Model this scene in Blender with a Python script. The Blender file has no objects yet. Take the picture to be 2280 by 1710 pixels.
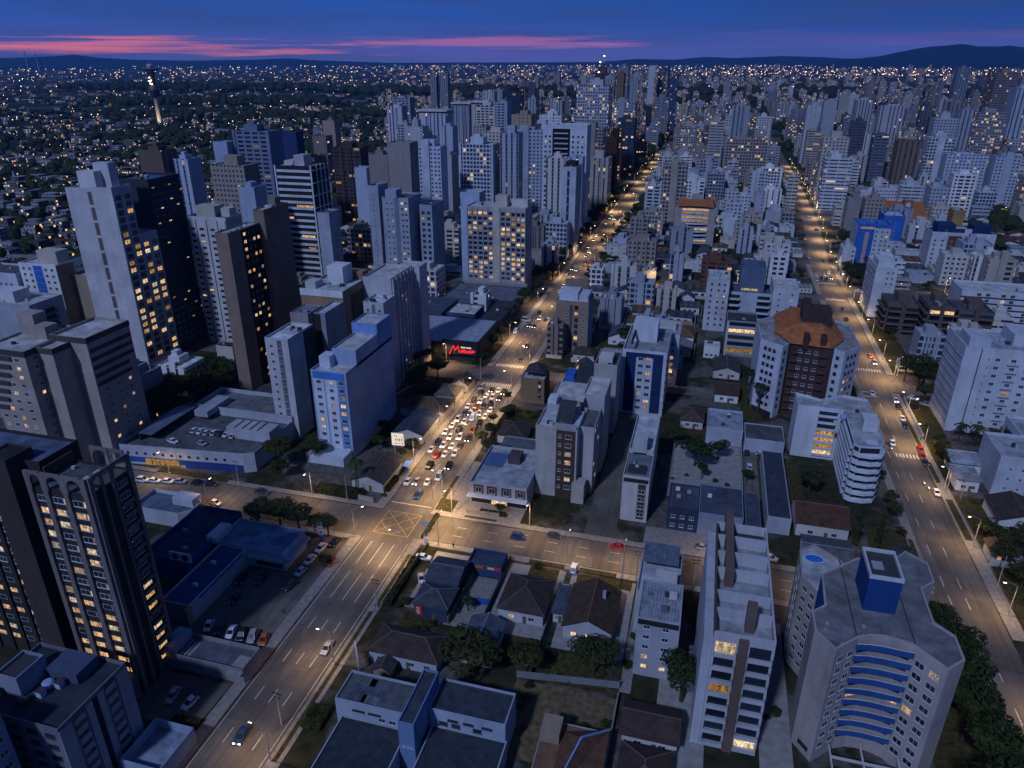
import bpy, bmesh, math, random
from math import sin, cos, pi, radians, hypot, atan2
random.seed(7)
SC = bpy.context.scene
COL = SC.collection
# ------------------------------------------------------------------ camera
CH, PITCH, YAW, FPX = 125.0, radians(23.85), radians(15.2), 1611.0
cam = bpy.data.cameras.new('camera')
cam.sensor_width = 36.0
cam.lens = FPX/2280*36.0
cam.clip_start, cam.clip_end = 1.0, 60000.0
camo = bpy.data.objects.new('camera', cam)
camo.location = (0, 0, CH)
camo.rotation_euler = (pi/2-PITCH, 0, YAW)
COL.objects.link(camo)
SC.camera = camo
# ------------------------------------------------------------------ world
W = bpy.data.worlds.new('World'); SC.world = W; W.use_nodes = True
AIR = 4.5e-5          # density of the evening air; the low sky is seen through it
def world():
    nt = W.node_tree; nt.nodes.clear()
    def n(t, **k):
        o = nt.nodes.new(t)
        for a, b in k.items(): setattr(o, a, b)
        return o
    def L(a, b): nt.links.new(a, b)
    def M(op, a, b=None, c=None):
        o = n('ShaderNodeMath', operation=op)
        for i, v in enumerate((a, b, c)):
            if v is None: continue
            if isinstance(v, (int, float)): o.inputs[i].default_value = v
            else: L(v, o.inputs[i])
        return o.outputs[0]
    def ramp(stops, f):
        r = n('ShaderNodeValToRGB'); e = r.color_ramp.elements
        while len(e) < len(stops): e.new(.5)
        for i, (p, c) in enumerate(stops):
            e[i].position = p; e[i].color = (c[0], c[1], c[2], 1)
        L(f, r.inputs[0]); return r.outputs[0]
    def mix(f, a, b):
        m = n('ShaderNodeMix', data_type='RGBA')
        if isinstance(f, (int, float)): m.inputs[0].default_value = f
        else: L(f, m.inputs[0])
        for i, v in ((6, a), (7, b)):
            if isinstance(v, tuple): m.inputs[i].default_value = (*v, 1)
            else: L(v, m.inputs[i])
        return m.outputs[2]
    tc = n('ShaderNodeTexCoord'); mp = n('ShaderNodeMapping'); mp.inputs[2].default_value = (0, 0, -YAW)
    L(tc.outputs['Generated'], mp.inputs[0])
    sp = n('ShaderNodeSeparateXYZ'); L(mp.outputs[0], sp.inputs[0])
    x, y, z = sp.outputs
    az = M('ARCTAN2', x, y)          # 0 straight ahead, +right, radians
    zz = M('MULTIPLY_ADD', z, .5, .5)
    def P(v): return v*.5+.5
    mid = ramp([(0, (.01, .02, .06)), (P(-.01), (.05, .07, .22)), (P(.0), (.085, .085, .26)), (P(.014), (.10, .085, .29)), (P(.028), (.062, .09, .33)),
                (P(.05), (.03, .095, .40)), (P(.075), (.024, .098, .41)), (P(.12), (.03, .09, .33)), (P(.35), (.020, .055, .205)), (1, (.022, .055, .19))], zz)
    right = ramp([(0, (.01, .02, .06)), (P(-.01), (.02, .06, .22)), (P(.0), (.03, .075, .30)), (P(.024), (.06, .085, .31)), (P(.04), (.022, .075, .32)),
                  (P(.075), (.007, .062, .27)), (P(.12), (.02, .075, .29)), (P(.35), (.020, .055, .205)), (1, (.022, .055, .19))], zz)
    fr = M('SMOOTH_MIN', M('SMOOTH_MAX', M('MULTIPLY_ADD', az, 1.5, .15), 0., .2), 1., .2)
    base = mix(fr, mid, right)
    # soft grey-blue cloud layers
    cv = n('ShaderNodeCombineXYZ'); L(M('MULTIPLY', az, 2.2), cv.inputs[0]); L(M('MULTIPLY', z, 34.), cv.inputs[1])
    nz = n('ShaderNodeTexNoise'); nz.inputs['Scale'].default_value = 1.5; nz.inputs['Detail'].default_value = 7; L(cv.outputs[0], nz.inputs[0])
    mr = n('ShaderNodeMapRange'); mr.inputs[1].default_value = .42; mr.inputs[2].default_value = .66; L(nz.outputs[0], mr.inputs[0])
    lowsky = n('ShaderNodeMapRange'); lowsky.inputs[1].default_value = .2; lowsky.inputs[2].default_value = .05; L(z, lowsky.inputs[0])
    base = mix(M('MULTIPLY', M('MULTIPLY', mr.outputs[0], .7), lowsky.outputs[0]), base, (.040, .066, .20))
    # sunset-lit cloud streaks low over the horizon
    cv2 = n('ShaderNodeCombineXYZ'); L(M('MULTIPLY', az, 5.2), cv2.inputs[0]); L(M('MULTIPLY', z, 125.), cv2.inputs[1]); cv2.inputs[2].default_value = 3.7
    n2 = n('ShaderNodeTexNoise'); n2.inputs['Scale'].default_value = 1.25; n2.inputs['Detail'].default_value = 8; n2.inputs['Roughness'].default_value = .6; L(cv2.outputs[0], n2.inputs[0])
    def bump(v, c, w):   # 1 at c, 0 at c +- w
        return M('MAXIMUM', M('SUBTRACT', 1., M('DIVIDE', M('ABSOLUTE', M('SUBTRACT', v, c)), w)), 0.)
    def streak(cz, wz, ca, wa, lo, hi):
        f = M('MULTIPLY', bump(z, cz, wz), M('POWER', bump(az, ca, wa), .5))
        g = M('ADD', n2.outputs[0], M('MULTIPLY', f, .55))
        m = n('ShaderNodeMapRange'); m.inputs[1].default_value = lo; m.inputs[2].default_value = hi; L(g, m.inputs[0])
        return M('MULTIPLY', m.outputs[0], M('MINIMUM', M('MULTIPLY', f, 4.), 1.))
    s1 = streak(.0175, .0135, -.66, .56, .68, .95)
    s1b = streak(.0265, .010, -.48, .30, .90, 1.05)
    s2 = streak(.0235, .016, -.03, .25, .74, .98)
    s3 = streak(.027, .014, .60, .45, .70, 1.05)
    base = mix(M('MULTIPLY', s3, .55), base, (.16, .10, .33))
    base = mix(M('MULTIPLY', s2, .85), base, (.46, .145, .33))
    base = mix(M('MULTIPLY', s1b, .85), base, (.75, .16, .19))
    base = mix(M('MULTIPLY', s1, .95), base, (1.0, .21, .165))
    gain = M('EXPONENT', M('MULTIPLY', M('MINIMUM', M('DIVIDE', 435., M('MAXIMUM', z, .004)), 21500.), AIR))
    bg = n('ShaderNodeBackground'); L(base, bg.inputs[0]); L(M('MULTIPLY', gain, .82), bg.inputs[1])
    out = n('ShaderNodeOutputWorld'); L(bg.outputs[0], out.inputs[0])
world()
# ------------------------------------------------------------------ last daylight, from behind and left of the camera
sl = bpy.data.lights.new('sun', 'SUN'); sl.energy = 2.0; sl.angle = radians(4); sl.color = (.52, .64, 1.0)
so = bpy.data.objects.new('sun', sl); COL.objects.link(so)
from mathutils import Vector
so.rotation_euler = Vector((.22, .70, -.68)).to_track_quat('-Z', 'Y').to_euler()
so.location = (-60, -200, 260)
SC.view_settings.view_transform = 'Standard'; SC.view_settings.look = 'None'
SC.view_settings.exposure = 0.0; SC.view_settings.gamma = 1.0
cy = SC.cycles
cy.max_bounces = 4; cy.diffuse_bounces = 2; cy.glossy_bounces = 2; cy.transmission_bounces = 2; cy.volume_bounces = 0
cy.use_denoising = True; cy.caustics_reflective = False; cy.caustics_refractive = False; cy.sample_clamp_indirect = 3.0; cy.sample_clamp_direct = 30.0

def gz(y): return max(0., y-2500)*85/15000      # the land rises gently toward the horizon
# ------------------------------------------------------------------ projection of a world point (only to keep things that the view can hold)
def scr(X, Y, Z):
    a, b = cos(YAW), sin(YAW)
    X, Y = X*a+Y*b, -X*b+Y*a
    c, s = cos(PITCH), sin(PITCH); Z -= CH
    d = Y*c-Z*s
    if d < 1: return (-9999, 9999)
    return (1140+FPX*X/d, 855-FPX*(Y*s+Z*c)/d)
def inview(x, y, z=0, m=60):
    s = scr(x, y, z)
    return -m < s[0] < 2280+m and -m < s[1] < 1710+m
# ------------------------------------------------------------------ materials
MATS = {}
class NT:
    def __init__(s, name):
        s.m = bpy.data.materials.new(name); s.m.use_nodes = True; s.t = s.m.node_tree; s.t.nodes.clear(); MATS[name] = s.m
    def n(s, t, **k):
        o = s.t.nodes.new(t)
        for a, b in k.items(): setattr(o, a, b)
        return o
    def set(s, sock, v):
        if isinstance(v, (int, float)): sock.default_value = v
        elif isinstance(v, tuple): sock.default_value = (*v, 1) if len(v) == 3 and sock.type == 'RGBA' else v
        else: s.t.links.new(v, sock)
    def M(s, op, a, b=None, c=None):
        o = s.n('ShaderNodeMath', operation=op)
        for i, v in enumerate((a, b, c)):
            if v is not None: s.set(o.inputs[i], v)
        return o.outputs[0]
    def mix(s, f, a, b, bt='MIX'):
        o = s.n('ShaderNodeMix', data_type='RGBA', blend_type=bt)
        s.set(o.inputs[0], f); s.set(o.inputs[6], a); s.set(o.inputs[7], b); return o.outputs[2]
    def noise(s, vec, scale, det=3, out=0, rough=.5):
        o = s.n('ShaderNodeTexNoise'); o.inputs['Scale'].default_value = scale; o.inputs['Detail'].default_value = det; o.inputs['Roughness'].default_value = rough
        if vec is not None: s.set(o.inputs[0], vec)
        return o.outputs[out]
    def rng(s, v, a, b, c=0., d=1.):
        o = s.n('ShaderNodeMapRange'); s.set(o.inputs[0], v)
        for i, q in enumerate((a, b, c, d)): o.inputs[i+1].default_value = q
        return o.outputs[0]
    def pos(s): return s.n('ShaderNodeNewGeometry').outputs['Position']
    def vmul(s, v, k):
        o = s.n('ShaderNodeVectorMath', operation='MULTIPLY'); s.set(o.inputs[0], v); o.inputs[1].default_value = k; return o.outputs[0]
    def info(s): return s.n('ShaderNodeObjectInfo')
    def bsdf(s, col, rough=.8, spec=.3, metal=0., normal=None):
        o = s.n('ShaderNodeBsdfPrincipled'); s.set(o.inputs['Base Color'], col); s.set(o.inputs['Roughness'], rough)
        o.inputs['Specular IOR Level'].default_value = spec; o.inputs['Metallic'].default_value = metal
        if normal is not None: s.set(o.inputs['Normal'], normal)
        return o.outputs[0]
    def bump(s, h, st=.3, d=.05):
        o = s.n('ShaderNodeBump'); o.inputs['Strength'].default_value = st; o.inputs['Distance'].default_value = d; s.set(o.inputs['Height'], h); return o.outputs[0]
    def emit(s, col, st):
        o = s.n('ShaderNodeEmission'); s.set(o.inputs[0], col); s.set(o.inputs[1], st); return o.outputs[0]
    def mixs(s, f, a, b):
        o = s.n('ShaderNodeMixShader'); s.set(o.inputs[0], f); s.set(o.inputs[1], a); s.set(o.inputs[2], b); return o.outputs[0]
    def out(s, sh, nolight=False):
        o = s.n('ShaderNodeOutputMaterial'); s.t.links.new(sh, o.inputs[0])
        if nolight: s.m.cycles.emission_sampling = 'NONE'
        return s.m
def k3(c, f): return (c[0]*f, c[1]*f, c[2]*f)

def mk_plaster():
    t = NT('plaster'); p = t.pos(); c = t.info().outputs['Color']
    big = t.rng(t.noise(p, .12, 3), .3, .7, .82, 1.1)
    st = t.rng(t.noise(t.vmul(p, (.8, .8, .05)), 1.0, 5, rough=.65), .38, .75, 1.03, .86)
    fine = t.rng(t.noise(p, 2.6, 2), .2, .8, .93, 1.07)
    sp = t.n('ShaderNodeSeparateXYZ'); t.set(sp.inputs[0], p)
    zf = t.M('FRACT', t.M('DIVIDE', sp.outputs[2], 2.95)); joint = t.rng(t.M('ABSOLUTE', t.M('SUBTRACT', zf, .5)), .475, .49, 1., .88)
    blot = t.rng(t.noise(t.vmul(p, (.35, .35, .16)), 1., 5, rough=.7), .52, .68, 1., .86)
    f = t.M('MULTIPLY', t.M('MULTIPLY', t.M('MULTIPLY', big, st), fine), t.M('MULTIPLY', joint, blot))
    v = t.n('ShaderNodeCombineColor'); [t.set(v.inputs[i], f) for i in range(3)]
    t.out(t.bsdf(t.mix(1., c, v.outputs[0], 'MULTIPLY'), .85, .2))
def mk_roofing():
    t = NT('roofing'); p = t.pos(); c = t.info().outputs['Color']
    a = t.rng(t.noise(p, .35, 5, rough=.6), .3, .72, .55, 1.25)
    vor = t.n('ShaderNodeTexVoronoi', feature='F1', distance='CHEBYCHEV'); vor.inputs['Scale'].default_value = .22; t.set(vor.inputs[0], p)
    vc = t.n('ShaderNodeSeparateColor'); t.set(vc.inputs[0], vor.outputs['Color'])
    b = t.rng(vc.outputs[0], 0, 1, .82, 1.15)
    f = t.M('MULTIPLY', a, b)
    v = t.n('ShaderNodeCombineColor'); [t.set(v.inputs[i], f) for i in range(3)]
    t.out(t.bsdf(t.mix(1., c, v.outputs[0], 'MULTIPLY'), .8, .25))
def mk_ribbed(name, sc, depth, ax=None, rough=.6):
    t = NT(name); p = t.pos(); c = t.info().outputs['Color']
    uv = t.n('ShaderNodeUVMap'); s = t.n('ShaderNodeSeparateXYZ'); t.set(s.inputs[0], uv.outputs[0])
    w = t.M('SINE', t.M('MULTIPLY', s.outputs[0], sc))
    w2 = t.M('SINE', t.M('MULTIPLY', s.outputs[1], sc*.62))
    a = t.rng(t.noise(p, .5, 5, rough=.65), .28, .75, .5, 1.35)
    fi = t.rng(t.noise(p, 3.5, 3), .25, .75, .75, 1.25)
    line = t.rng(w, -1, 1, 1-depth, 1.)
    if ax: line = t.M('MULTIPLY', line, t.rng(w2, .6, 1, 1., 1-depth))
    f = t.M('MULTIPLY', t.M('MULTIPLY', a, fi), line)
    v = t.n('ShaderNodeCombineColor'); [t.set(v.inputs[i], f) for i in range(3)]
    t.out(t.bsdf(t.mix(1., c, v.outputs[0], 'MULTIPLY'), rough, .3, normal=t.bump(w, .5, .06)))
def mk_simple(name, col, rough=.7, spec=.3, metal=0., var=.15, sc=1.5):
    t = NT(name); p = t.pos()
    f = t.rng(t.noise(p, sc, 4), .25, .75, 1-var, 1+var)
    v = t.n('ShaderNodeCombineColor'); [t.set(v.inputs[i], f) for i in range(3)]
    t.out(t.bsdf(t.mix(1., col, v.outputs[0], 'MULTIPLY'), rough, spec, metal))
def mk_paintcol(name, rough, spec, metal=0.):
    t = NT(name); c = t.info().outputs['Color']; p = t.pos()
    f = t.rng(t.noise(p, 1.2, 3), .25, .75, .9, 1.08)
    v = t.n('ShaderNodeCombineColor'); [t.set(v.inputs[i], f) for i in range(3)]
    t.out(t.bsdf(t.mix(1., c, v.outputs[0], 'MULTIPLY'), rough, spec, metal))
def mk_lit(name, col, st):
    t = NT(name); p = t.pos()
    n1 = t.rng(t.noise(p, 1.3, 4, rough=.75), .36, .60, .12, 1.25)
    n2 = t.rng(t.noise(t.vmul(p, (3., 3., .25)), 1.0, 2), .35, .6, .5, 1.1)
    f = t.M('MULTIPLY', t.M('MULTIPLY', n1, n2), st)
    rn = t.info().outputs['Random']
    f = t.M('MULTIPLY', f, t.rng(rn, 0, 1, .3, 1.3))
    t.out(t.emit(t.mix(t.rng(rn, .2, 1., .0, .75), col, (1., .74, .46)), f), True)
def mk_glass():
    t = NT('glass'); rn = t.info().outputs['Random']
    c = t.mix(rn, (.010, .014, .022), (.03, .04, .06))
    t.out(t.bsdf(c, .12, .5))
def mk_facade(name, cw, wu, wv, fh=3.0, lit=.1, skip=0., gl=(.012, .02, .04), cen=.55):
    t = NT(name); inf = t.info(); uv = t.n('ShaderNodeUVMap'); s = t.n('ShaderNodeSeparateXYZ'); t.set(s.inputs[0], uv.outputs[0])
    rn = inf.outputs['Random']; p = t.pos()
    u = t.M('DIVIDE', s.outputs[0], t.M('MULTIPLY', t.rng(rn, 0, 1, .85, 1.2), cw)); v = t.M('DIVIDE', s.outputs[1], fh)
    fu, fv, iu, iv = t.M('FRACT', u), t.M('FRACT', v), t.M('FLOOR', u), t.M('FLOOR', v)
    win = t.M('MULTIPLY', t.M('LESS_THAN', t.M('ABSOLUTE', t.M('SUBTRACT', fu, .5)), wu), t.M('LESS_THAN', t.M('ABSOLUTE', t.M('SUBTRACT', fv, cen)), wv))
    def wn(a, b, c):
        cv = t.n('ShaderNodeCombineXYZ'); t.set(cv.inputs[0], a); t.set(cv.inputs[1], b); t.set(cv.inputs[2], c)
        o = t.n('ShaderNodeTexWhiteNoise', noise_dimensions='3D'); t.set(o.inputs[0], cv.outputs[0]); return o.outputs[0]
    seed = t.M('MULTIPLY', rn, 97.3)
    r1 = wn(iu, iv, seed)
    if skip: win = t.M('MULTIPLY', win, t.M('GREATER_THAN', wn(iu, 7., seed), skip))
    li = t.M('LESS_THAN', r1, t.M('MULTIPLY', t.rng(rn, 0, 1, .3, 1.7), lit))
    st = t.rng(t.noise(t.vmul(p, (.5, .5, .06)), 1., 4), .35, .7, 1.05, .86)
    cc = t.n('ShaderNodeCombineColor'); [t.set(cc.inputs[i], st) for i in range(3)]
    wall = t.bsdf(t.mix(1., inf.outputs['Color'], cc.outputs[0], 'MULTIPLY'), .85, .2)
    glass = t.bsdf(t.mix(r1, gl, k3(gl, 3.2)), .2, .5)
    em = t.emit(t.mix(wn(iv, iu, seed), (1., .52, .18), (1., .86, .64)), t.rng(wn(iu, iv, 5.), 0, 1, .12, .95))
    t.out(t.mixs(win, wall, t.mixs(li, glass, em)), True)
def mk_ground():
    t = NT('soil_ground'); p = t.pos()
    n1 = t.noise(p, .035, 5, rough=.6); n2 = t.noise(p, .3, 4)
    g = t.mix(t.rng(n2, .3, .7), (.014, .018, .009), (.045, .043, .022))
    c = t.mix(t.rng(t.noise(p, .5, 3), .3, .7), (.06, .056, .053), (.13, .12, .11))
    t.out(t.bsdf(t.mix(t.rng(n1, .47, .53), g, c), .95, .1))
def mk_far():
    t = NT('far_land'); p = t.pos()
    n1 = t.noise(p, .004, 6, rough=.65); n2 = t.noise(p, .03, 4)
    g = t.mix(t.rng(n2, .3, .7), (.010, .016, .010), (.03, .036, .022))
    c = t.mix(t.rng(t.noise(p, .06, 3), .3, .7), (.06, .06, .06), (.16, .15, .15))
    t.out(t.bsdf(t.mix(t.rng(n1, .5, .6), g, c), .95, .1))
def mk_asphalt():
    t = NT('asphalt'); p = t.pos()
    a = t.rng(t.noise(p, .16, 5, rough=.6), .3, .7, .75, 1.2)
    s = t.rng(t.noise(t.vmul(p, (.9, .035, 1.)), 1., 4), .3, .7, .78, 1.18)
    f = t.M('MULTIPLY', t.M('MULTIPLY', a, s), t.rng(t.noise(p, 4., 2), .2, .8, .85, 1.15))
    v = t.n('ShaderNodeCombineColor'); [t.set(v.inputs[i], f) for i in range(3)]
    vo = t.n('ShaderNodeTexVoronoi', distance='CHEBYCHEV'); vo.inputs['Scale'].default_value = .13; t.set(vo.inputs[0], t.vmul(p, (1., .35, 1.))); vs = t.n('ShaderNodeSeparateColor'); t.set(vs.inputs[0], vo.outputs['Color']); pt = t.rng(vs.outputs[0], .72, .74, 1., .78)
    pv = t.n('ShaderNodeCombineColor'); [t.set(pv.inputs[i], t.M('MULTIPLY', f, pt)) for i in range(3)]; v = pv
    t.out(t.bsdf(t.mix(1., (.125, .110, .096), v.outputs[0], 'MULTIPLY'), .75, .3))
def mk_grass():
    t = NT('grass'); p = t.pos()
    t.out(t.bsdf(t.mix(t.rng(t.noise(p, .8, 6, rough=.75), .36, .64), (.020, .024, .008), (.085, .068, .028)), .95, .05))
def mk_leaf():
    t = NT('leaf'); p = t.pos(); inf = t.info()
    c = t.mix(t.rng(t.noise(p, .55, 3), .35, .65), (.010, .018, .006), (.042, .052, .016))
    c = t.mix(t.rng(t.noise(p, 3.0, 2), .4, .7, 0, .6), c, (.05, .05, .017))
    c = t.mix(1., c, inf.outputs['Color'], 'MULTIPLY')
    t.out(t.bsdf(c, .75, .12))
mk_plaster(); mk_roofing(); mk_ribbed('roof_tile', 20., .45, True, .85); mk_ribbed('sheet_metal', 9., .25, None, .5); mk_paintcol('car_paint', .25, .5); mk_paintcol('paint', .6, .3)
mk_glass(); mk_lit('lit_warm', (1., .52, .15), 1.0); mk_lit('lit_pale', (1., .78, .48), .95)
mk_simple('window_frame', (.5, .51, .53), .6); mk_simple('dark_frame', (.05, .05, .055), .5); mk_simple('concrete', (.26, .25, .24), .9, .2, 0, .25, .6)
mk_simple('paving', (.22, .205, .19), .9, .2, 0, .3, .9); mk_simple('road_paint', (.55, .54, .50), .7, .3, 0, .3, 2.); mk_simple('yellow_paint', (.42, .29, .07), .7, .3, 0, .35, 2.)
mk_simple('rubber', (.012, .012, .012), .8); mk_simple('bark', (.06, .045, .03), .95, .1, 0, .3, 3.); mk_simple('pole_metal', (.28, .28, .28), .5, .4); mk_simple('pole_concrete', (.33, .31, .28), .9)
mk_simple('dry_grass', (.13, .095, .055), .95, .05, 0, .5, .7); mk_simple('pool_water', (.02, .16, .5), .1, .5); mk_simple('red_paint', (.5, .03, .02), .5); mk_simple('skin', (.35, .2, .14), .7); mk_simple('cloth', (.05, .06, .09), .9); mk_simple('head_glass', (.6, .62, .65), .15, .5); mk_simple('tail_glass', (.25, .01, .01), .2, .5)
mk_facade('wall_punched', 3.2, .25, .22, 3., .05); mk_facade('wall_banded', 7., .46, .19, 3.1, .06); mk_facade('wall_glazed', 2.1, .39, .35, 3.2, .05); mk_facade('wall_slotted', 4.6, .16, .47, 3., .05, .15)
mk_facade('wall_sparse', 4.4, .15, .17, 3., .05, .45); mk_facade('wall_balcony', 5.4, .37, .27, 3., .06, .1, (.01, .012, .02)); mk_facade('wall_lit', 2.6, .34, .28, 3.1, .3); mk_facade('wall_grid', 2.9, .37, .33, 3.1, .1)
mk_facade('wall_blank', 40., .01, .2, 3., 0.)
mk_ground(); mk_far(); mk_asphalt(); mk_grass(); mk_leaf()
t = NT('lamp_glow'); t.out(t.emit((1., .80, .52), 14.), True)
t = NT('head_glow'); t.out(t.emit((1., .9, .75), 7.), True)
t = NT('tail_glow'); t.out(t.emit((1., .05, .02), 3.), True)
t = NT('sign_red_light'); t.out(t.emit((.85, .035, .045), 1.0), True)
t = NT('sign_white_light'); t.out(t.emit((1., .86, .70), .85), True)
t = NT('city_light'); rn = t.info(); p = t.pos(); t.out(t.emit(t.mix(t.rng(t.noise(p, .01, 0), .4, .6), (1., .58, .25), (1., .82, .58)), 3.8), True)
t = NT('haze_blue_forest'); p = t.pos(); t.out(t.bsdf(t.mix(t.rng(t.noise(p, .004, 5), .3, .7), (.006, .014, .022), (.014, .026, .036)), 1., 0.))  # blue of the distance haze is mixed into the forest colour
def mt(n): return MATS[n]
# ------------------------------------------------------------------ mesh building
class MB:
    def __init__(s): s.v = []; s.f = []; s.m = []
    def poly(s, pts, m=0):
        b = len(s.v); s.v += [tuple(p) for p in pts]; s.f.append(tuple(range(b, b+len(pts)))); s.m.append(m)
    def box(s, x0, x1, y0, y1, z0, z1, m=0, mt_=None, bottom=True):
        b = len(s.v); t_ = m if mt_ is None else mt_
        s.v += [(x0, y0, z0), (x1, y0, z0), (x1, y1, z0), (x0, y1, z0), (x0, y0, z1), (x1, y0, z1), (x1, y1, z1), (x0, y1, z1)]
        for q, k in (((0, 1, 5, 4), m), ((1, 2, 6, 5), m), ((2, 3, 7, 6), m), ((3, 0, 4, 7), m), ((4, 5, 6, 7), t_), ((3, 2, 1, 0), m)):
            if q == (3, 2, 1, 0) and not bottom: continue
            s.f.append(tuple(b+i for i in q)); s.m.append(k)
    def prism(s, pts, z0, z1, m=0, top=None, bot=True):
        n = len(pts)
        for i in range(n):
            a, b = pts[i], pts[(i+1) % n]
            s.poly([(a[0], a[1], z0), (b[0], b[1], z0), (b[0], b[1], z1), (a[0], a[1], z1)], m)
        s.poly([(p[0], p[1], z1) for p in pts], m if top is None else top)
        if bot: s.poly([(p[0], p[1], z0) for p in reversed(pts)], m)
    def obox(s, c, d, w, l, z0, z1, m=0):      # box round centre c, long axis direction d
        dx, dy = d; k = hypot(dx, dy); dx /= k; dy /= k; nx, ny = -dy, dx
        p = [(c[0]+dx*l*a/2+nx*w*b/2, c[1]+dy*l*a/2+ny*w*b/2) for a, b in ((-1, -1), (1, -1), (1, 1), (-1, 1))]
        s.prism(p, z0, z1, m)
    def tube(s, p, q, r0, r1, n=6, m=0, cap=True):
        p, q = Vector(p), Vector(q); d = (q-p).normalized(); a = d.orthogonal().normalized(); b = d.cross(a)
        R = [[c+(a*cos(2*pi*i/n)+b*sin(2*pi*i/n))*r for i in range(n)] for c, r in ((p, r0), (q, r1))]
        for i in range(n): s.poly([R[0][i], R[0][(i+1) % n], R[1][(i+1) % n], R[1][i]], m)
        if cap: s.poly(R[1], m); s.poly(R[0][::-1], m)
    def lathe(s, prof, n=16, m=0, c=(0, 0)):
        for i in range(len(prof)-1):
            (r0, z0), (r1, z1) = prof[i], prof[i+1]
            for j in range(n):
                a, b = 2*pi*j/n, 2*pi*(j+1)/n
                q = [(c[0]+r0*cos(a), c[1]+r0*sin(a), z0), (c[0]+r0*cos(b), c[1]+r0*sin(b), z0), (c[0]+r1*cos(b), c[1]+r1*sin(b), z1), (c[0]+r1*cos(a), c[1]+r1*sin(a), z1)]
                s.poly(q, m)
    def mesh(s, name, mats):
        me = bpy.data.meshes.new(name); me.from_pydata(s.v, [], s.f)
        for x in mats: me.materials.append(mt(x))
        me.polygons.foreach_set('material_index', s.m)
        uv = me.uv_layers.new(name='UVMap').data
        for p in me.polygons:
            n = p.normal
            if abs(n.z) > .8: ux, uy, flat = 1, 0, True
            else:
                k = hypot(n.x, n.y) or 1; ux, uy, flat = -n.y/k, n.x/k, False
            for li in p.loop_indices:
                c = me.vertices[me.loops[li].vertex_index].co
                uv[li].uv = (c.x, c.y) if flat else (c.x*ux+c.y*uy, c.z if abs(n.z) < .2 else (-c.x*uy+c.y*ux)*1.1)
        me.update(); return me
def color(o, c): o.color = (c[0], c[1], c[2], 1)
def link(name, me, parent=None, loc=(0, 0, 0), rz=0, col=None, sc=None):
    o = bpy.data.objects.new(name, me); o.location = loc; o.rotation_euler = (0, 0, rz)
    if sc: o.scale = sc
    if col: color(o, col)
    if parent is not None: o.parent = parent
    COL.objects.link(o); return o
def obj(name, mb, mats, parent=None, col=None, loc=(0, 0, 0), rz=0):
    return link(name, mb.mesh(name, mats if isinstance(mats, (list, tuple)) else [mats]), parent, loc, rz, col)
def tag(o, label=None, cat=None, group=None, kind=None):
    if label: o['label'] = label
    if cat: o['category'] = cat
    if group: o['group'] = group
    if kind: o['kind'] = kind
    return o
def thing(name, label, cat, x, y, z=0, rz=0, group=None):
    o = link(name, None, None, (x, y, z), rz); o.empty_display_size = .5
    return tag(o, label, cat, group)
def struct(name, mb, mats, col=None): return tag(obj(name, mb, mats, None, col), kind='structure')
AUTO = []            # things whose label is worked out at the end from how they look and where they stand
def auto(o, desc, cat, group=None):
    tag(o, None, cat, group); AUTO.append((o, desc)); return o
OCC = []             # ground already taken: x0,x1,y0,y1
def occ(x0, x1, y0, y1, m=1.0): OCC.append((x0-m, x1+m, y0-m, y1+m))
def free(x0, x1, y0, y1):
    for a in OCC:
        if x0 < a[1] and x1 > a[0] and y0 < a[3] and y1 > a[2]: return False
    return True
# palette (linear)
WH = (.62, .63, .65); OW = (.5, .49, .47); CR = (.47, .43, .37); BG = (.36, .30, .25); TN = (.30, .23, .17); BR = (.10, .065, .048); GR = (.30, .31, .33); DG = (.13, .135, .145)
BL = (.035, .12, .46); NB = (.012, .03, .11); DK = (.025, .025, .028); PB = (.20, .32, .60); RT = (.13, .055, .035); OT = (.56, .19, .065); RG = (.10, .105, .115); RD = (.045, .047, .053); CO = (.22, .215, .21)
# ------------------------------------------------------------------ building kit
def ccw(p):
    a = sum(p[i][0]*p[(i+1) % len(p)][1]-p[(i+1) % len(p)][0]*p[i][1] for i in range(len(p)))
    return p if a > 0 else p[::-1]
WINC = {}
def win_mesh(w, h, kind, div=2, frame='window_frame', slope=0):
    k = (round(w, 2), round(h, 2), kind, div, frame)
    if k not in WINC:
        b = MB(); t_ = .09
        b.box(0, w, -.05, .02, 0, t_); b.box(0, w, -.05, .02, h-t_, h); b.box(0, t_, -.05, .02, t_, h-t_); b.box(w-t_, w, -.05, .02, t_, h-t_)
        for i in range(1, div): b.box(w*i/div-.035, w*i/div+.035, -.045, .02, t_, h-t_)
        b.box(-.08, w+.08, -.12, .02, -.1, 0)
        b.poly([(t_, -.02, t_), (w-t_, -.02, t_), (w-t_, -.02, h-t_), (t_, -.02, h-t_)], 1)
        WINC[k] = b.mesh('window', [frame, kind])
    return WINC[k]
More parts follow.
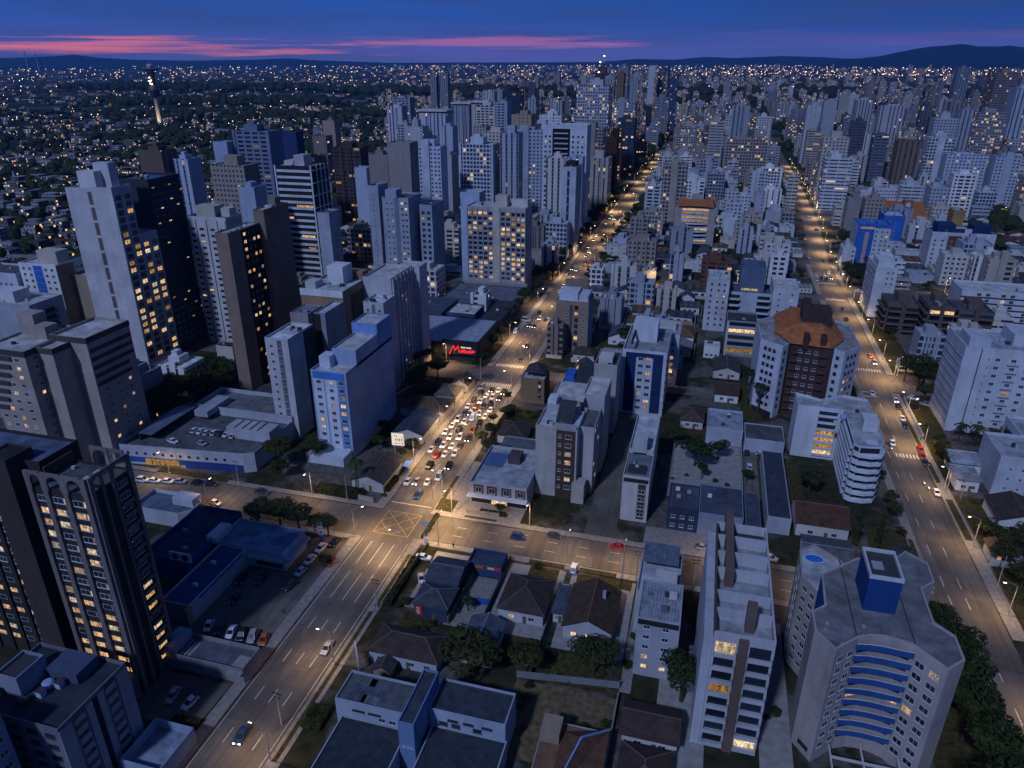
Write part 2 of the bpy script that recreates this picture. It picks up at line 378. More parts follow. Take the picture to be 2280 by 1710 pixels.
class Bld:
    """a building: root empty at the middle of its footprint, parts in local metres"""
    def __init__(s, name, label, cat, pts, h, wall=WH, roof=RG, par=.9, group=None, wmat='plaster', z0=0, rmat='roofing', rname='roof', th=.25, autolab=None, register=True):
        pts = ccw(pts); s.cx = sum(p[0] for p in pts)/len(pts); s.cy = sum(p[1] for p in pts)/len(pts)
        s.root = thing(name, label, cat, s.cx, s.cy, 0, 0, group)
        if autolab: auto(s.root, autolab, cat, group)
        s.p = [(p[0]-s.cx, p[1]-s.cy) for p in pts]; s.h = h; s.wall = wall; s.nw = 0; s.extra = []
        if register: occ(min(p[0] for p in pts), max(p[0] for p in pts), min(p[1] for p in pts), max(p[1] for p in pts))
        s.shell(s.p, z0, h, par, wall, roof, wmat, rmat, th)
    def shell(s, pts, z0, h, par, wall, roof, wmat='plaster', rmat='roofing', th=.25, wname='wall', rname='roof'):
        b = MB(); n = len(pts); c = (sum(p[0] for p in pts)/n, sum(p[1] for p in pts)/n)
        inn = []
        for i in range(n):                       # inset corner by th
            p0, p1, p2 = pts[i-1], pts[i], pts[(i+1) % n]
            d1 = Vector((p1[0]-p0[0], p1[1]-p0[1])).normalized(); d2 = Vector((p2[0]-p1[0], p2[1]-p1[1])).normalized()
            n1 = Vector((-d1.y, d1.x)); n2 = Vector((-d2.y, d2.x)); m = (n1+n2); m = m/max(m.dot(n1), .3)
            inn.append((p1[0]+m.x*th, p1[1]+m.y*th))
        for i in range(n):
            a, d = pts[i], pts[(i+1) % n]; ia, id_ = inn[i], inn[(i+1) % n]
            b.poly([(*a, z0), (*d, z0), (*d, h), (*a, h)])
            b.poly([(*a, h), (*d, h), (*id_, h), (*ia, h)])
            b.poly([(*id_, h-par), (*ia, h-par), (*ia, h), (*id_, h)])
        w = obj(wname, b, wmat, s.root, wall)
        r = MB(); r.poly([(*q, h-par+.02) for q in inn]); ro = obj(rname, r, rmat, s.root, roof)
        return w, ro
    def fr(s, e, pts=None):
        p = pts or s.p; a, b = p[e], p[(e+1) % len(p)]; d = Vector((b[0]-a[0], b[1]-a[1])); L = d.length; d /= L
        return a, d, L, atan2(d.y, d.x)
    def win(s, e, us, z0, dz, nf, w=1.4, h=1.3, lit=.12, div=2, pts=None, frame='window_frame', skip=(), off=0., dark='glass', lk=None):
        a, d, L, r = s.fr(e, pts); nx, ny = d.y, -d.x
        for f in range(nf):
            for i, u in enumerate(us):
                if (f, i) in skip: continue
                q = random.random()
                k = ('lit_warm' if random.random() < .75 else 'lit_pale') if (q < lit if lk is None else (f, i) in lk) else dark
                s.extra.append((k, w, h, div, frame, (a[0]+d.x*(u-w/2)+nx*off, a[1]+d.y*(u-w/2)+ny*off, z0+f*dz), r))
    def finish(s, cap=90):
        if s.h > 9 and not getattr(s, 'tidy', 0): s.clutter(random.randint(2, 4))
        ex = sorted(s.extra, key=lambda q: -q[5][2])
        for k, w, h, div, fm, lo, r in ex[:cap]: link('window', win_mesh(w, h, k, div, fm), s.root, lo, r)
        if len(ex) > cap:
            b = MB()
            for k, w, h, div, fm, lo, r in ex[cap:]:
                c, sn = cos(r), sin(r)
                def T(x, y, z): return (lo[0]+x*c-y*sn, lo[1]+x*sn+y*c, lo[2]+z)
                mi = {'glass': 1, 'lit_warm': 2, 'lit_pale': 3}.get(k, 1)
                b.poly([T(0, -.05, 0), T(w, -.05, 0), T(w, -.05, h), T(0, -.05, h)], 0)
                b.poly([T(.1, -.06, .1), T(w-.1, -.06, .1), T(w-.1, -.06, h-.1), T(.1, -.06, h-.1)], mi)
            tag(obj('window', b, ['window_frame', 'glass', 'lit_warm', 'lit_pale'], s.root), kind='stuff')
        return s
    def band(s, e, u0, u1, z0, z1, proud=.12, col=None, mat='plaster', name='wall_panel', pts=None, deep=.02):
        a, d, L, r = s.fr(e, pts); b = MB(); b.box(u0, u1, -proud, deep, z0, z1)
        return obj(name, b, mat, s.root, col or s.wall, (a[0], a[1], 0), r)
    def balcony(s, e, u0, u1, z, deep=1.2, rail=1.0, col=None, pts=None, lit=False, back=2.3, glass='glass'):
        """slab with solid rail and the dark opening behind it"""
        a, d, L, r = s.fr(e, pts); b = MB()
        b.box(u0, u1, -deep, 0, z, z+.15); b.box(u0, u1, -deep, -deep+.12, z+.15, z+rail); b.box(u0, u0+.12, -deep+.12, 0, z+.15, z+rail); b.box(u1-.12, u1, -deep+.12, 0, z+.15, z+rail)
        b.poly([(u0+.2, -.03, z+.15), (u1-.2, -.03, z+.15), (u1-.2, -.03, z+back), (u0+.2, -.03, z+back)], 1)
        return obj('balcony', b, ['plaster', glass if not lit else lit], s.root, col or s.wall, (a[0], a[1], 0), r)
    def clutter(s, n=3):
        xs = [p[0] for p in s.p]; ys = [p[1] for p in s.p]; a, b_ = max(xs)-min(xs), max(ys)-min(ys)
        if a*b_ < 70: return
        for _ in range(n):
            x, y, w = random.uniform(-.34, .34)*a, random.uniform(-.34, .34)*b_, random.uniform(.7, 1.9); q = MB(); q.box(x-w/2, x+w/2, y-w*.4, y+w*.4, s.h-.95, s.h+random.uniform(-.3, .9)); obj('roof_vent', q, 'plaster', s.root, random.choice((GR, OW, RD, DG)))
        if random.random() < .35: s.tank(random.uniform(-.25, .25)*a, random.uniform(-.25, .25)*b_, s.h-.9)
    def roofbox(s, x0, x1, y0, y1, h, col=None, z=None, open_=False, name='roof_house', roof=RD):
        z = s.h-.9 if z is None else z; b = MB(); b.box(x0, x1, y0, y1, z, s.h+h, 0, 0 if not open_ else 1)
        if open_:
            zz = s.h+h; t_ = .25
            b.box(x0, x1, y0, y0+t_, zz, zz+.6); b.box(x0, x1, y1-t_, y1, zz, zz+.6); b.box(x0, x0+t_, y0+t_, y1-t_, zz, zz+.6); b.box(x1-t_, x1, y0+t_, y1-t_, zz, zz+.6)
        return obj(name, b, ['plaster', 'dark_frame'], s.root, col or s.wall)
    def part(s, name, b, mat, col=None): return obj(name, b, mat, s.root, col or s.wall)
    def tank(s, x, y, z, r=1., h=1.4, col=(.25, .35, .55)):
        b = MB(); b.lathe([(r, z), (r*1.08, z+h*.8), (r*.7, z+h), (.01, z+h)], 12); return obj('water_tank', b, 'paint', s.root, col)
def rect(x0, x1, y0, y1): return [(x0, y0), (x1, y0), (x1, y1), (x0, y1)]
def spread(L, n, m=1.2): return [m+(L-2*m)*(i+.5)/n for i in range(n)]
# houses: wall body + pitched roof
def house(label, x0, x1, y0, y1, hw=3.2, hr=2.2, roof=RT, wall=WH, kind='hip', ridge='y', lit=0, rz=0, group=None, rmat='roof_tile', cat='house', name='house', auto_=None, wins=2, eave=.5, chim=False, simple=False):
    cx, cy = (x0+x1)/2, (y0+y1)/2; w, d = (x1-x0)/2, (y1-y0)/2
    t = thing(name, label, cat, cx, cy, 0, rz, group)
    if auto_: auto(t, auto_, cat, group)
    occ(x0, x1, y0, y1)
    b = MB(); W_, D_ = w-eave, d-eave
    b.box(-W_, W_, -D_, D_, 0, hw, 0, bottom=False)
    if kind == 'gable':
        if ridge == 'y':
            for s in (-1, 1): b.poly([(-W_, s*D_, hw), (W_, s*D_, hw), (0, s*D_, hw+hr*.93)][::-s], 0)
        else:
            for s in (-1, 1): b.poly([(s*W_, -D_, hw), (s*W_, D_, hw), (s*W_, 0, hw+hr*.93)][::s], 0)
    obj('wall', b, 'plaster', t, wall)
    r = MB(); z = hw-.12
    if kind == 'hip':
        k = min(w, d)*.98
        A, B = ((0, -d+k, hw+hr), (0, d-k, hw+hr)) if d >= w else ((-w+k, 0, hw+hr), (w-k, 0, hw+hr))
        c = [(-w, -d, z), (w, -d, z), (w, d, z), (-w, d, z)]
        if d >= w: F = [[c[0], c[1], A], [c[1], c[2], B, A], [c[2], c[3], B], [c[3], c[0], A, B]]
        else: F = [[c[0], c[1], B, A], [c[1], c[2], B], [c[2], c[3], A, B], [c[3], c[0], A]]
        for f in F: r.poly(f)
        r.poly(c[::-1])
        caps = MB()
        for p in c: caps.tube(p, min((A, B), key=lambda q: (q[0]-p[0])**2+(q[1]-p[1])**2), .16, .16, 4)
        caps.tube(A, B, .17, .17, 4) if A != B else None
    elif kind == 'gable':
        e = .0
        if ridge == 'y':
            r.poly([(-w, -d, z), (0, -d, hw+hr), (0, d, hw+hr), (-w, d, z)][::-1]); r.poly([(w, -d, z), (w, d, z), (0, d, hw+hr), (0, -d, hw+hr)])
            r.poly([(-w, -d, z-.15), (-w, d, z-.15), (0, d, hw+hr-.15), (0, -d, hw+hr-.15)][::-1]); r.poly([(w, -d, z-.15), (0, -d, hw+hr-.15), (0, d, hw+hr-.15), (w, d, z-.15)][::-1])
        else:
            r.poly([(-w, -d, z), (w, -d, z), (w, 0, hw+hr), (-w, 0, hw+hr)]); r.poly([(-w, d, z), (-w, 0, hw+hr), (w, 0, hw+hr), (w, d, z)])
        caps = MB(); caps.tube((0, -d, hw+hr), (0, d, hw+hr), .16, .16, 4) if ridge == 'y' else caps.tube((-w, 0, hw+hr), (w, 0, hw+hr), .16, .16, 4)
    else:                # shed / flat sheet roof
        r.poly([(-w, -d, z+.1), (w, -d, z+.1), (w, d, z+hr), (-w, d, z+hr)]); r.poly([(-w, -d, z), (-w, d, z+hr-.1), (w, d, z+hr-.1), (w, -d, z)]); caps = None
        b2 = MB(); b2.box(-W_, W_, D_-.2, D_, hw, hw+hr-.1); obj('wall', b2, 'plaster', t, wall)
    ro = obj('roof', r, rmat, t, roof)
    if caps and not simple: obj('ridge_cap', caps, 'plaster', ro, k3(roof, 1.8) if roof != RD else (.3, .3, .32))
    if wins:
        for i, u in enumerate(spread(2*W_, wins, .6)):
            kd = 'lit_warm' if i < lit else 'glass'
            link('window', win_mesh(min(1.5, W_*.5), 1.2, kd), t, (-W_+u-.6, -D_, 1.0), 0)
    if not simple:
        db = MB(); db.box(0, .9, -.08, .02, 0, 2.1); obj('door', db, 'paint', t, (.12, .08, .05), (W_*.1, -D_, 0))
    if chim:
        q = MB(); q.box(-.4, .4, -.4, .4, hw, hw+hr+.8); obj('chimney', q, 'plaster', ro, k3(wall, .8), (w*.4, d*.3, 0))
    return t
def low(label, x0, x1, y0, y1, h, wall=OW, roof=RG, par=.6, cat='building', name='low_building', rmat='roofing', wins=0, lit=0., autolab=None, clutter=True, face=0):
    B = Bld(name, label, cat, rect(x0, x1, y0, y1), h, wall, roof, par, rmat=rmat, autolab=autolab)
    if wins:
        L = B.fr(face)[2]; B.win(face, spread(L, wins, .5), 1.0, 3.0, max(1, int(h/3.1)), 1.3, 1.1, lit)
    if clutter and (x1-x0) > 5:
        for i in range(random.randint(1, 3)):
            c = MB(); x, y = random.uniform(-.3, .3)*(x1-x0), random.uniform(-.3, .3)*(y1-y0); c.box(x-.6, x+.6, y-.4, y+.4, h-par, h-par+.9); obj('roof_vent', c, 'paint', B.root, random.choice((GR, WH, RD)))
    return B.finish()
def sheet(name, x0, x1, y0, y1, z, mat, kind='structure'):
    b = MB(); b.poly([(x0, y0, z), (x1, y0, z), (x1, y1, z), (x0, y1, z)]); return tag(obj(name, b, mat), kind=kind)
# ------------------------------------------------------------------ ground, streets
def ground():
    g = MB(); xs = [-21800, -600, 700, 21800]; ys = [-600, 1000, 21800]
    g.poly([(-650, -300, 0), (650, -300, 0), (650, 700, 0), (-650, 700, 0)], 0)
    for q in ((-21800, -650, -300, 700), (650, 21800, -300, 700), (-21800, 21800, 700, 2500), (-21800, 21800, 2500, 21800)): g.poly([(q[0], q[2], gz(q[2])), (q[1], q[2], gz(q[2])), (q[1], q[3], gz(q[3])), (q[0], q[3], gz(q[3]))], 1)
    struct('ground', g, ['soil_ground', 'far_land'])
ground()
RR = [(73.2, -60), (73.2, 276), (75.4, 330), (75.4, 521), (84., 669), (87.5, 838), (89, 1029), (93, 2600)]     # right-hand road centre line
def rrx(y):
    for (a, b), (c, d) in zip(RR, RR[1:]):
        if y <= d: return a+(c-a)*(y-b)/(d-b)
    return RR[-1][0]
def strip(mb, line, off0, off1, z, m=0):
    for (a, b), (c, d) in zip(line, line[1:]): mb.poly([(a+off0, b, z), (a+off1, b, z), (c+off1, d, z), (c+off0, d, z)], m)
def kerbed(mb, x0, x1, y0, y1, z=.13): mb.box(x0, x1, y0, y1, 0, z, 0, bottom=False)
def streets():
    r = MB(); AV = [(-80, -60), (-80, 760), (-82, 1700)]
    strip(r, AV, -7.3, 7.3, .012); struct('avenue', r, 'asphalt')
    r = MB(); strip(r, RR, -6.2, 6.4, .012); struct('right_road', r, 'asphalt')
    r = MB()
    for x0, x1, y0, y1 in ((-72.7, 66.9, 159.6, 171.6), (-240, -87.3, 156.8, 170.6), (-230, -87.3, 272, 289), (-72.7, 67., 281, 290), (67, 300, 306, 325), (-72.7, 69, 436, 446), (82, 330, 446, 470), (82, 330, 150, 158), (-72.7, 69, 650, 660), (-400, -87.5, 420, 429), (-72.7, 80, 860, 872), (94, 500, 720, 732), (96, 600, 985, 997)):
        r.poly([(x0, y0, .008), (x1, y0, .008), (x1, y1, .008), (x0, y1, .008)]); occ(x0, x1, y0, y1, .5)
    struct('cross_street', r, 'asphalt')
    occ(-91.5, -69.5, -60, 1700, 0)
    for (a, b), (c, d) in zip(RR, RR[1:]):
        n = max(1, int((d-b)/60))
        for i in range(n):
            x = rrx(b+(d-b)*(i+.5)/n); occ(x-10, x+10, b+(d-b)*i/n, b+(d-b)*(i+1)/n, 0)
    p = MB()          # raised pavements
    for x0, x1, y0, y1 in ((-72.5, -69.6, -60, 159.2), (-72.5, -69.6, 172, 280.6), (-72.5, -69.6, 290.5, 435), (-72.5, -69.6, 447, 649), (-72.5, -69.6, 661, 858), (-90.5, -87.6, -60, 156.4), (-90.5, -87.6, 171, 271.6), (-90.5, -87.6, 289.4, 419), (-90.5, -87.6, 430, 760),
                           (-69.6, 66, 172, 174.2), (-69.6, 63, 157, 159.2), (-240, -90.5, 171, 173), (-200, -90.5, 154.2, 156.4), (64.2, 66.8, 174.2, 280), (64.2, 66.8, -60, 157), (79.9, 83.4, -60, 149), (79.9, 83.4, 159, 305), (82.2, 85.2, 326, 445), (66.2, 69, 291, 435), (66.2, 69, 447, 520), (82.2, 85.2, 471, 520)):
        kerbed(p, x0, x1, y0, y1)
    struct('pavement', p, 'paving')
    m = MB(); y = MB()
    def dash(x, y0, l=3.8, w=.16): m.poly([(x-w/2, y0, .02), (x+w/2, y0, .02), (x+w/2, y0+l, .02), (x-w/2, y0+l, .02)])
    for k in range(-2, 30):
        yy = 62.5+k*11.2+.3
        if 156 < yy+4 and yy < 176 or 268 < yy+4 and yy < 294: continue
        long = 138 < yy < 157
        for x in (-83.6, -80.2, -76.8): dash(x, yy, 3.8)
    for x in (-83.6, -80.2, -76.8): dash(x, 134, 21, .18)
    for k in range(0, 14):
        yy = 176+k*14
        if 300 < yy < 330: continue
        for x in (-3.9, .2): dash(rrx(yy)+x, yy, 4.6, .15)
    for k in range(0, 5):
        yy = 120+k*12; dash(69.4, yy, 4.5); dash(73.4, yy, 4.5)
    for x in (-86.8, -73.2): m.poly([(x-.06, -60, .021), (x+.06, -60, .021), (x+.06, 156, .021), (x-.06, 156, .021)])
    def zebra(x0, x1, y0, y1, n):
        w = (x1-x0)/n
        for i in range(n): m.poly([(x0+i*w, y0, .022), (x0+i*w+w*.5, y0, .022), (x0+i*w+w*.5, y1, .022), (x0+i*w, y1, .022)])
    zebra(-86.6, -73.6, 269, 272.2, 13); zebra(-86.6, -73.6, 290.5, 293.6, 13); zebra(69, 80, 303.5, 304.1, 1); zebra(69, 80, 299, 299.6, 1); zebra(70, 81, 328, 331, 10); zebra(71.5, 79.3, 247.6, 250.4, 7); zebra(68, 80.5, 472, 475.5, 10); zebra(70, 80.5, 437, 440, 10)
    for yy in (175.2, 268.): m.poly([(-86.6, yy, .022), (-73.5, yy, .022), (-73.5, yy+.35, .022), (-86.6, yy+.35, .022)])
    for yy in (163.4, 167.6):
        for x in range(-62, 60, 9): m.poly([(x, yy, .022), (x+3, yy, .022), (x+3, yy+.14, .022), (x, yy+.14, .022)])
    struct('lane_markings', m, 'road_paint')
    # yellow box junction
    X0, X1, Y0, Y1 = -85.4, -74.6, 159.2, 170.6; w = .22
    for k in range(4):
        a = ((X0, Y0), (X1, Y0), (X1, Y1), (X0, Y1))[k]; b = ((X0, Y0), (X1, Y0), (X1, Y1), (X0, Y1))[(k+1) % 4]
        y.obox(((a[0]+b[0])/2, (a[1]+b[1])/2), (b[0]-a[0], b[1]-a[1]), w, hypot(b[0]-a[0], b[1]-a[1])+w, .0, .022+.003*(k % 2))
    for i, (a, b) in enumerate((((X0, Y0), (X1, Y1)), ((X0, Y1), (X1, Y0)), ((X0, (Y0+Y1)/2), ((X0+X1)/2, Y1)), (((X0+X1)/2, Y0), (X1, (Y0+Y1)/2)), ((X0, (Y0+Y1)/2), ((X0+X1)/2, Y0)), (((X0+X1)/2, Y1), (X1, (Y0+Y1)/2)))):
        y.obox(((a[0]+b[0])/2, (a[1]+b[1])/2), (b[0]-a[0], b[1]-a[1]), w*.8, hypot(b[0]-a[0], b[1]-a[1]), 0, .026+.002*i)
    struct('box_junction', y, 'yellow_paint')
    v = MB()        # grass verges beside the kerbs
    for x0, x1, y0, y1 in ((-71.6, -70.6, 84, 128), (-71.3, -70.2, 130, 152), (-72.2, -70.9, 178, 195), (-38, -28, 156.9, 158.6), (-24, -14, 156.9, 158.6), (-62, -52, 173.2, 174.1), (-170, -143, 171.2, 174.5), (80.6, 82.6, 200, 222), (80.4, 81.8, 232, 246), (80.4, 81.8, 258, 298), (64.6, 65.8, 180, 196)):
        v.box(x0, x1, y0, y1, .0, .17, bottom=False)
    v.box(-72, -66.5, 174.6, 181, 0, .15)
    struct('grass_verge', v, 'grass')
    # roundabout nose with hump, patches
    q = MB(); q.lathe([(3.2, .02), (2.6, .03), (.01, .03)], 20, c=(-86.5, 278)); struct('tar_patch', q, 'dark_frame')
streets()
# block surfaces that show between the buildings
for nm, x0, x1, y0, y1, mat in (('car_park', -112, -87.7, 110.5, 152, 'asphalt'), ('car_park', -107, -91, 86, 98.5, 'asphalt'), ('yard', -64, -52.5, 132, 155.5, 'concrete'), ('yard', -52.5, -43.4, 128.5, 148, 'paving'), ('yard', -42.6, -27.2, 128, 156, 'concrete'), ('yard', -25.5, -8.6, 128, 156, 'concrete'),
                                ('lawn', -38.5, -27.5, 119, 129.5, 'grass'), ('lawn', -25, -11, 117.5, 127, 'grass'), ('lawn', -37, -29, 150.3, 156, 'grass'), ('lawn', -24, -9.5, 152.6, 156, 'grass'), ('bare_lot', -30.5, -8.2, 97, 116.8, 'dry_grass'), ('yard', -8.2, -5.8, 119, 157, 'paving'), ('lawn', -63, -53, 122.5, 131, 'grass'),
                                ('driveway', 19.3, 25, 180, 243, 'asphalt'), ('yard', -4, 19, 201, 240, 'concrete'), ('lawn', 24.5, 38, 206, 234, 'grass'), ('lawn', -66, -53, 233, 250, 'grass'), ('yard', -69.4, -45, 174.4, 206, 'paving'), ('driveway', -25.8, -17, 174.4, 262, 'asphalt'), ('yard', -8.6, 19, 174.2, 183, 'paving'),
                                ('driveway', 20.6, 27, 98, 150, 'concrete'), ('lawn', 53.5, 64, 90, 200, 'grass'), ('yard', 0, 10, 88, 128, 'concrete'), ('lawn', 84, 100, 160, 225, 'grass'), ('lawn', 84, 92, 248, 300, 'grass'), ('parking_bay', 84.5, 104, 285, 304, 'asphalt'), ('lawn', 56, 66.5, 326, 345, 'grass'), ('lawn', 85.5, 96, 328, 400, 'grass'),
                                ('lawn', -45, -20, 318, 352, 'grass'), ('lawn', 19.5, 27, 262, 300, 'grass'), ('lawn', 0, 8, 244, 272, 'grass')):
    sheet(nm, x0, x1, y0, y1, .03 if mat != 'grass' else .05, mat)
# ------------------------------------------------------------------ the near buildings, one by one
def arch(B, e, u0, u1, z0, z1, col, proud=.5, n=8):
    a, d, L, r = B.fr(e); m = MB(); c = (u0+u1)/2; R = (u1-u0)/2*.84; zs = z1-.7-R
    P = [(c-R*cos(pi*i/n), zs+R*sin(pi*i/n)) for i in range(n+1)]
    for y in (-proud, -proud+.3):
        for i in range(n):
            q = [(P[i][0], y, P[i][1]), (P[i+1][0], y, P[i+1][1]), (P[i+1][0], y, z1), (P[i][0], y, z1)]; m.poly(q if y == -proud else q[::-1])
        for s, x in ((1, u0), (-1, u1)):
            xe = P[0][0] if s == 1 else P[-1][0]; q = [(x, y, z0), (xe, y, z0), (xe, y, z1), (x, y, z1)]
            m.poly(q if (s == 1) == (y == -proud) else q[::-1])
    for i in range(n): m.poly([(P[i+1][0], -proud, P[i+1][1]), (P[i][0], -proud, P[i][1]), (P[i][0], -proud+.3, P[i][1]), (P[i+1][0], -proud+.3, P[i+1][1])])
    m.poly([(u0, -proud, z1), (u1, -proud, z1), (u1, -proud+.3, z1), (u0, -proud+.3, z1)])
    return obj('arch', m, 'plaster', B.root, col, (a[0], a[1], 0), r)
# A dark tower with the arches
DW = (.040, .033, .031); PC = (.17, .15, .145)
A = Bld('apartment_tower', 'dark brown tower crowned by white-edged arches, many lit windows, near left edge', 'tower', rect(-122, -107.8, 91.8, 102.3), 50.2, DW, RG, .5)
L_ = 14.2
A.shell([(p[0]-A.cx, p[1]-A.cy) for p in rect(-150, -122, 94.8, 104.5)], 0, 53.6, .7, DW, (.10, .13, .2))
A.shell([(p[0]-A.cx, p[1]-A.cy) for p in rect(-131.8, -126, 91.4, 97.5)], 0, 55.2, .4, (.055, .045, .042), DK)
for u in (-.2, 3.6, 8.3, 13.1): A.band(0, u, u+1.1, 0, 53.8, .55, PC, name='pier')
for u in (0., 2.7, 5.2): A.band(1, u, u+(.9 if u < 1 else .45), 0, 53.8, .5, PC, name='pier')
A.band(1, 9.7, 10.5, 0, 53.8, .5, PC, name='pier')
for u0, u1 in ((.9, 3.6), (4.7, 8.3), (9.4, 13.1)): arch(A, 0, u0, u1, 50, 54, PC, .5)
for u0, u1 in ((.9, 2.7), (3.15, 5.2), (5.65, 9.7)): arch(A, 1, u0, u1, 49.5, 54, PC, .45)
for u0, u1 in ((1.2, 4.6), (5.0, 9.4)): arch(A, 2, u0, u1, 50, 54, PC, .45)
A.roofbox(-6.8, -6.4, -2, 5, 2.2, (.1, .06, .05), 50)
for u, w in ((2.3, 2.2), (6.1, 2.3), (7.8, .8), (10.8, 2.3), (12.5, .8)): A.win(0, [u], 2.6, 2.78, 17, w, 1.35, .47, 2 if w > 1 else 1, dark='glass')
A.win(1, [7.7], 3.2, 2.78, 17, 2.6, 1.3, .40, 3)
for f in range(16): A.balcony(1, 6.3, 9.2, 2.0+f*2.78, .7, .9, PC)
lw = [(p[0]-A.cx, p[1]-A.cy) for p in rect(-150, -122, 94.8, 104.5)]
A.win(0, [2, 6, 10, 14, 17], 4, 2.78, 17, 2.0, 1.25, .4, 2, pts=lw)
for u in (0, 4.2, 8.2, 12.2): A.band(0, u, u+.5, 0, 53, .4, DW, name='pier', pts=lw)
q = MB(); q.box(-1, 7.1, -11, -5.3, 0, 5.2); A.part('lobby', q, 'plaster', PC); A.finish(100)
# B blue-roofed block at the bottom left corner
B = Bld('office_block', 'flat blue-roofed block with striped grey panels, bottom left corner', 'office block', rect(-119.5, -99.3, 66.3, 82.3), 20, (.15, .165, .20), (.03, .038, .055), .8)
B.roofbox(-7.2, -2.4, -3.5, 2.6, 3.2, (.22, .26, .34), open_=True); B.roofbox(-1.9, 5.2, 1.6, 6.8, 1.6, (.06, .08, .14)); B.roofbox(-8.6, -6.4, -6.3, -4.2, 1.2, (.2, .24, .32))
for x, y in ((.6, -2.2), (2.2, .4)):
    q = MB(); q.box(x-.6, x+.6, y-.6, y+.6, 19.2, 20.5); q.box(x-.75, x+.75, y-.75, y+.75, 20.5, 20.65, 0, 1); B.part('skylight', q, ['paint', 'dark_frame'], (.4, .45, .55))
for u0, u1, k in ((0, 2.6, 'p'), (3.1, 5.4, 'w'), (5.9, 7.3, 'p'), (8.6, 9.9, 'p'), (10.3, 12.7, 'w'), (13.2, 15.9, 'p')):
    if k == 'p': B.band(1, u0, u1, 0, 19.2, .18, (.34, .34, .37), name='cladding_panel')
    else:
        for f in range(8): B.band(1, u0, u1, .5+f*2.4, 1.9+f*2.4, .14, (.33, .33, .36), name='cladding_panel')
        B.win(1, [(u0+u1)/2], 1.95, 2.4, 8, u1-u0-.2, .85, 0., 3, frame='dark_frame')
B.band(1, 7.4, 8.5, 0, 19.2, .02, (.012, .016, .03), name='cladding_panel')
B.win(0, [2, 6, 10, 14, 18], 1, 2.7, 7, 2.2, 1.2, 0., 2, frame='dark_frame'); B.finish()
Cb = Bld('apartment_block', 'plain blue-grey wall with white shutters, cut by the bottom left corner', 'apartment block', rect(-126, -106.3, 50, 63.2), 27, (.22, .26, .36), RG)
Cb.win(1, [3, 6, 9, 11.5], 2.5, 2.9, 8, 1.5, 1.2, 0.); Cb.finish()
# D stepped beige tower
DC = (.36, .31, .28); DB = (.07, .06, .06)
D = Bld('apartment_tower', 'beige stepped tower with dark brown parapet bands behind the arched tower', 'tower', rect(-215, -198.5, 160, 184), 44.5, DC, OW, .8)
d2 = [(p[0]-D.cx, p[1]-D.cy) for p in rect(-200, -192.5, 164.5, 184)]; D.shell(d2, 0, 44.3, .8, DC, OW)
d3 = [(p[0]-D.cx, p[1]-D.cy) for p in rect(-200, -186, 171.5, 190)]; D.shell(d3, 0, 46, 1., DC, OW)
for e, pp, L2, hh in ((0, d3, 14, 46), (1, d3, 18.5, 46), (0, d2, 7.5, 44.3), (1, d2, 7, 44.3), (0, None, 16.5, 44.5), (1, None, 4.5, 44.5)):
    D.band(e, -.15, L2+.15, hh-1.9, hh-.05, .16, DB, pts=pp, name='parapet_band')
for f in range(5):
    D.band(1, .6+.0, 18.0-f*0-(2.5 if f > 2 else 0), 40.6-f*2.9, 41.9-f*2.9, .14, DB, pts=d3, name='parapet_band')
D.win(1, [4, 9, 14], 3., 2.9, 13, 1.3, 1.2, .1, pts=d3)
D.win(1, [3.2], 3., 2.9, 14, 1.3, 1.2, .35); D.win(0, [2, 5.5, 9, 13], 3, 2.9, 14, 1.6, 1.25, .38)
for f in range(7): D.band(0, 0, 11-f*1.1, 41-f*2.9, 42.3-f*2.9, .5, DB, name='parapet_band')
D.roofbox(-7.5, -1, 2, 7, 6.5, DC); D.roofbox(0, 5, 0, 5, 3.5, DC); D.finish(100)
# E apartment group behind it
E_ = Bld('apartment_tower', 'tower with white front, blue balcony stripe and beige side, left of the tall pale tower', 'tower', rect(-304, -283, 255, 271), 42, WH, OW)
E_.win(0, [2.5, 6, 15, 18.5], 4, 2.9, 13, 1.5, 1.3, .05); E_.band(0, 8, 13, 0, 41, .1, BL); E_.win(0, [9.5, 11.7], 4, 2.9, 13, 1.5, 1.3, .08)
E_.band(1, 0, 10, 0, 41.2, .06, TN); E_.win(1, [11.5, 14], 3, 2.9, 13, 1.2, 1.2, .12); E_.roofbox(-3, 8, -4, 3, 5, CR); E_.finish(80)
E2 = Bld('apartment_block', 'blue-shadowed block with white front stepping down at the left edge', 'apartment block', rect(-330, -305, 253, 268), 37, (.5, .53, .6), RG); E2.win(0, [15, 18, 21], 4, 3, 10, 1.4, 1.2, .05); E2.finish(40)
E3 = Bld('apartment_block', 'block with curved dark balconies below the white-fronted tower', 'apartment block', rect(-292, -270, 226, 243), 33, (.34, .36, .42), OW)
for f in range(8): E3.balcony(1, 3, 12, 6+f*3, 1.2, 1., (.10, .12, .17))
E3.roofbox(-8, 0, -5, 3, 4, WH); E3.finish()
E4 = Bld('apartment_tower', 'narrow shaded slab with window column, touching the pale tower', 'tower', rect(-283, -262, 262, 275), 36, TN, OW); E4.win(1, [3, 8], 3, 2.9, 11, 1.4, 1.2, .1); E4.win(0, [17, 19.5], 3, 2.9, 11, 1.2, 1.2, .1); E4.finish(40)
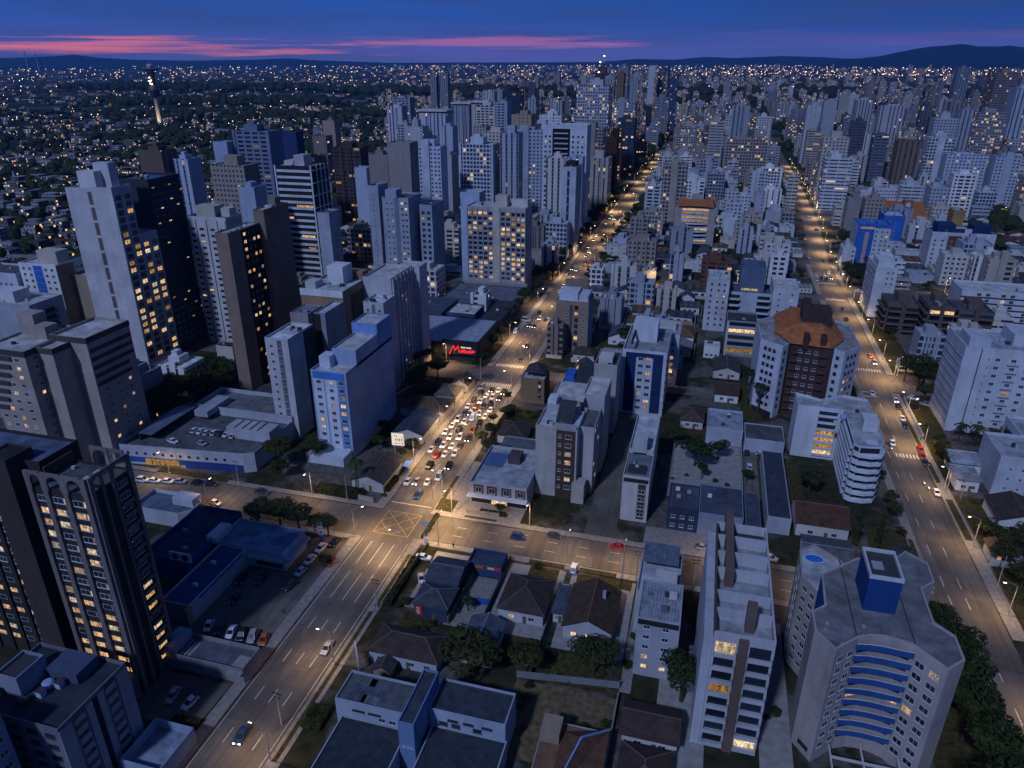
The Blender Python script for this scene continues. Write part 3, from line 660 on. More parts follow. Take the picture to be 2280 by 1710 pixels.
# F tall pale tower + dark glass tower
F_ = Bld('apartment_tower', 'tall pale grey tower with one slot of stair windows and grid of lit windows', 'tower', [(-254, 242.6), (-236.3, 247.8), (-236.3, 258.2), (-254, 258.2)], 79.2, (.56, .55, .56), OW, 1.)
f2 = [(p[0]-F_.cx, p[1]-F_.cy) for p in rect(-254, -236.3, 258.3, 268.6)]; F_.shell(f2, 0, 58, .8, (.46, .47, .52), OW)
F_.roofbox(-6.5, 2, -4, 1, 6, (.56, .55, .56)); F_.roofbox(-1.5, 6, 0, 4.4, 9, (.5, .5, .54)); F_.roofbox(-7.3, -5.5, 2, 4.5, 3, BL)
for f in range(12): F_.band(0, 8.6, 10.2, 3+f*6.3, 8.2+f*6.3, .05, (.13, .115, .11), name='stair_window')
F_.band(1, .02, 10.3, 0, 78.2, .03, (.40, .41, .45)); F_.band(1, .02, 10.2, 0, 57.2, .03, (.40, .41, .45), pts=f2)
F_.win(1, [2.7, 7.9], 3.5, 3.05, 24, 3.1, 1.9, .36, 2, frame='dark_frame', off=.05); F_.win(1, [2.5, 7.7], 3.5, 3.05, 17, 3.1, 1.9, .42, 2, pts=f2, frame='dark_frame', off=.05); F_.finish(100)
Fg = Bld('office_tower', 'dark glass tower joined behind the tall pale tower', 'tower', rect(-254, -236.2, 268.7, 289), 79.4, (.035, .045, .06), RG, .6)
w, _ = Fg.root.children[0], 0
w.data.materials[0] = mt('glass'); Fg.win(1, [2.5, 6, 9.5, 13, 16.5, 20], 4, 3.1, 24, 1.8, .7, .12, 2, frame='dark_frame'); Fg.finish(100)
# G brown twin-slab tower
GC = (.24, .175, .14)
G = Bld('apartment_tower', 'brown tower with blank front and a dark side strip of lit windows', 'tower', rect(-179.6, -174, 233.5, 254.4), 67, GC, (.45, .47, .55), .6)
G.band(1, 8, 20.7, 0, 66.3, .04, (.02, .018, .018)); G.win(1, [10, 13, 16, 19], 4, 3., 21, 1.7, 1.4, .3, 2, frame='dark_frame', off=.07); G.finish(80)
G2 = Bld('apartment_tower', 'taller brown blank slab joined behind the brown window-recess tower', 'tower', rect(-176.4, -171.6, 254.6, 273), 72, k3(GC, .9), OW, .5)
G2.roofbox(-2.5, 1, 2, 6, 3, (.2, .17, .15)); G2.finish()
Hh = Bld('apartment_tower', 'white tower with horizontal brown louvres between pale and brown towers', 'tower', rect(-232, -211.5, 284, 296), 61.4, (.52, .52, .54), (.05, .07, .11), .8)
for u in (.2, 4.3, 9.8, 15.6, 20): Hh.band(0, u, u+.35, 0, 60, .12, DK, name='pier')
Hh.win(0, [2.4, 7, 12.8, 18], 3, 2.9, 19, 2.2, 1., .06, 2, frame='dark_frame'); Hh.band(1, 0, 12, 0, 60, .05, (.42, .42, .45)); Hh.roofbox(-7.5, 2.5, -2.5, 4, 4.2, CR); Hh.roofbox(4, 8.5, 0, 5, 3, OW); Hh.finish(80)
# K black and white banded tower
K = Bld('office_tower', 'black tower with white bands and white corner posts', 'tower', rect(-251.6, -227.3, 390.6, 410), 70.6, (.022, .022, .025), OW, .7)
for f in range(19): K.band(0, 1.2, 23.2, 2+f*3.6, 3.4+f*3.6, .5, (.55, .57, .62), name='white_band')
for u in (0, 23.5): K.band(0, u, u+.8, 0, 70.6, .6, WH, name='pier')
for u in (4.8, 9.6, 14.4, 18.6): K.band(1, u, u+.8, 0, 70.4, .5, WH, name='pier')
for f in range(10): K.band(1, 0, 19.2, 3+f*7.2, 3.6+f*7.2, .4, WH, name='white_band')
for f, a, b in ((12, 12, 23), (10, 3, 9), (7, 13, 22), (5, 17, 22)): K.band(0, a, b, 3.5+f*3.6, 4.7+f*3.6, .1, mat='lit_warm', name='window')
K.roofbox(-1, 5.5, -6, 3, 5.5, (.42, .42, .45)); K.roofbox(-9, -3, -4, 5, 2, OW); K.finish()
# small white slab towers along the cross street, left of the avenue
Za = Bld('apartment_tower', 'slim white slab tower, front slit recess, in front of ochre tower', 'tower', rect(-144.6, -135.6, 205, 222), 38.5, (.46, .46, .48), (.6, .62, .68), .8)
Za.band(0, 4.6, 6.4, 0, 37.8, .02, (.10, .10, .12)); Za.win(0, [2.3], 3, 2.9, 12, 1.2, 1.1, 0.); Za.win(0, [5.5], 3, 2.9, 12, 1., 1.3, 0.); Za.band(1, 10, 17.1, 0, 37.7, .04, (.05, .05, .06)); Za.finish()
Zb = Bld('apartment_tower', 'beige-grey blank-sided tower with slate cap behind the slim white slab', 'tower', rect(-146.3, -139, 225, 236), 41, (.30, .27, .25), (.2, .22, .26), .4); Zb.finish()
Zc = Bld('apartment_tower', 'grey windowless tower flank with dark stripe, right of slate-capped tower', 'tower', rect(-137, -132.5, 226, 241), 41.5, (.26, .27, .30), (.5, .52, .6), .6); Zc.band(0, 0, 2.6, 0, 41, .05, DK); Zc.finish()
Zd = Bld('apartment_tower', 'ochre tower with scalloped parapets and white roof terraces', 'tower', rect(-151.5, -133.2, 242, 268), 45, (.30, .20, .12), (.45, .47, .52), .7)
Zd.roofbox(-3, 4, -2, 6, 6.5, WH); Zd.roofbox(-8.5, -4, -10, -4, 2, OW); Zd.roofbox(-8, 8, 7, 12, 2.5, (.3, .2, .12)); Zd.band(0, 0, 18.3, 42.5, 45.2, .3, WH, name='parapet_band')
Zd.band(1, 6, 26.2, 0, 42, .05, (.10, .07, .05)); Zd.win(1, [10, 13, 18, 22], 4, 3, 12, 1.6, 1.3, .25); Zd.finish(60)
bl = Bld('apartment_block', 'light blue block with white front panels and huge blank blue side', 'apartment block', rect(-123.2, -110.2, 197, 234), 32, (.31, .39, .52), OW, .8, z0=0)
b2 = [(p[0]-bl.cx, p[1]-bl.cy) for p in rect(-119, -110.2, 205, 222)]; bl.shell(b2, 31, 37, .6, (.3, .38, .55), OW)
b3 = [(p[0]-bl.cx, p[1]-bl.cy) for p in rect(-120, -110.2, 222.1, 234)]; bl.shell(b3, 31, 40.5, .6, (.16, .28, .55), OW)
bl.band(0, .8, 12.2, 29.2, 31.6, .2, (.06, .19, .58)); bl.band(0, .8, 4.6, 0, 29, .15, (.55, .6, .7)); bl.band(0, 5.2, 9.4, 0, 29, .18, (.55, .6, .7)); bl.band(0, 9.7, 12.2, 0, 29, .05, (.10, .22, .55))
bl.win(0, [2.7], 2.2, 2.8, 10, 1.7, 1.2, .08, off=.17); bl.win(0, [7.3], 2.2, 2.8, 10, 1.5, 1.2, .3, off=.2); bl.win(0, [11], 2.2, 2.8, 10, 1.9, 1.4, .6, off=.08)
bl.roofbox(-5.5, -1.5, -14, -9, 3.2, (.5, .55, .65)); bl.finish()
q = MB(); q.box(-8, 6, -25, -18.6, 0, 3.2); bl.part('entrance_porch', q, 'plaster', (.5, .55, .62))
Ze = Bld('apartment_tower', 'pale ribbed tower with lit window column beside the tiled houses', 'tower', rect(-127.8, -119.2, 247.6, 259), 40, (.46, .46, .49), (.6, .62, .66), .8)
e2 = [(p[0]-Ze.cx, p[1]-Ze.cy) for p in rect(-133, -120.6, 259.1, 281)]; Ze.shell(e2, 0, 46.5, .8, (.47, .47, .5), OW)
e3 = [(p[0]-Ze.cx, p[1]-Ze.cy) for p in rect(-129, -117.4, 281.1, 290)]; Ze.shell(e3, 0, 46, .8, (.47, .47, .5), OW)
Ze.band(0, 3.6, 5, 0, 39, .02, (.16, .16, .19)); Ze.win(0, [1.8, 6.8], 4, 2.9, 12, 1.2, 1.2, 0.)
for u in (.5, 4, 8, 11.5, 15, 18.5, 21.2): Ze.band(1, u, u+.6, 0, 46, .7, (.5, .5, .53), name='rib', pts=e2)
Ze.win(1, [9.8, 13.2], 4, 2.9, 14, 1.5, 1.3, .3, pts=e2); Ze.finish(70)
# slabs and towers along the far left of the avenue
O1 = Bld('apartment_tower', 'grey-blue tower with one lit blank face in front of the banded tower', 'tower', rect(-216, -208.5, 372, 384), 48, (.34, .37, .44), RG); O1.win(1, [2, 5, 8, 10.5], 3, 3, 14, 1.2, 1.2, .03); O1.finish(50)
O2 = Bld('apartment_tower', 'slender grey-blue slab with single window column, beside the wing tower', 'tower', rect(-196, -189.5, 398, 412), 60, (.32, .35, .42), RG); O2.win(0, [3.2], 3, 3, 18, .9, 1.2, 0.); O2.finish()
O3 = Bld('apartment_tower', 'grey-blue tower with rounded bays and yellow lit column at its right', 'tower', [(-187, 397), (-184, 394), (-178, 394), (-176, 396), (-170, 396), (-170, 416), (-187, 416)], 54, (.31, .35, .43), RG)
O3.win(3, [2, 4.4], 4, 3.3, 15, 1.6, 1.4, .34); O3.win(1, [1.5, 4.5], 4, 3.3, 15, 1.2, 1.3, .12); O3.roofbox(-6, 1, -4, 4, 4, (.32, .36, .44)); O3.finish(60)
Rr = Bld('apartment_tower', 'dark roofed tower with two columns of square windows', 'tower', rect(-166.5, -158.7, 404, 424), 49.2, (.30, .34, .42), (.05, .06, .09), .5); Rr.win(0, [2.2, 5.6], 3, 3.4, 13, 1.9, 1.6, .12, 2, frame='dark_frame'); Rr.win(1, [8], 4, 3.4, 12, 1., 1., 0.); Rr.finish()
U = Bld('office_tower', 'wide grey office tower gridded with bright lit windows', 'tower', rect(-136.4, -101.2, 402, 418), 50.2, (.34, .34, .37), OW, .8)
uw = [(p[0]-U.cx, p[1]-U.cy) for p in rect(-146, -134, 419, 431)]; U.shell(uw, 0, 55, 1., (.34, .42, .58), OW)
for u in (0, 3.2, 6.4, 9.5, 12.6, 20, 23.2, 26.3, 29.4, 32.4, 34.8): U.band(0, u, u+.4, 6, 49.5, .35, (.30, .30, .33), name='pier')
U.band(0, 15.8, 19.8, 4, 50, .2, CR)
U.win(0, [1.8, 4.9, 8.1, 11.2, 14.3], 8, 2.9, 14, 2.2, 1.7, .28, 2, frame='dark_frame'); U.win(0, [21.8, 24.9, 28, 31., 33.8], 8, 2.9, 14, 2.2, 1.8, .5, 2, frame='dark_frame')
U.roofbox(-2, 5, -2, 5, 5.5, CR); U.roofbox(6, 16, 3, 7, 3, OW); U.band(0, -2, 37, 4, 6.2, 2.5, (.28, .26, .25), name='canopy')
for u in range(-1, 37, 3): U.band(0, u, u+.6, 0, 4, 2.3, (.28, .26, .25), name='pier')
U.finish(100)
V = Bld('apartment_tower', 'tall slab with a dark vertical stripe down its pale front', 'tower', rect(-101.5, -91.5, 504, 526), 61, (.40, .43, .50), DK); V.band(0, 3.8, 5.6, 3, 58, .06, (.02, .03, .07))
for f in range(9): V.band(0, 3.9, 5.5, 5+f*6, 6+f*6, .1, (.2, .24, .34))
for u in (3, 8, 13, 18): V.band(1, u, u+.5, 0, 60, .4, OW, name='rib')
V.roofbox(-3.5, 3.5, -6, 6, 2.5, DK); V.finish()
X = Bld('apartment_tower', 'white tower with a black ladder of balconies and round windows', 'tower', rect(-134, -98.6, 585, 603), 82, (.50, .53, .60), OW, 1.)
X.band(0, 8, 22, 20, 79, .05, (.012, .012, .014))
for f in range(15): X.balcony(0, 9.5, 20.5, 22+f*3.8, 1.3, 1., (.42, .45, .52))
X.win(0, [2.5, 6, 24.5, 28.5, 32], 4, 3.8, 19, 1.5, 1.5, .05, 1, frame='dark_frame'); X.finish(95)
# beige block and others right of the avenue
b2_ = Bld('apartment_block', 'beige block with curved white roof terraces beside the avenue', 'apartment block', rect(-64.9, -49.6, 317, 332), 25, (.27, .205, .155), (.5, .53, .6), .8)
b2_.band(1, 0, 15, 0, 24.5, .06, (.24, .30, .42)); b2_.win(1, [3, 7, 11], 3, 3, 7, 1.3, 1.2, .05, off=.06); b2_.band(0, 6.6, 8, 2, 23, .02, (.08, .08, .1))
b2_.win(0, [5.3, 13], 3, 3, 7, 1.1, 1.2, .04); b2_.win(0, [9.7], 3, 3, 7, 1.8, 1.9, .12, 2, frame='dark_frame'); b2_.roofbox(-6.9, 2, -4, 5, 3.2, (.5, .53, .62)); b2_.roofbox(2.8, 7, -5.5, 5, 2.4, (.5, .53, .62)); b2_.roofbox(-6, 5, 5, 7.3, 6.5, (.22, .165, .125)); b2_.finish()
bx = Bld('office_block', 'small ochre brick box with slate pagoda roof turret', 'office block', rect(-66, -56.4, 256.5, 266), 10.9, (.25, .165, .09), (.4, .42, .5), .5)
bx.band(0, 7, 8.3, 1, 10, .04, (.05, .04, .035)); bx.win(0, [7.65], 1.2, 3, 3, .9, 1.2, .1, 1, off=.05); bx.band(1, 0, 9.5, 0, 10.2, .05, (.10, .07, .05))
q = MB(); q.box(-2.5, 3, -1, 4.4, 10.2, 12.6); bx.part('turret', q, 'dark_frame'); q = MB()
for a_, b_ in (((-4, -2.6), (4.4, -2.6)), ((4.4, -2.6), (4.4, 5.8)), ((4.4, 5.8), (-4, 5.8)), ((-4, 5.8), (-4, -2.6))): q.poly([(*a_, 12.4), (*b_, 12.4), (.2, 2.2 if a_[1] != b_[1] else 1.6, 15.4), (.2, 1.6, 15.4)][:3])
bx.part('roof', q, 'sheet_metal', RD); bx.finish()
ms = Bld('apartment_block', 'grey apartment block with brown window stripe above the corner cafe', 'apartment block', rect(-44.6, -31.7, 191.8, 205), 24.4, (.42, .41, .40), (.45, .47, .5), .8)
m2 = [(p[0]-ms.cx, p[1]-ms.cy) for p in rect(-31.7, -27.2, 196, 210)]; ms.shell(m2, 0, 23.6, .8, (.42, .41, .41), RG)
m3 = [(p[0]-ms.cx, p[1]-ms.cy) for p in rect(-44, -33.6, 205.1, 224)]; ms.shell(m3, 0, 25.6, .8, (.40, .40, .41), OW)
m4 = [(p[0]-ms.cx, p[1]-ms.cy) for p in rect(-33.5, -26.4, 210.1, 226)]; ms.shell(m4, 0, 27.6, .8, (.42, .41, .42), OW)
ms.band(0, 6.5, 12.4, 0, 23.6, .15, (.075, .042, .032)); ms.win(0, [5], 3.4, 2.95, 7, .6, .7, 0.); ms.win(0, [7.6], 3.4, 2.95, 7, .9, 1., 0., 2, off=.16); ms.win(0, [10.2], 3.2, 2.95, 7, 1.9, 1.4, .16, 2, off=.16)
ms.win(1, [2, 5.5, 9], 3.4, 2.95, 7, 1.6, 1.4, .25, pts=m2); ms.band(0, 6.2, 12.6, 24, 26, .2, (.3, .32, .36)); q = MB(); q.poly([(-1, -4, 24), (4, -4, 24), (4.5, 4, 29), (-1, 4, 29)]); ms.part('roof_slope', q, 'sheet_metal', RD)
ms.roofbox(-5.8, -3, 7, 12, 2.5, WH, 24.8); ms.roofbox(3, 5.6, 8, 14, 3, OW, 26.8); q = MB(); q.box(5.6, 9.5, -9, -4, 0, 6.5); ms.part('entrance_porch', q, 'plaster', (.4, .37, .34)); ms.finish()
cf = Bld('cafe', 'low corner cafe with brown framed shopfront windows and roof garden', 'cafe', rect(-63, -44.8, 181.8, 206), 7.4, (.40, .39, .38), (.36, .37, .4), 1.)
for u in (1.3, 5.6, 10.2, 14.6): cf.band(0, u, u+3.2, 3.6, 6.6, .12, (.13, .06, .04)); cf.win(0, [u+1.6], 4, 3, 1, 1.9, 1.9, 0., 2, off=.12)
cf.band(0, -.5, 18.6, 3.1, 3.4, 2., WH, name='awning'); cf.band(0, .5, 18, .3, 3, .06, mat='glass', name='shop_window'); cf.band(0, 7, 12, .4, 2.6, .1, mat='lit_warm', name='shop_window')
q = MB(); q.box(-1, 3, 3, 8, 6.4, 9); cf.part('roof_house', q, 'plaster', (.09, .075, .07)); q = MB(); q.poly([(-8.3, 0, 6.48), (-2, 0, 6.48), (-2, 9, 6.48), (-8.3, 9, 6.48)]); cf.part('terrace', q, 'paint', (.07, .13, .26)); cf.finish()
tb = Bld('apartment_block', 'blank beige block with tiny windows behind the corner cafe block', 'apartment block', rect(-34.4, -26.2, 239, 254), 27.2, (.42, .40, .39), RD); tb.win(0, [5], 14, 6, 2, .6, .8, .5); tb.roofbox(-3, 2, -5, 1, 1.5, OW); tb.finish()
tb2 = Bld('apartment_block', 'white building with sloping slate roof panel and terrace, joined to the beige block', 'apartment block', rect(-46, -34.5, 234, 252), 19, (.5, .52, .56), (.42, .45, .5)); q = MB(); q.poly([(-1, -7, 18.6), (5.6, -7, 18.6), (5.6, 6, 23), (-1, 6, 23)]); tb2.part('roof_slope', q, 'sheet_metal', RD); tb2.roofbox(-5, -1.5, -2, 4, 2, BL); tb2.finish()
bp = Bld('apartment_block', 'white block with navy blue facade panels and large roof room', 'apartment block', rect(-26.6, -10, 258, 288), 26.5, (.50, .53, .60), (.28, .28, .30), .9)
bp.band(0, 1.3, 15.3, 1, 25.4, .12, (.01, .03, .125)); bp.band(0, 5.3, 11.6, 0, 23.6, .2, (.48, .52, .6)); bp.win(0, [7, 10], 2.2, 2.9, 8, 1.9, 1.35, .22, 2, off=.2); bp.win(0, [3, 13.5], 2.4, 2.9, 8, 1.2, 1., .04, 1, off=.12, frame='dark_frame')
for f in range(8): bp.band(0, -.4, 0.1, 2.6+f*2.9, 3.2+f*2.9, .3, DK, name='shutter_box'); bp.band(0, 16.5, 17, 2.6+f*2.9, 3.2+f*2.9, .3, DK, name='shutter_box')
bp.roofbox(-6, 3.4, -3, 7, 6.2, (.55, .57, .62), roof=RG); bp.band(0, 3, 3.5, 28.5, 30.5, -11.6, DK, name='window'); bp.finish()
bq = Bld('apartment_block', 'white and blue rear block with terraces behind the navy panelled block', 'apartment block', rect(-27, -6.8, 288.5, 306), 23, (.46, .49, .56), (.32, .33, .35), .8); bq.win(1, [3, 7, 11], 3, 3, 6, 1.6, 1.3, .3); bq.win(0, [17.5], 6, 3, 5, 1.8, 1.6, .7); bq.roofbox(1, 8, -2, 6, 1.2, OW); bq.finish()
sl_ = Bld('office_block', 'slim white building with brown stripe facing the cross street', 'office block', rect(-16.6, -8.8, 184.5, 199), 15.5, (.47, .46, .45), (.16, .18, .22), .5)
s2 = [(p[0]-sl_.cx, p[1]-sl_.cy) for p in rect(-16.6, -9, 199.1, 224)]; sl_.shell(s2, 0, 16.5, 1., (.45, .46, .48), (.5, .51, .54))
sl_.band(0, 4.6, 6.9, 1, 13, .05, (.075, .045, .035)); sl_.win(0, [5.75], 2, 2.6, 4, 1.9, 1.3, .2, 2, off=.06); sl_.band(0, .3, 7.5, 13.3, 14.6, .03, DK, name='glazing'); sl_.roofbox(-2.5, 1.5, 7, 13, 4.4, (.47, .48, .5)); sl_.roofbox(-2.8, 2.4, -5, -1, .4, RD); sl_.finish()
# ---- right of the avenue: the larger near buildings
ot = Bld('apartment_tower', 'white eight-storey tower with brown core and orange tiled roofs', 'tower', [(31, 267.5), (34.6, 273), (47.4, 271), (52.3, 266.7), (58.8, 275.4), (58, 300), (50, 308), (33, 308), (23, 296), (23.5, 274)], 29.8, (.50, .53, .60), (.3, .28, .28), .8)
ot.band(1, -.3, 13.2, 0, 29.9, .25, (.065, .035, .032)); ot.win(1, [3.5, 6.2, 9.], 3, 3.3, 8, 1.5, 1.2, 0., 2, off=.24); ot.band(0, 4.6, 6.6, 0, 29.9, .1, (.065, .035, .032)); ot.band(2, 0, 2.2, 0, 29.9, .1, (.065, .035, .032))
for f in range(8): ot.balcony(1, .2, 2.6, 2.6+f*3.3, 1.3, 1., (.08, .045, .04)); ot.balcony(1, 10.3, 12.8, 2.6+f*3.3, 1.3, 1., (.08, .045, .04))
ot.win(9, [2.6, 4.6, 6.6], 4, 3.15, 8, 1.35, 1.35, 0., 2, frame='dark_frame'); ot.win(0, [2], 4, 3.15, 8, 1.35, 1.35, 0., 2, frame='dark_frame'); ot.win(2, [4], 4, 3.15, 8, 1.35, 1.35, 0., 2, frame='dark_frame'); ot.win(3, [3, 5.5, 8.], 4, 3.15, 8, 1.4, 1.4, .12, 2, frame='dark_frame')
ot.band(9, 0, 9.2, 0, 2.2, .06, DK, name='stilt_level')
r = MB(); cx, cy = ot.cx, ot.cy
def q3(*p): r.poly([(a-cx, b-cy, c) for a, b, c in p])
q3((34, 271.8, 29.6), (48, 269.8, 29.6), (45.5, 281, 34.5), (37, 281, 34.5)); q3((34, 271.8, 29.6), (37, 281, 34.5), (29, 283, 29.8)); q3((48, 269.8, 29.6), (54, 281, 29.8), (45.5, 281, 34.5))
q3((29, 283, 29.8), (37, 281, 34.5), (36, 303, 34.5), (30, 306, 29.8)); q3((54, 281, 29.8), (53, 306, 29.8), (46.5, 303, 34.5), (45.5, 281, 34.5)); q3((30, 306, 29.8), (36, 303, 34.5), (46.5, 303, 34.5), (53, 306, 29.8)); q3((37, 281, 34.5), (45.5, 281, 34.5), (46.5, 303, 34.5), (36, 303, 34.5))
ot.part('tiled_roof', r, 'roof_tile', OT); ot.tidy = 1
ot.roofbox(-3, 7.5, 0, 9, 9.5, (.055, .035, .035)); ot.roofbox(-2.5, 0, 5, 8.5, 12, (.055, .035, .035))
for x in (-2.8, 3.2): q = MB(); q.box(x, x+1.8, -13, -10.6, 28, 34); ot.part('chimney', q, 'plaster', (.06, .035, .032))
ot.finish(100)
wc = Bld('apartment_block', 'white block with lit balcony strip and curved balcony bow toward the right road', 'apartment block', [(35.6, 239.2), (50, 239), (49.6, 214.5), (51, 213), (57.3, 214), (59, 220), (59, 250), (51.4, 252), (43.5, 246), (35.6, 250)], 19.4, (.52, .55, .61), (.36, .37, .38), .8)
for f in range(7): wc.balcony(0, 6.8, 13., 1.2+f*2.45, .5, .95, lit=('lit_warm' if f in (0, 1, 2, 3) else False), back=2.1)
for f in range(8): wc.band(1, 1.5, 23.5, 1.+f*2.3, 2.0+f*2.3, .8, (.5, .53, .6), name='fin'); wc.band(1, 1.5, 23.5, 2.0+f*2.3, 3.2+f*2.3, .04, DK, name='glazing')
for f in range(7):
    b = MB(); z = .8+f*2.6; P = [(49.4, 214.8), (49.5, 212.6), (51, 211.4), (54.5, 211.2), (57.6, 212.4), (59.2, 216), (59.4, 220)]; P = [(a-wc.cx, c-wc.cy) for a, c in P]
    for a, c in zip(P, P[1:]): b.poly([(*a, z), (*c, z), (*c, z+.85), (*a, z+.85)])
    I_ = [(50.3-wc.cx, 215-wc.cy), (58.4-wc.cx, 220-wc.cy)]
    b.poly([(*p, z+.05) for p in P]+[(*I_[1], z+.05)])
    wc.part('balcony', b, 'plaster', (.55, .58, .64))
    wc.band(3, .3, 6, z+.8, z+2.5, .05, DK, name='glazing'); wc.band(2, .2, 1.9, z+1.1, z+2.45, .03, DK, name='glazing')
wc.roofbox(4.5, 9, -8, -2, 3, (.5, .53, .58)); q = MB(); q.box(4.4, 7.8, -17, -14, 18.6, 18.75); wc.part('terrace_pad', q, 'paint', (.5, .55, .65)); wc.finish()
tw = Bld('apartment_tower', 'beige tower with curved blue balconies and blue roof room, bottom right', 'tower', [(30.1, 111.4), (34.6, 115.8), (37, 117.), (39.2, 117.3), (41.6, 117), (43.8, 116.2), (48.3, 111.3), (51.8, 114.7), (51.8, 120.9), (48.9, 123.9), (49, 133.7), (51.9, 136.5), (52.1, 143.2), (48.4, 146.3), (46.1, 143.5), (38, 141), (30, 133.3), (29.5, 123.5), (26.9, 121), (26.9, 115.6)], 28.8, (.36, .32, .31), (.17, .17, .18), .45, th=.4)
pw = [(p[0]-tw.cx, p[1]-tw.cy) for p in [(30, 133.4), (38, 141.1), (36.3, 146), (31, 150.9), (27.7, 148), (27.2, 138.5)]]; tw.shell(pw, 0, 24, .5, (.36, .32, .31), (.4, .4, .43))
q = MB(); n = 16; q.poly([(30.6-tw.cx+2.0*cos(2*pi*i/n), 145.6-tw.cy+1.35*sin(2*pi*i/n), 23.62) for i in range(n)]); tw.part('pool', q, 'pool_water')
q = MB()
for i in range(16):
    a, b = 2*pi*i/16, 2*pi*(i+1)/16; ox, oy = 30.6-tw.cx, 145.6-tw.cy
    q.poly([(ox+2*cos(a), oy+1.35*sin(a), 23.66), (ox+2*cos(b), oy+1.35*sin(b), 23.66), (ox+2.25*cos(b), oy+1.6*sin(b), 23.66), (ox+2.25*cos(a), oy+1.6*sin(a), 23.66)][::-1])
tw.part('pool_edge', q, 'paint', WH)
bp_ = [(34.3, 115.1), (36.8, 115.6), (39.2, 115.7), (41.7, 115.5), (44.1, 115.4)]
for f in range(9):
    z = 26.3-f*2.72; b = MB(); P = [(a-tw.cx, c-tw.cy) for a, c in bp_]
    for a, c in zip(P, P[1:]):
        b.poly([(*a, z), (*c, z), (*c, z+1.35), (*a, z+1.35)], 0)
        b.poly([(*a, z+1.35), (*c, z+1.35), (c[0], c[1]+.25, z+1.35), (a[0], a[1]+.25, z+1.35)], 2); b.poly([(c[0], c[1]+.25, z), (a[0], a[1]+.25, z), (a[0], a[1]+.25, z+1.35), (c[0], c[1]+.25, z+1.35)], 0)
    Q = [(34.6-tw.cx, 115.9-tw.cy), (43.8-tw.cx, 116.3-tw.cy)]
    b.poly([(*p, z+.05) for p in P]+[(*Q[1], z+.05), (39.2-tw.cx, 117.3-tw.cy, z+.05), (*Q[0], z+.05)], 1)
    obj('balcony', b, ['plaster', 'concrete', 'window_frame'], tw.root, (.022, .075, .26))
    for e in (1, 2, 3, 4): tw.band(e, .1, 2.2, z-1.25, z-.1, .04, mat=('lit_warm' if f == 4 and e != 3 else 'glass'), name='window')
tw.tidy = lb_t = 1; tw.win(0, [1.8, 4.6], 3.2, 2.72, 9, 1.55, 1.4, 0., 2); tw.win(5, [1.9, 4.7], 3.2, 2.72, 9, 1.85, 1.4, .08, 2); tw.win(19, [2.2], 30, 1, 0); tw.win(16, [2.8, 6.5], 3, 2.7, 0)
tw.band(19, 1.5, 4.2, 1.5, 2.6, .05, DK, name='window'); tw.band(16, .3, 9.5, 0, 28.5, .06, (.02, .07, .30))
tw.win(5, [2, 4.5], 2.2, 2.7, 8, 1.5, 1.3, 0, 2, pts=pw); tw.win(4, [4, 7], 2.2, 2.7, 8, 1.4, 1.2, 0, 2, pts=pw)
q = MB(); x0, x1, y0, y1 = 36.5-tw.cx, 42.3-tw.cx, 124.5-tw.cy, 133.5-tw.cy; q.box(x0, x1, y0, y1, 28.3, 36); q.box(x0+.3, x1-.3, y0+.3, y1-.3, 36, 36.03, 1)
for b4 in ((x0-.1, x1+.1, y0-.1, y0+.25), (x0-.1, x1+.1, y1-.25, y1+.1), (x0-.1, x0+.25, y0+.25, y1-.25), (x1-.25, x1+.1, y0+.25, y1-.25)): q.box(*b4, 35.9, 36.7, 2)
obj('roof_house', q, ['plaster', 'dark_frame', 'window_frame'], tw.root, (.012, .05, .2)); q = MB(); q.box(x0+1, x0+3, y0+3, y0+5.5, 36.03, 36.2); tw.part('hatch', q, 'paint', GR)
for u0, u1 in (((34.2, 116.), (34.6, 140)), ((44.2, 117), (44.6, 142))): q = MB(); q.box(u0[0]-tw.cx, u0[0]-tw.cx+.22, u0[1]-tw.cy, u1[1]-tw.cy, 28.38, 28.45); tw.part('roof_joint', q, 'dark_frame')
for x, y in ((29.5, 118.5), (29, 116.8), (31.5, 113.6), (36, 119.5)): q = MB(); q.lathe([(.45, 28.37), (.4, 28.6), (.01, 28.6)], 10, c=(x-tw.cx, y-tw.cy)); tw.part('roof_vent', q, 'concrete')
for b4 in ((33, 45.5, 107.2, 107.5), (33, 45.5, 110.2, 110.5), (33, 33.3, 104, 113), (38.8, 39.1, 104, 115), (45.2, 45.5, 104, 113)): q = MB(); q.box(b4[0]-tw.cx, b4[1]-tw.cx, b4[2]-tw.cy, b4[3]-tw.cy, 3.6, 4.1 if b4[1]-b4[0] > 1 else 4.05); tw.part('pergola_beam', q, 'plaster', OW)
tw.finish(100)
lb = Bld('apartment_block', 'long narrow white block with roof courts, brown centre stripe and lit rooms', 'apartment block', rect(8.9, 19.8, 110, 146.5), 29.2, (.43, .44, .47), (.30, .31, .34), 2.4, th=.35)
q = MB(); q.box(-7.2, -5.5, -18.2, 16, 0, 27.5); lb.part('side_wall', q, 'plaster', (.43, .45, .50)); q = MB(); q.box(-5.5, -5.2, -18.2, 17, 28, 29.6); lb.part('coping', q, 'plaster', (.12, .07, .05))
for y in (-12, -6.5, .5, 6, 12.2): q = MB(); q.box(-5.1, 5.1, y, y+.45, 26.8, 29.3+random.uniform(-.2, .6)); lb.part('cross_wall', q, 'plaster', (.43, .45, .5))
q = MB(); q.box(-5, 5, 12.7, 17.9, 26.85, 27); lb.part('glass_roof', q, 'glass')
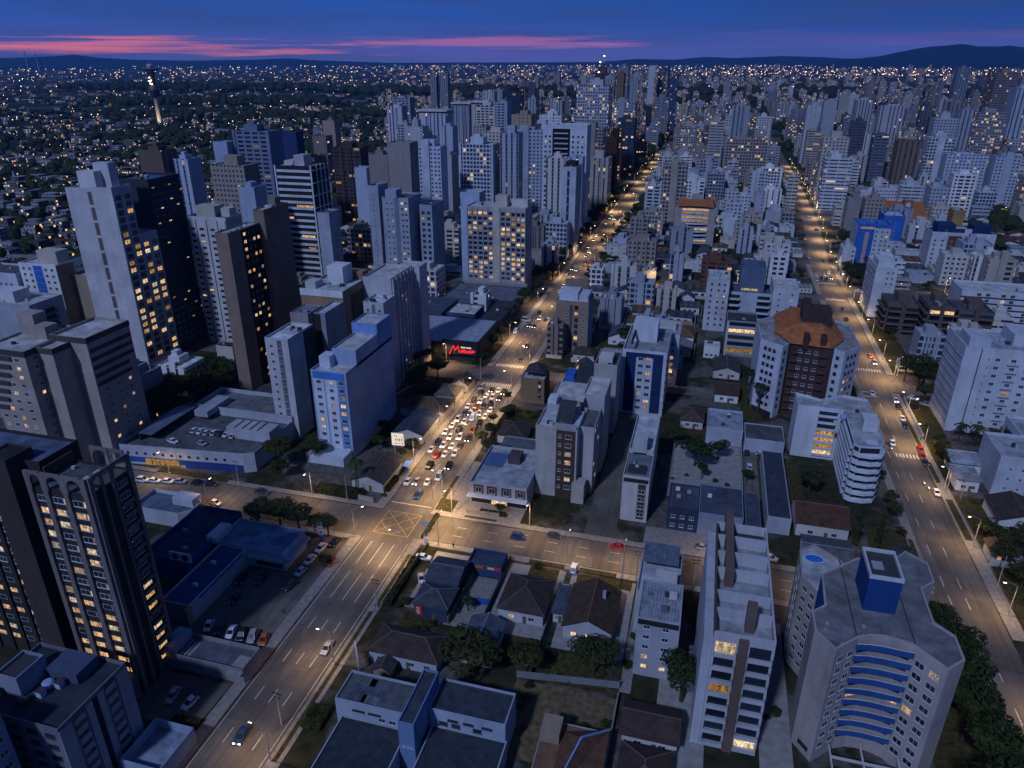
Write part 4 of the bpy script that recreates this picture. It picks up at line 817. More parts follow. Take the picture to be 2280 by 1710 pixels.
q = MB(); q.box(-3.6, -1.9, -2, 22, 27, 30.6); lb.part('spine_wall', q, 'plaster', (.14, .095, .075)); q = MB(); q.box(.2, 1.9, -14.5, -12.6, 26.5, 33); lb.part('chimney', q, 'plaster', (.13, .1, .09))
lb.band(0, 4.5, 6.2, 0, 28.6, .55, (.14, .095, .075), name='pier')
for f in range(8):
    z = 1.6+f*3.25; li = {7: 'lit_pale', 4: 'lit_warm', 1: False}.get(f, False)
    lb.balcony(0, .3, 4.3, z, 1.3, .9, lit=li, back=2.7); lb.balcony(0, 6.4, 10.6, z, 1.3, .9, lit=('lit_pale' if f == 0 else False), back=2.7)
lb.tidy = 1; lb.finish()
for f in range(3): q = MB(); q.box(-6.9, -5.6, -13+f*9, -11.6+f*9, 8, 15); lb.part('shutter', q, 'paint', (.2, .15, .1))
for i in range(9): q = MB(); q.box(-8.8, -5.4, -14+i*1.5, -13.1+i*1.5, 9, 9.2); lb.part('pergola_slat', q, 'paint', (.08, .1, .13))
rw = Bld('apartment_block', 'broad white block with dark drainpipe line and one lit window, right edge', 'apartment block', rect(92.5, 122, 274, 296), 33.5, (.49, .52, .58), (.32, .34, .38), 1.)
rw.band(0, 5.2, 5.5, 1, 33, .08, DK, name='drainpipe'); rw.win(0, [11, 16, 20.5, 25], 4, 3.1, 9, 1.6, 1.2, 0., 2); rw.win(0, [8.2], 4, 3.1, 9, .6, .7, 0., 1); rw.band(0, 15.2, 16.9, 16.3, 17.6, .15, mat='lit_warm', name='window')
for f in range(9): rw.band(3, .5, 21.5, 4+f*3.1, 4.25+f*3.1, .25, (.35, .37, .42), name='ledge'); rw.band(0, 14.2, 17.8, 2.9+f*3.1, 3.2+f*3.1, .5, (.3, .32, .36), name='ledge')
rw.roofbox(-13, -6, -8, 3, 2.4, (.45, .48, .55)); rw.roofbox(2, 12, -4, 8, 3.5, (.47, .5, .56)); rw.finish()
rb = Bld('apartment_block', 'blue-white low block with grey side wall, right edge below the broad white block', 'apartment block', rect(95, 120, 229, 246), 14, (.46, .49, .56), (.36, .37, .4)); rb.win(0, [3.5, 7], 2.5, 3.4, 3, .8, .8, 0, 1); rb.win(0, [12], 8, 3, 1, 2, 1.2, 0); rb.band(0, 9, 14, 0, 9, .1, (.3, .33, .42)); rb.finish()
rc = Bld('building', 'stepped white building with curved glass corner beside the broad white block', 'building', rect(108, 130, 250, 266), 12, (.5, .53, .6), (.3, .33, .38)); rc.roofbox(-4, 10, -2, 7, 4, (.5, .53, .6)); rc.band(3, 2, 9, 2, 9, .1, mat='glass', name='glazing'); rc.finish()
ws = Bld('apartment_block', 'white slab with speckled window side facing the right road junction', 'apartment block', rect(87.5, 98, 410.6, 436), 27.4, (.5, .52, .57), OW); ws.win(3, spread(25, 5), 3, 2.9, 8, 1.3, 1.3, .05, 2, frame='dark_frame'); ws.win(0, [6, 8.5], 18, 3, 3, 1.1, 1.1, .1); ws.roofbox(-4, 4, -9, 6, 2.5, (.52, .55, .6)); ws.finish()
BB = (.135, .10, .085)
for lab, x0, x1, y0, y1, h, nf, li in (('brown block with wraparound dark balconies beside the white slab', 91, 106, 386, 404, 15.5, 4, ()), ('dark brown block with bow-fronted balconies and lit corner window', 106.5, 118, 374, 396, 18.7, 5, (4,)), ('brown office block with lit strip windows, right of the bow-fronted block', 119, 134, 372, 392, 18, 5, (2, 1))):
    b = Bld('apartment_block', lab, 'apartment block', rect(x0, x1, y0, y1), h, BB, (.07, .08, .1))
    L_ = x1-x0
    for f in range(nf):
        b.balcony(0, .4, L_-.4, 1.2+f*3.3, 1.6, 1.1, BB, lit=('lit_warm' if f in li else False)); b.balcony(3, .5, y1-y0-.5, 1.2+f*3.3, 1.6, 1.1, BB)
    b.band(0, L_*.42, L_*.55, 0, h+.8, 1.8, k3(BB, .8), name='pier'); b.roofbox(-2, L_*.3, -2, 6, 3, k3(BB, .9)); b.finish()
wl = Bld('office_block', 'white block with thin dark floor lines at the right edge', 'office block', rect(128, 165, 404, 424), 20, (.5, .53, .58), OW)
for f in range(6): wl.band(0, -.3, 37.3, 1.6+f*3, 1.9+f*3, .5, DK, name='floor_line')
wl.win(0, [8, 12, 19, 23, 30, 34], 2.2, 3, 6, 2, 1.6, .08, 2); wl.finish()
bL = Bld('apartment_block', 'blue and white block with tall grey stripe left of the orange-roofed hall', 'apartment block', rect(97, 118, 535, 556), 26.4, (.03, .11, .42), (.06, .17, .45)); bL.band(0, 11, 21, 0, 24, .3, (.46, .49, .55)); bL.win(0, [12.5, 16, 19], 3, 3, 7, 1.3, 1.3, .15, off=.3); bL.band(0, 5.5, 8, 0, 21, .3, (.36, .32, .3)); bL.band(0, 2, 11, 23.2, 24.6, .1, mat='lit_pale', name='window'); bL.band(3, 0, 21, 0, 26, .1, (.42, .45, .5)); bL.finish()
bR = Bld('apartment_block', 'plain blue walled block just below the orange-roofed hall', 'apartment block', rect(124, 138, 590, 612), 23.4, (.03, .12, .46), OW); bR.win(0, [4, 8], 3, 3, 6, 1.1, 1.1, .05); bR.finish()
wb = Bld('apartment_block', 'white block with two brown tile panels right of the ochre chimney slab', 'apartment block', rect(142.5, 180, 532, 552), 24.2, (.49, .52, .58), NB)
for u in (10, 23): wb.band(0, u, u+8, 2, 22, .2, (.13, .06, .04)); wb.win(0, [u+2, u+6], 3, 3, 6, 1.5, 1.3, .08, off=.22)
wb.win(0, [2.5, 7, 34], 3, 3, 6, 1.5, 1.3, .08); wb.band(0, 18.5, 22.5, 0, 27, .6, (.5, .53, .6), name='pier'); wb.win(3, spread(20, 3), 3, 3, 6, 1.1, 1.1, 0); wb.roofbox(-15, -4, -4, 8, 4, NB); wb.roofbox(6, 17, -4, 8, 4, NB); wb.finish(70)
oc = Bld('apartment_block', 'narrow ochre slab standing behind the brown-panelled block', 'apartment block', rect(160, 167, 560, 572), 34, (.30, .19, .08), OW); oc.finish()
hall = house('large hall under a plain orange tiled roof with a clock tower in front', 136, 176, 675, 740, 7, 9, OT, OW, 'gable', 'x', wins=0, cat='hall', name='hall')
ck = Bld('clock_tower', 'brown clock tower standing against the orange-roofed hall', 'clock tower', rect(150, 156.5, 655, 661), 25, (.20, .13, .09), OW, .3); q = MB(); n = 20; q.poly([(1.9*cos(2*pi*i/n), -3.06, 21.2+1.9*sin(2*pi*i/n)) for i in range(n)]); ck.part('clock_face', q, 'window_frame')
for a in (.6, 2.1): q = MB(); q.tube((0, -3.12, 21.2), (1.4*cos(a), -3.12, 21.2+1.4*sin(a)), .1, .06, 4); ck.part('clock_hand', q, 'dark_frame')
ck.finish()
bo = Bld('apartment_block', 'block with ten white curved balconies, lit rooms and orange tile crown', 'apartment block', rect(-26, 3.9, 558, 582), 27.6, (.32, .29, .28), (.4, .43, .5))
for f in range(9):
    b = MB(); z = 1.8+f*2.85; P = [(-9.8, -12.2), (-5, -14.2), (0, -15), (5, -14.2), (9.8, -12.2)]
    for a, c in zip(P, P[1:]): b.poly([(*a, z), (*c, z), (*c, z+1.3), (*a, z+1.3)])
    b.poly([(*p, z+.05) for p in P]); bo.part('balcony', b, 'plaster', (.52, .56, .64)); bo.band(0, 5.4, 24.5, z+1.35, z+2.7, .05, mat=('lit_warm' if f in (0, 3, 5, 6, 7, 8) else 'glass'), name='window')
q = MB()
for s in (-1, 1): q.poly([(s*13, -9, 28), (s*3, -7, 28.2), (s*3, 5, 31.5), (s*12, 8, 32)][::s]); q.poly([(s*13, -9, 28), (s*12, 8, 32), (s*14.5, 6, 28)][::s])
q.poly([(-3, -7, 28.2), (3, -7, 28.2), (3, 5, 31.5), (-3, 5, 31.5)]); bo.part('tiled_roof', q, 'roof_tile', OT); bo.roofbox(-4, 4, 5, 11, 7, (.3, .3, .31)); bo.finish()
te = Bld('apartment_block', 'white terraced block with slate roof gallery and porthole windows', 'apartment block', rect(2, 13, 365, 384), 27, (.46, .48, .53), OW)
t2 = [(p[0]-te.cx, p[1]-te.cy) for p in rect(13, 34, 370, 388)]; te.shell(t2, 0, 20, .8, (.4, .43, .5), (.08, .11, .17)); t3 = [(p[0]-te.cx, p[1]-te.cy) for p in rect(18, 30, 374, 390)]; te.shell(t3, 0, 32, .6, (.10, .14, .22), (.09, .12, .19)); t4 = [(p[0]-te.cx, p[1]-te.cy) for p in rect(34, 46, 366, 386)]; te.shell(t4, 0, 24.5, .8, (.46, .49, .55), OW)
te.win(0, [2.5, 6, 8.8], 3, 3, 8, .9, 1., .1, 1, frame='dark_frame')
for f in range(5): te.balcony(0, .5, 6, 3+f*3.3, 2, 1.1, (.48, .51, .57), pts=t2); te.balcony(0, 14, 20.5, 3+f*3.3, 2, 1.1, (.48, .51, .57), pts=t2)
te.band(0, 6, 14, 21, 22.2, .1, mat='lit_pale', name='window', pts=t2); te.win(0, [3, 9], 3, 3, 7, 1., 1., .1, 1, pts=t4); te.finish(60)
lo = Bld('office_block', 'small office block with lit banded floors in front of the terraced block', 'office block', rect(12.7, 26, 331, 346), 17.4, (.26, .26, .28), (.05, .05, .06))
for f in range(5): lo.band(0, 1, 12.6, 1+f*3.2, 2.1+f*3.2, .25, (.36, .36, .38), name='floor_band'); lo.band(0, 1, 12.6, 2.2+f*3.2, 3.9+f*3.2, .04, mat=('lit_warm' if f in (0, 3) else 'glass'), name='window')
lo.band(0, 0, 1, 0, 16.6, .3, OW, name='pier'); lo.finish()
# ---- low buildings round the crossroads
of = Bld('office_building', 'low white and blue office with grey sheet roofs, bottom centre', 'office building', rect(-62.3, -47.6, 94, 101.6), 9, (.34, .38, .46), (.12, .125, .135), .5, rmat='sheet_metal')
def sub(B, x0, x1, y0, y1, h, wall, roof, par=.6, rmat='roofing'):
    p = [(a-B.cx, b-B.cy) for a, b in rect(x0, x1, y0, y1)]; occ(x0, x1, y0, y1); B.shell(p, 0, h, par, wall, roof, 'plaster', rmat); return p
sp_ = sub(of, -46.6, -43.4, 89.5, 103, 12.2, (.14, .22, .38), (.05, .06, .08), .5); orr = sub(of, -43.3, -27.6, 96.6, 104.6, 9, (.33, .38, .48), (.05, .06, .075), .5, 'sheet_metal'); ofl = sub(of, -61, -46.8, 79, 93.9, 5, (.34, .38, .46), (.042, .05, .065), .4, 'sheet_metal'); ofr = sub(of, -42.6, -27.2, 80, 96.5, 5, (.34, .38, .46), (.042, .05, .065), .4, 'sheet_metal')
of.win(0, [5, 8.5], 6.6, 1, 1, 2.8, .5, 0, 3, frame='dark_frame'); of.win(0, [10, 12.2, 14], 5.2, 1, 1, 1.5, 1.1, 0, 2); of.win(0, [5, 8.2, 12], 6.6, 1, 1, 2.2, .6, 0, 3, pts=orr, frame='dark_frame'); of.win(0, [3, 5.6, 10], 5.2, 1, 1, 1.8, 1., 0, 2, pts=orr, frame='dark_frame'); of.win(0, [.9, 1.8, 2.6], 5.8, 1, 1, .5, .5, 0, 1, pts=sp_)
for i in range(11):
    q = MB(); x, y = random.uniform(-6.5, 5), random.choice((-3, -.9, 1.2)); q.box(x, x+1.3, y, y+1.9, 8.53, 8.56); of.part('roof_patch', q, 'sheet_metal', random.choice(((.08, .1, .14), (.2, .21, .23))))
of.finish()
mk = Bld('supermarket', 'low black-fronted market with pale sheet roof and a glowing red script sign', 'supermarket', rect(-136, -95.5, 292, 328), 8.6, (.02, .024, .035), (.36, .40, .50), .4, rmat='sheet_metal')
q = MB(); q.box(3.5, 20.6, -19.2, -18.05, 3.6, 10.2); q.box(20.3, 21.2, -18, 14, 3.6, 10.2); mk.part('fascia', q, 'paint', (.014, .017, .028))
for i in range(11): q = MB(); q.box(3.8+i*1.5, 4.9+i*1.5, -17.9, -16.2, 9.3, 9.6); mk.part('skylight', q, 'paint', (.42, .46, .55))
low('dark blue annex with pale roof right behind the black-fronted market', -124, -109, 329.5, 346, 10, (.05, .07, .13), OW, .6); low('narrow dark annex along the avenue behind the market', -107, -95.5, 330, 362, 8, (.04, .05, .09), RD, .6); low('grey podium hall below the wide gridded office tower', -140, -96, 366, 396, 6, (.10, .11, .15), (.12, .14, .18), .7); low('dark blue low block left of the market annex', -146, -127, 330, 356, 9, (.08, .1, .16), (.06, .08, .12), .6)
g = thing('script_sign', 'glowing red handwritten sign with small white letters on the black market front', 'sign', -106, 272.8+17.9)
def stroke(parent, name, pts, r, mat, y=-.2):
    b = MB()
    for a, c in zip(pts, pts[1:]): b.tube((a[0], y, a[1]), (c[0], y, c[1]), r, r, 6)
    return obj(name, b, mat, parent)
stroke(g, 'letter', [(-2.6, 3.6), (-.6, 7.8), (.2, 5.6), (1.7, 7.9), (1.9, 5.4)], .34, 'sign_red_light')
stroke(g, 'letter', [(1.9, 5.6), (2.6, 4.8), (3.5, 6.2), (3.3, 4.8), (4.3, 6.2), (4.2, 4.7)], .36, 'sign_red_light'); stroke(g, 'letter', [(4.2, 4.8), (5., 6.2), (5.6, 5.2), (4.9, 4.7), (5.9, 5.6), (6.3, 4.7)], .36, 'sign_red_light'); stroke(g, 'letter', [(6.3, 4.9), (7.0, 6.1), (7.4, 4.8), (8.2, 6.1), (9.6, 5.7), (8.2, 5.1)], .42, 'sign_red_light')
for i, w in enumerate((.5, .45, .5, .2, .4, .45, .4, .5)):
    q = MB(); x = 3. + i*.62; q.box(x, x+w, -.3, -.1, 7., 7.6); obj('letter', q, 'sign_white_light', g)
gs = Bld('shop', 'white flat-roofed shop with canopy edge beside the parking court', 'shop', rect(-121, -100.2, 136.4, 147.6), 6, (.36, .42, .52), (.16, .22, .33), .6); gs.band(1, 0, 11, 3.2, 4., 1.6, (.38, .42, .5), name='canopy'); gs.band(0, 10, 20.6, 3.2, 4., 1.2, (.38, .42, .5), name='canopy'); gs.band(0, 12, 20, .6, 2.8, .05, mat='glass', name='shop_window'); gs.roofbox(-13, -9.8, -5.8, 1, 1.2, WH); gs.finish()
ml = low('long white shed with deep blue roof along the parking court', -119.5, -111.4, 112.6, 136.2, 5.6, (.42, .42, .44), (.03, .07, .20), .7, 'shed', 'warehouse'); q = MB(); q.box(4.05, 4.2, -8, 10, 4.6, 5.2); obj('stripe', q, 'paint', ml.root, (.02, .09, .35)); q = MB(); q.box(3.2, 4.3, -13, -11.2, 0, 5); obj('side_wall', q, 'plaster', ml.root, TN)
low('blue walled yard building with twin fan panel behind the white shop', -136, -122, 126, 150, 6.5, (.03, .08, .25), (.03, .045, .09), .8)
fan = thing('fan_panel', 'white panel with two round dark fans on the blue yard building', 'fan unit', -123.4, 125.85, 6.5); q = MB(); q.box(-3.4, 3, -.1, .3, 0, 2.6); obj('panel', q, 'paint', fan, WH)
for x in (-1.7, 1.3): q = MB(); q.tube((x, -.16, 1.3), (x, -.1, 1.3), .95, .95, 14); obj('fan', q, 'dark_frame', fan)
rd = Bld('building', 'white building with rounded corner and stepped flat roofs on the left side street', 'building', [(-157, 146), (-141, 146), (-138.2, 148.5), (-138.2, 153.2), (-141, 156), (-157, 156)], 5, (.42, .44, .48), (.1, .13, .19), 1.2); rd.roofbox(-1, 6, 0, 4, 1.6, (.42, .44, .5), roof=OW); rd.finish()
rp = Bld('parking_ramp', 'concrete ramp building with ribbed sloping drive below the parked row', 'ramp', rect(-109.3, -88, 99.5, 106.4), 4.2, (.22, .22, .24), (.10, .11, .14), 1.2)
for i in range(11): q = MB(); z = 3.2-i*.14; q.box(-6.5+i*.95, -6+i*.95, -2.2, 2.2, z, z+.12); rp.part('ramp_rib', q, 'concrete')
rp.roofbox(-10.4, -7, -3, 3.2, 1.4, (.3, .32, .36)); q = MB(); q.box(7, 10.6, -4.4, 1, 3, 3.3); rp.part('canopy', q, 'concrete'); rp.finish()
fe = Bld('building', 'small walled forecourt building at the kerb, bottom left', 'building', rect(-97.6, -88.6, 74, 84), 4, (.26, .33, .46), (.22, .27, .36), 2.2); fe.finish()
sm = Bld('supermarket', 'store with rooftop car deck, metal cladding and portholes over a blue band', 'supermarket', [(-186, 173.5), (-141, 178.6), (-137.7, 180.5), (-137.7, 204), (-186, 204)], 7.2, (.40, .42, .48), (.10, .105, .115), 1.1)
sm.band(0, 2, 40, 1., 2.9, .15, (.02, .08, .30), name='blue_band'); sm.band(0, 9.5, 22, .2, 2.6, .2, mat='lit_warm', name='shop_window'); sm.band(0, 24, 45, 0, 2.8, .2, (.02, .05, .2), name='blue_band')
for i in range(12): q = MB(); a, d, L, r_ = sm.fr(0); u = 3.5+i*3.2; q.tube((u, -.03, 4.3), (u, -.09, 4.3), .55, .55, 10); obj('porthole', q, 'glass', sm.root, None, (a[0], a[1], 0), r_)
q = MB(); q.box(-24, -18.4, -9, 14, 9, 9.25); sm.part('canopy', q, 'sheet_metal', (.12, .16, .24)); q = MB(); q.box(-23.9, -23.7, -9, 14, 6, 9); sm.part('side_wall', q, 'plaster', RD)
q = MB(); q.box(3.6, 20.5, 1.2, 7.6, 6.1, 10.2); sm.part('roof_house', q, 'plaster', (.38, .39, .44))
for i in range(4): q = MB(); q.box(6.5+i*3, 7.2+i*3, 1.4, 7.4, 10.2, 10.26); sm.part('roof_slot', q, 'dark_frame')
sm.shell([(p[0]-sm.cx, p[1]-sm.cy) for p in rect(-178, -137.5, 204.1, 220)], 0, 9.2, 1.6, (.38, .4, .46), (.15, .155, .17)); occ(-178, -137, 204, 220); q = MB(); q.box(-16, -10.5, 10, 24, 7.6, 9.9); sm.part('roof_house', q, 'plaster', (.3, .32, .38)); sm.finish()
wt = Bld('apartment_block', 'small white block with four window rows and tin roof behind the gabled house', 'apartment block', rect(-6, 3.1, 125, 138), 16.3, (.36, .37, .42), (.3, .33, .38), .5, rmat='sheet_metal')
wt.win(0, [2.2, 6.2], 2.4, 2.75, 5, 1.4, 1.05, .25, 2); wt.band(0, .2, 8.9, 14.4, 15.8, .04, DK, name='glazing'); wt.shell([(p[0]-wt.cx, p[1]-wt.cy) for p in rect(-7.4, 2.4, 138.1, 154)], 0, 12.6, .9, (.42, .44, .48), (.46, .48, .52)); occ(-7.4, 2.4, 138, 154)
q = MB(); q.poly([(-5.6, 16, 14), (3, 16, 14), (3, 22.4, 15.4), (-5.6, 22.4, 15.4)]); wt.part('tin_roof', q, 'sheet_metal', (.12, .15, .2)); wt.roofbox(-2, 3, 7, 12, -1.5, OW); wt.finish()
low('dark fronted shop row with slate roofs beside the slim white building', -3, 5.8, 183.5, 197, 7.6, (.03, .045, .09), (.065, .08, .11), .5, 'shop', 'shop', wins=3)
low('wide slate-roofed hall with pale ridge lines by the shop row', 5.9, 18.2, 183, 199.5, 7.4, (.2, .24, .32), (.06, .075, .105), .5, 'shop', 'shop')
low('narrow dark roofed store beside the driveway', 18.8, 23, 181, 199.5, 6.6, (.12, .14, .19), (.06, .07, .1), .4, clutter=False)
low('long dark sheet-roofed store with white side wall right of the driveway', 25.2, 31.8, 189, 230, 5.6, (.34, .37, .43), (.045, .055, .08), .4, rmat='sheet_metal', clutter=False)
low('white walled flat building behind the three garden trees', 6.9, 19.3, 240.5, 256.5, 6.6, (.38, .42, .5), (.26, .29, .35), .7)
low('grey canopied garage with blue-white fascia behind the driveway', 20, 33.2, 237.5, 250, 5.4, (.36, .4, .48), (.085, .09, .10), .4, 'garage', 'garage', clutter=False)
house('broad house with rust tiled roof right of the long dark store', 33, 48, 189.5, 204, 4.4, 3, (.12, .055, .035), OW, 'gable', 'x')
house('grey roofed house in front of the rust tiled house', 34, 47, 172.5, 186, 3.4, 1.6, (.13, .14, .16), OW, 'gable', 'x', lit=1)
house('square house with dark hipped roof and four pale ridges', -40.4, -28.2, 133.5, 147.6, 3.6, 3.2, (.075, .055, .048), (.45, .46, .5), 'hip', lit=1)
house('brown gabled house with two lit arched windows', -23.8, -11.4, 131.5, 147.5, 3.8, 2.9, (.10, .06, .04), (.42, .43, .48), 'gable', 'y', lit=2, wins=3, chim=True)
house('narrow lean-to with slate roof left of the gabled house', -27.2, -23.9, 136, 147, 3, .8, (.08, .095, .125), OW, 'shed', rmat='sheet_metal', wins=1)
house('slate gabled shop house behind the white car at the corner', -60.5, -51.4, 137.2, 147.6, 5, 1.6, (.085, .10, .135), (.05, .06, .09), 'gable', 'x', wins=0)
house('dark shop with slate hipped roof and a red poster on its wall', -60.6, -51, 128.6, 137.1, 4.6, 2., (.075, .085, .11), (.04, .055, .1), 'hip', wins=0)
house('long low brown tiled house with white wall beside the billboard', -64.8, -47.6, 112.4, 121.8, 3.6, 2.6, (.075, .052, .045), (.40, .43, .5), 'hip', wins=4)
house('small gabled porch house with grey tiles beside the long brown house', -62, -57, 108.5, 112.3, 2.4, 1.4, (.09, .08, .075), TN, 'gable', 'y', wins=0)
house('slate shed roof half hidden by the round tree', -45, -36.5, 117.5, 129.5, 4, 1.6, (.11, .13, .18), OW, 'gable', 'y', wins=0)
cn = Bld('kiosk', 'snack kiosk with orange and red banner and blue yard walls', 'kiosk', rect(-52.6, -43.2, 148.3, 154.6), 4, (.03, .06, .16), (.05, .07, .12), .8); cn.finish()
q = MB(); q.box(2.2, 9.2, -.16, -.06, 2.6, 3.6); bn = obj('banner', q, 'paint', cn.root, (.42, .12, .03), (cn.p[0][0], cn.p[0][1], 0)); q = MB(); q.box(0, 1.2, -.2, -.16, 2.7, 3.5); obj('emblem', q, 'dark_frame', bn, None, (4.4, 0, 0)); q = MB(); q.box(5.6, 7.4, -.2, -.16, 2.8, 3.4); obj('lettering', q, 'window_frame', bn); q = MB(); q.box(7.6, 9.1, -.2, -.16, 2.7, 3.5); obj('lettering', q, 'red_paint', bn)
fh = Bld('house', 'house with terracotta hipped roof and blue ridge, cut by the bottom edge', 'house', rect(-21.5, -8.4, 86, 104.5), 4, (.3, .3, .32), (.2, .1, .06), .2); q = MB()
q.poly([(-2.4, -9.6, 4), (6.6, -9.6, 4), (6.6, 9.6, 4.4), (1.8, 4, 7.2)]); q.poly([(-2.4, -9.6, 4), (1.8, 4, 7.2), (-2.4, 7, 4.2)]); q.poly([(-2.4, 7, 4.2), (1.8, 4, 7.2), (6.6, 9.6, 4.4)]); fh.part('tiled_roof', q, 'roof_tile', (.17, .085, .05)); q = MB(); q.tube((-2.4, -9.6, 4.1), (1.8, 4, 7.3), .2, .2, 4); q.tube((1.8, 4, 7.3), (6.6, 9.6, 4.5), .2, .2, 4); fh.part('ridge_cap', q, 'plaster', (.2, .33, .6)); fh.roofbox(-6.4, -2.6, 4, 8.6, 2.4, TN, 3.4); fh.finish()
house('brown tiled house with light spots beside the bottom tree', -6.6, 5.2, 105.2, 114.6, 3.4, 2.2, (.075, .05, .042), OW, 'gable', 'x')
house('second brown tiled house at the bottom edge right of the terracotta roof', -6, 4.2, 93, 104.4, 3, 2.2, (.08, .055, .045), OW, 'hip')
house('brown roofed house behind the bus shelter palm', -102.4, -90.6, 178.6, 195, 3.6, 2.2, (.105, .085, .07), OW, 'gable', 'y', wins=0)
house('wide blue-slate roofed house behind the billboard', -102.5, -90.5, 212, 230, 3.8, 2., (.05, .07, .12), OW, 'gable', 'y')
house('brown and grey tiled house on the avenue, below the ribbed tower', -108.6, -89.8, 232, 245.4, 3.6, 2.6, (.12, .085, .055), OW, 'hip')
house('grey hipped roof house on the avenue before the zebra crossing', -99.8, -90.2, 246.5, 258, 3.6, 2.4, (.12, .11, .10), OW, 'hip')
house('small rust tiled house nearest the zebra crossing', -97, -89.4, 259.5, 269.5, 3.2, 2.2, (.14, .075, .05), OW, 'gable', 'y', lit=1)
house('brown hipped house in the garden right of the traffic queue', -66, -55.5, 220.5, 232.5, 3.6, 2.4, (.075, .055, .05), OW, 'hip')
house('slate-roofed pavilion between avenue trees and corner cafe', -66.5, -56, 207.5, 216, 3, 1.4, (.05, .065, .1), OW, 'hip')
house('long pale roofed garage behind the corner cafe block', -62, -47, 209, 219.5, 3.4, 1., (.13, .14, .16), OW, 'shed', rmat='sheet_metal', wins=0)
house('grey gabled house by the araucaria behind the beige block', -42, -31, 331, 347, 4, 2.4, (.09, .10, .12), WH, 'gable', 'y')
house('tan hipped house with white porch left of the terraced block', -12, -1, 341, 357, 3.8, 2.6, (.20, .11, .05), WH, 'hip', lit=1)
house('dark gabled house with white front left of the orange-roofed tower', 9, 19, 277, 291, 3.6, 2.4, (.085, .05, .04), WH, 'gable', 'x')
house('slate house with pale carport behind the dark gabled house', 8, 20, 302, 318, 3.6, 2., (.075, .075, .085), OW, 'gable', 'y')
house('tan roofed house tucked left of the blank flat building', -3, 6, 250, 262, 3.4, 2.2, (.10, .07, .055), OW, 'hip')
house('white flat house with curved blue sign at the kerb on the right', 86, 96, 240, 249, 4, .8, (.36, .38, .42), WH, 'shed', rmat='roofing', wins=2)
house('brown roofed house below the blue-white block on the right edge', 90, 104, 207, 221, 4, 2.6, (.08, .06, .05), WH, 'gable', 'y', lit=0)
house('grey canopied shop on the right pavement', 84.6, 92, 228.5, 238, 4.2, .6, (.30, .31, .33), WH, 'shed', rmat='roofing')
house('pale roofed house among trees at the right edge', 94, 110, 176, 190, 3.6, 2., (.12, .13, .17), WH, 'gable', 'y')
# ------------------------------------------------------------------ buildings in the middle distance (too small in the photo for separate windows)
def mid(label, x0, x1, y0, d, h, wall, fm='wall_punched', sm='wall_sparse', name='apartment_tower', cat='tower', rh=3.5, roof=OW, cap=None, autolab=None, group=None, reg=True, shape=0):
    cx, cy = (x0+x1)/2, y0+d/2; w = (x1-x0)/2; d2 = d/2
    b = MB(); b.poly([(-w, -d2, 0), (w, -d2, 0), (w, -d2, h), (-w, -d2, h)], 0); b.poly([(w, -d2, 0), (w, d2, 0), (w, d2, h), (w, -d2, h)], 1); b.poly([(w, d2, 0), (-w, d2, 0), (-w, d2, h), (w, d2, h)], 0); b.poly([(-w, d2, 0), (-w, -d2, 0), (-w, -d2, h), (-w, d2, h)], 1)
    b.poly([(-w, -d2, h-.6), (w, -d2, h-.6), (w, d2, h-.6), (-w, d2, h-.6)], 2)
    t_ = .35
    for q in ((-w, w, -d2, -d2+t_), (-w, w, d2-t_, d2), (-w, -w+t_, -d2+t_, d2-t_), (w-t_, w, -d2+t_, d2-t_)):
        b.poly([(q[0], q[2], h), (q[1], q[2], h), (q[1], q[3], h), (q[0], q[3], h)], 3)
    if shape == 1:       # projecting corner piers
        for sx in (-1, 1): b.box(sx*w-.8, sx*w+.8, -d2-.8, -d2+.8, 0, h+.8, 3)
    elif shape == 2:     # central shaft
        b.box(-w*.25, w*.25, -d2-1.2, -d2+2, 0, h+4, 3)
    elif shape == 3:     # twin fins
        for u in (-.33, .33): b.box(u*w-.5, u*w+.5, -d2-.9, -d2, 0, h+.3, 3)
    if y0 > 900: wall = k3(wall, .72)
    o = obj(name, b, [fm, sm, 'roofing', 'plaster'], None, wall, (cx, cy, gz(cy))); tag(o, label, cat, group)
    if y0 < 640 and h < 60:
        for _ in range(random.randint(1, 3)):
            q = MB(); a, c = random.uniform(-.8, .6)*w, random.uniform(-.8, .6)*d2; s_ = random.uniform(.6, 1.6); q.box(a, a+s_, c, c+s_*.8, h-.6, h+random.uniform(.2, 1.2)); obj('roof_vent', q, 'plaster', o, random.choice((GR, OW, RD)))
    if autolab: auto(o, autolab, cat, group)
    if reg: occ(x0, x1, y0, y0+d)
    if rh:
        q = MB(); a = random.uniform(-.3, .1); q.box(w*a-w*.35, w*a+w*.45, -d2*.4, d2*.6, h-.6, h+rh)
        if random.random() < .5: q.box(w*a-w*.2, w*a+w*.2, -d2*.2, d2*.3, h+rh, h+rh+2)
        obj('roof_house', q, 'plaster', o, k3(wall, random.uniform(.85, 1.1)))
    if cap: q = MB(); q.box(-w-2, w+2, -d2-2, d2+2, h+1.2, h+3); obj('roof_slab', q, 'plaster', o, cap)
    return o
GB = (.32, .36, .45); W2 = (.44, .47, .54)
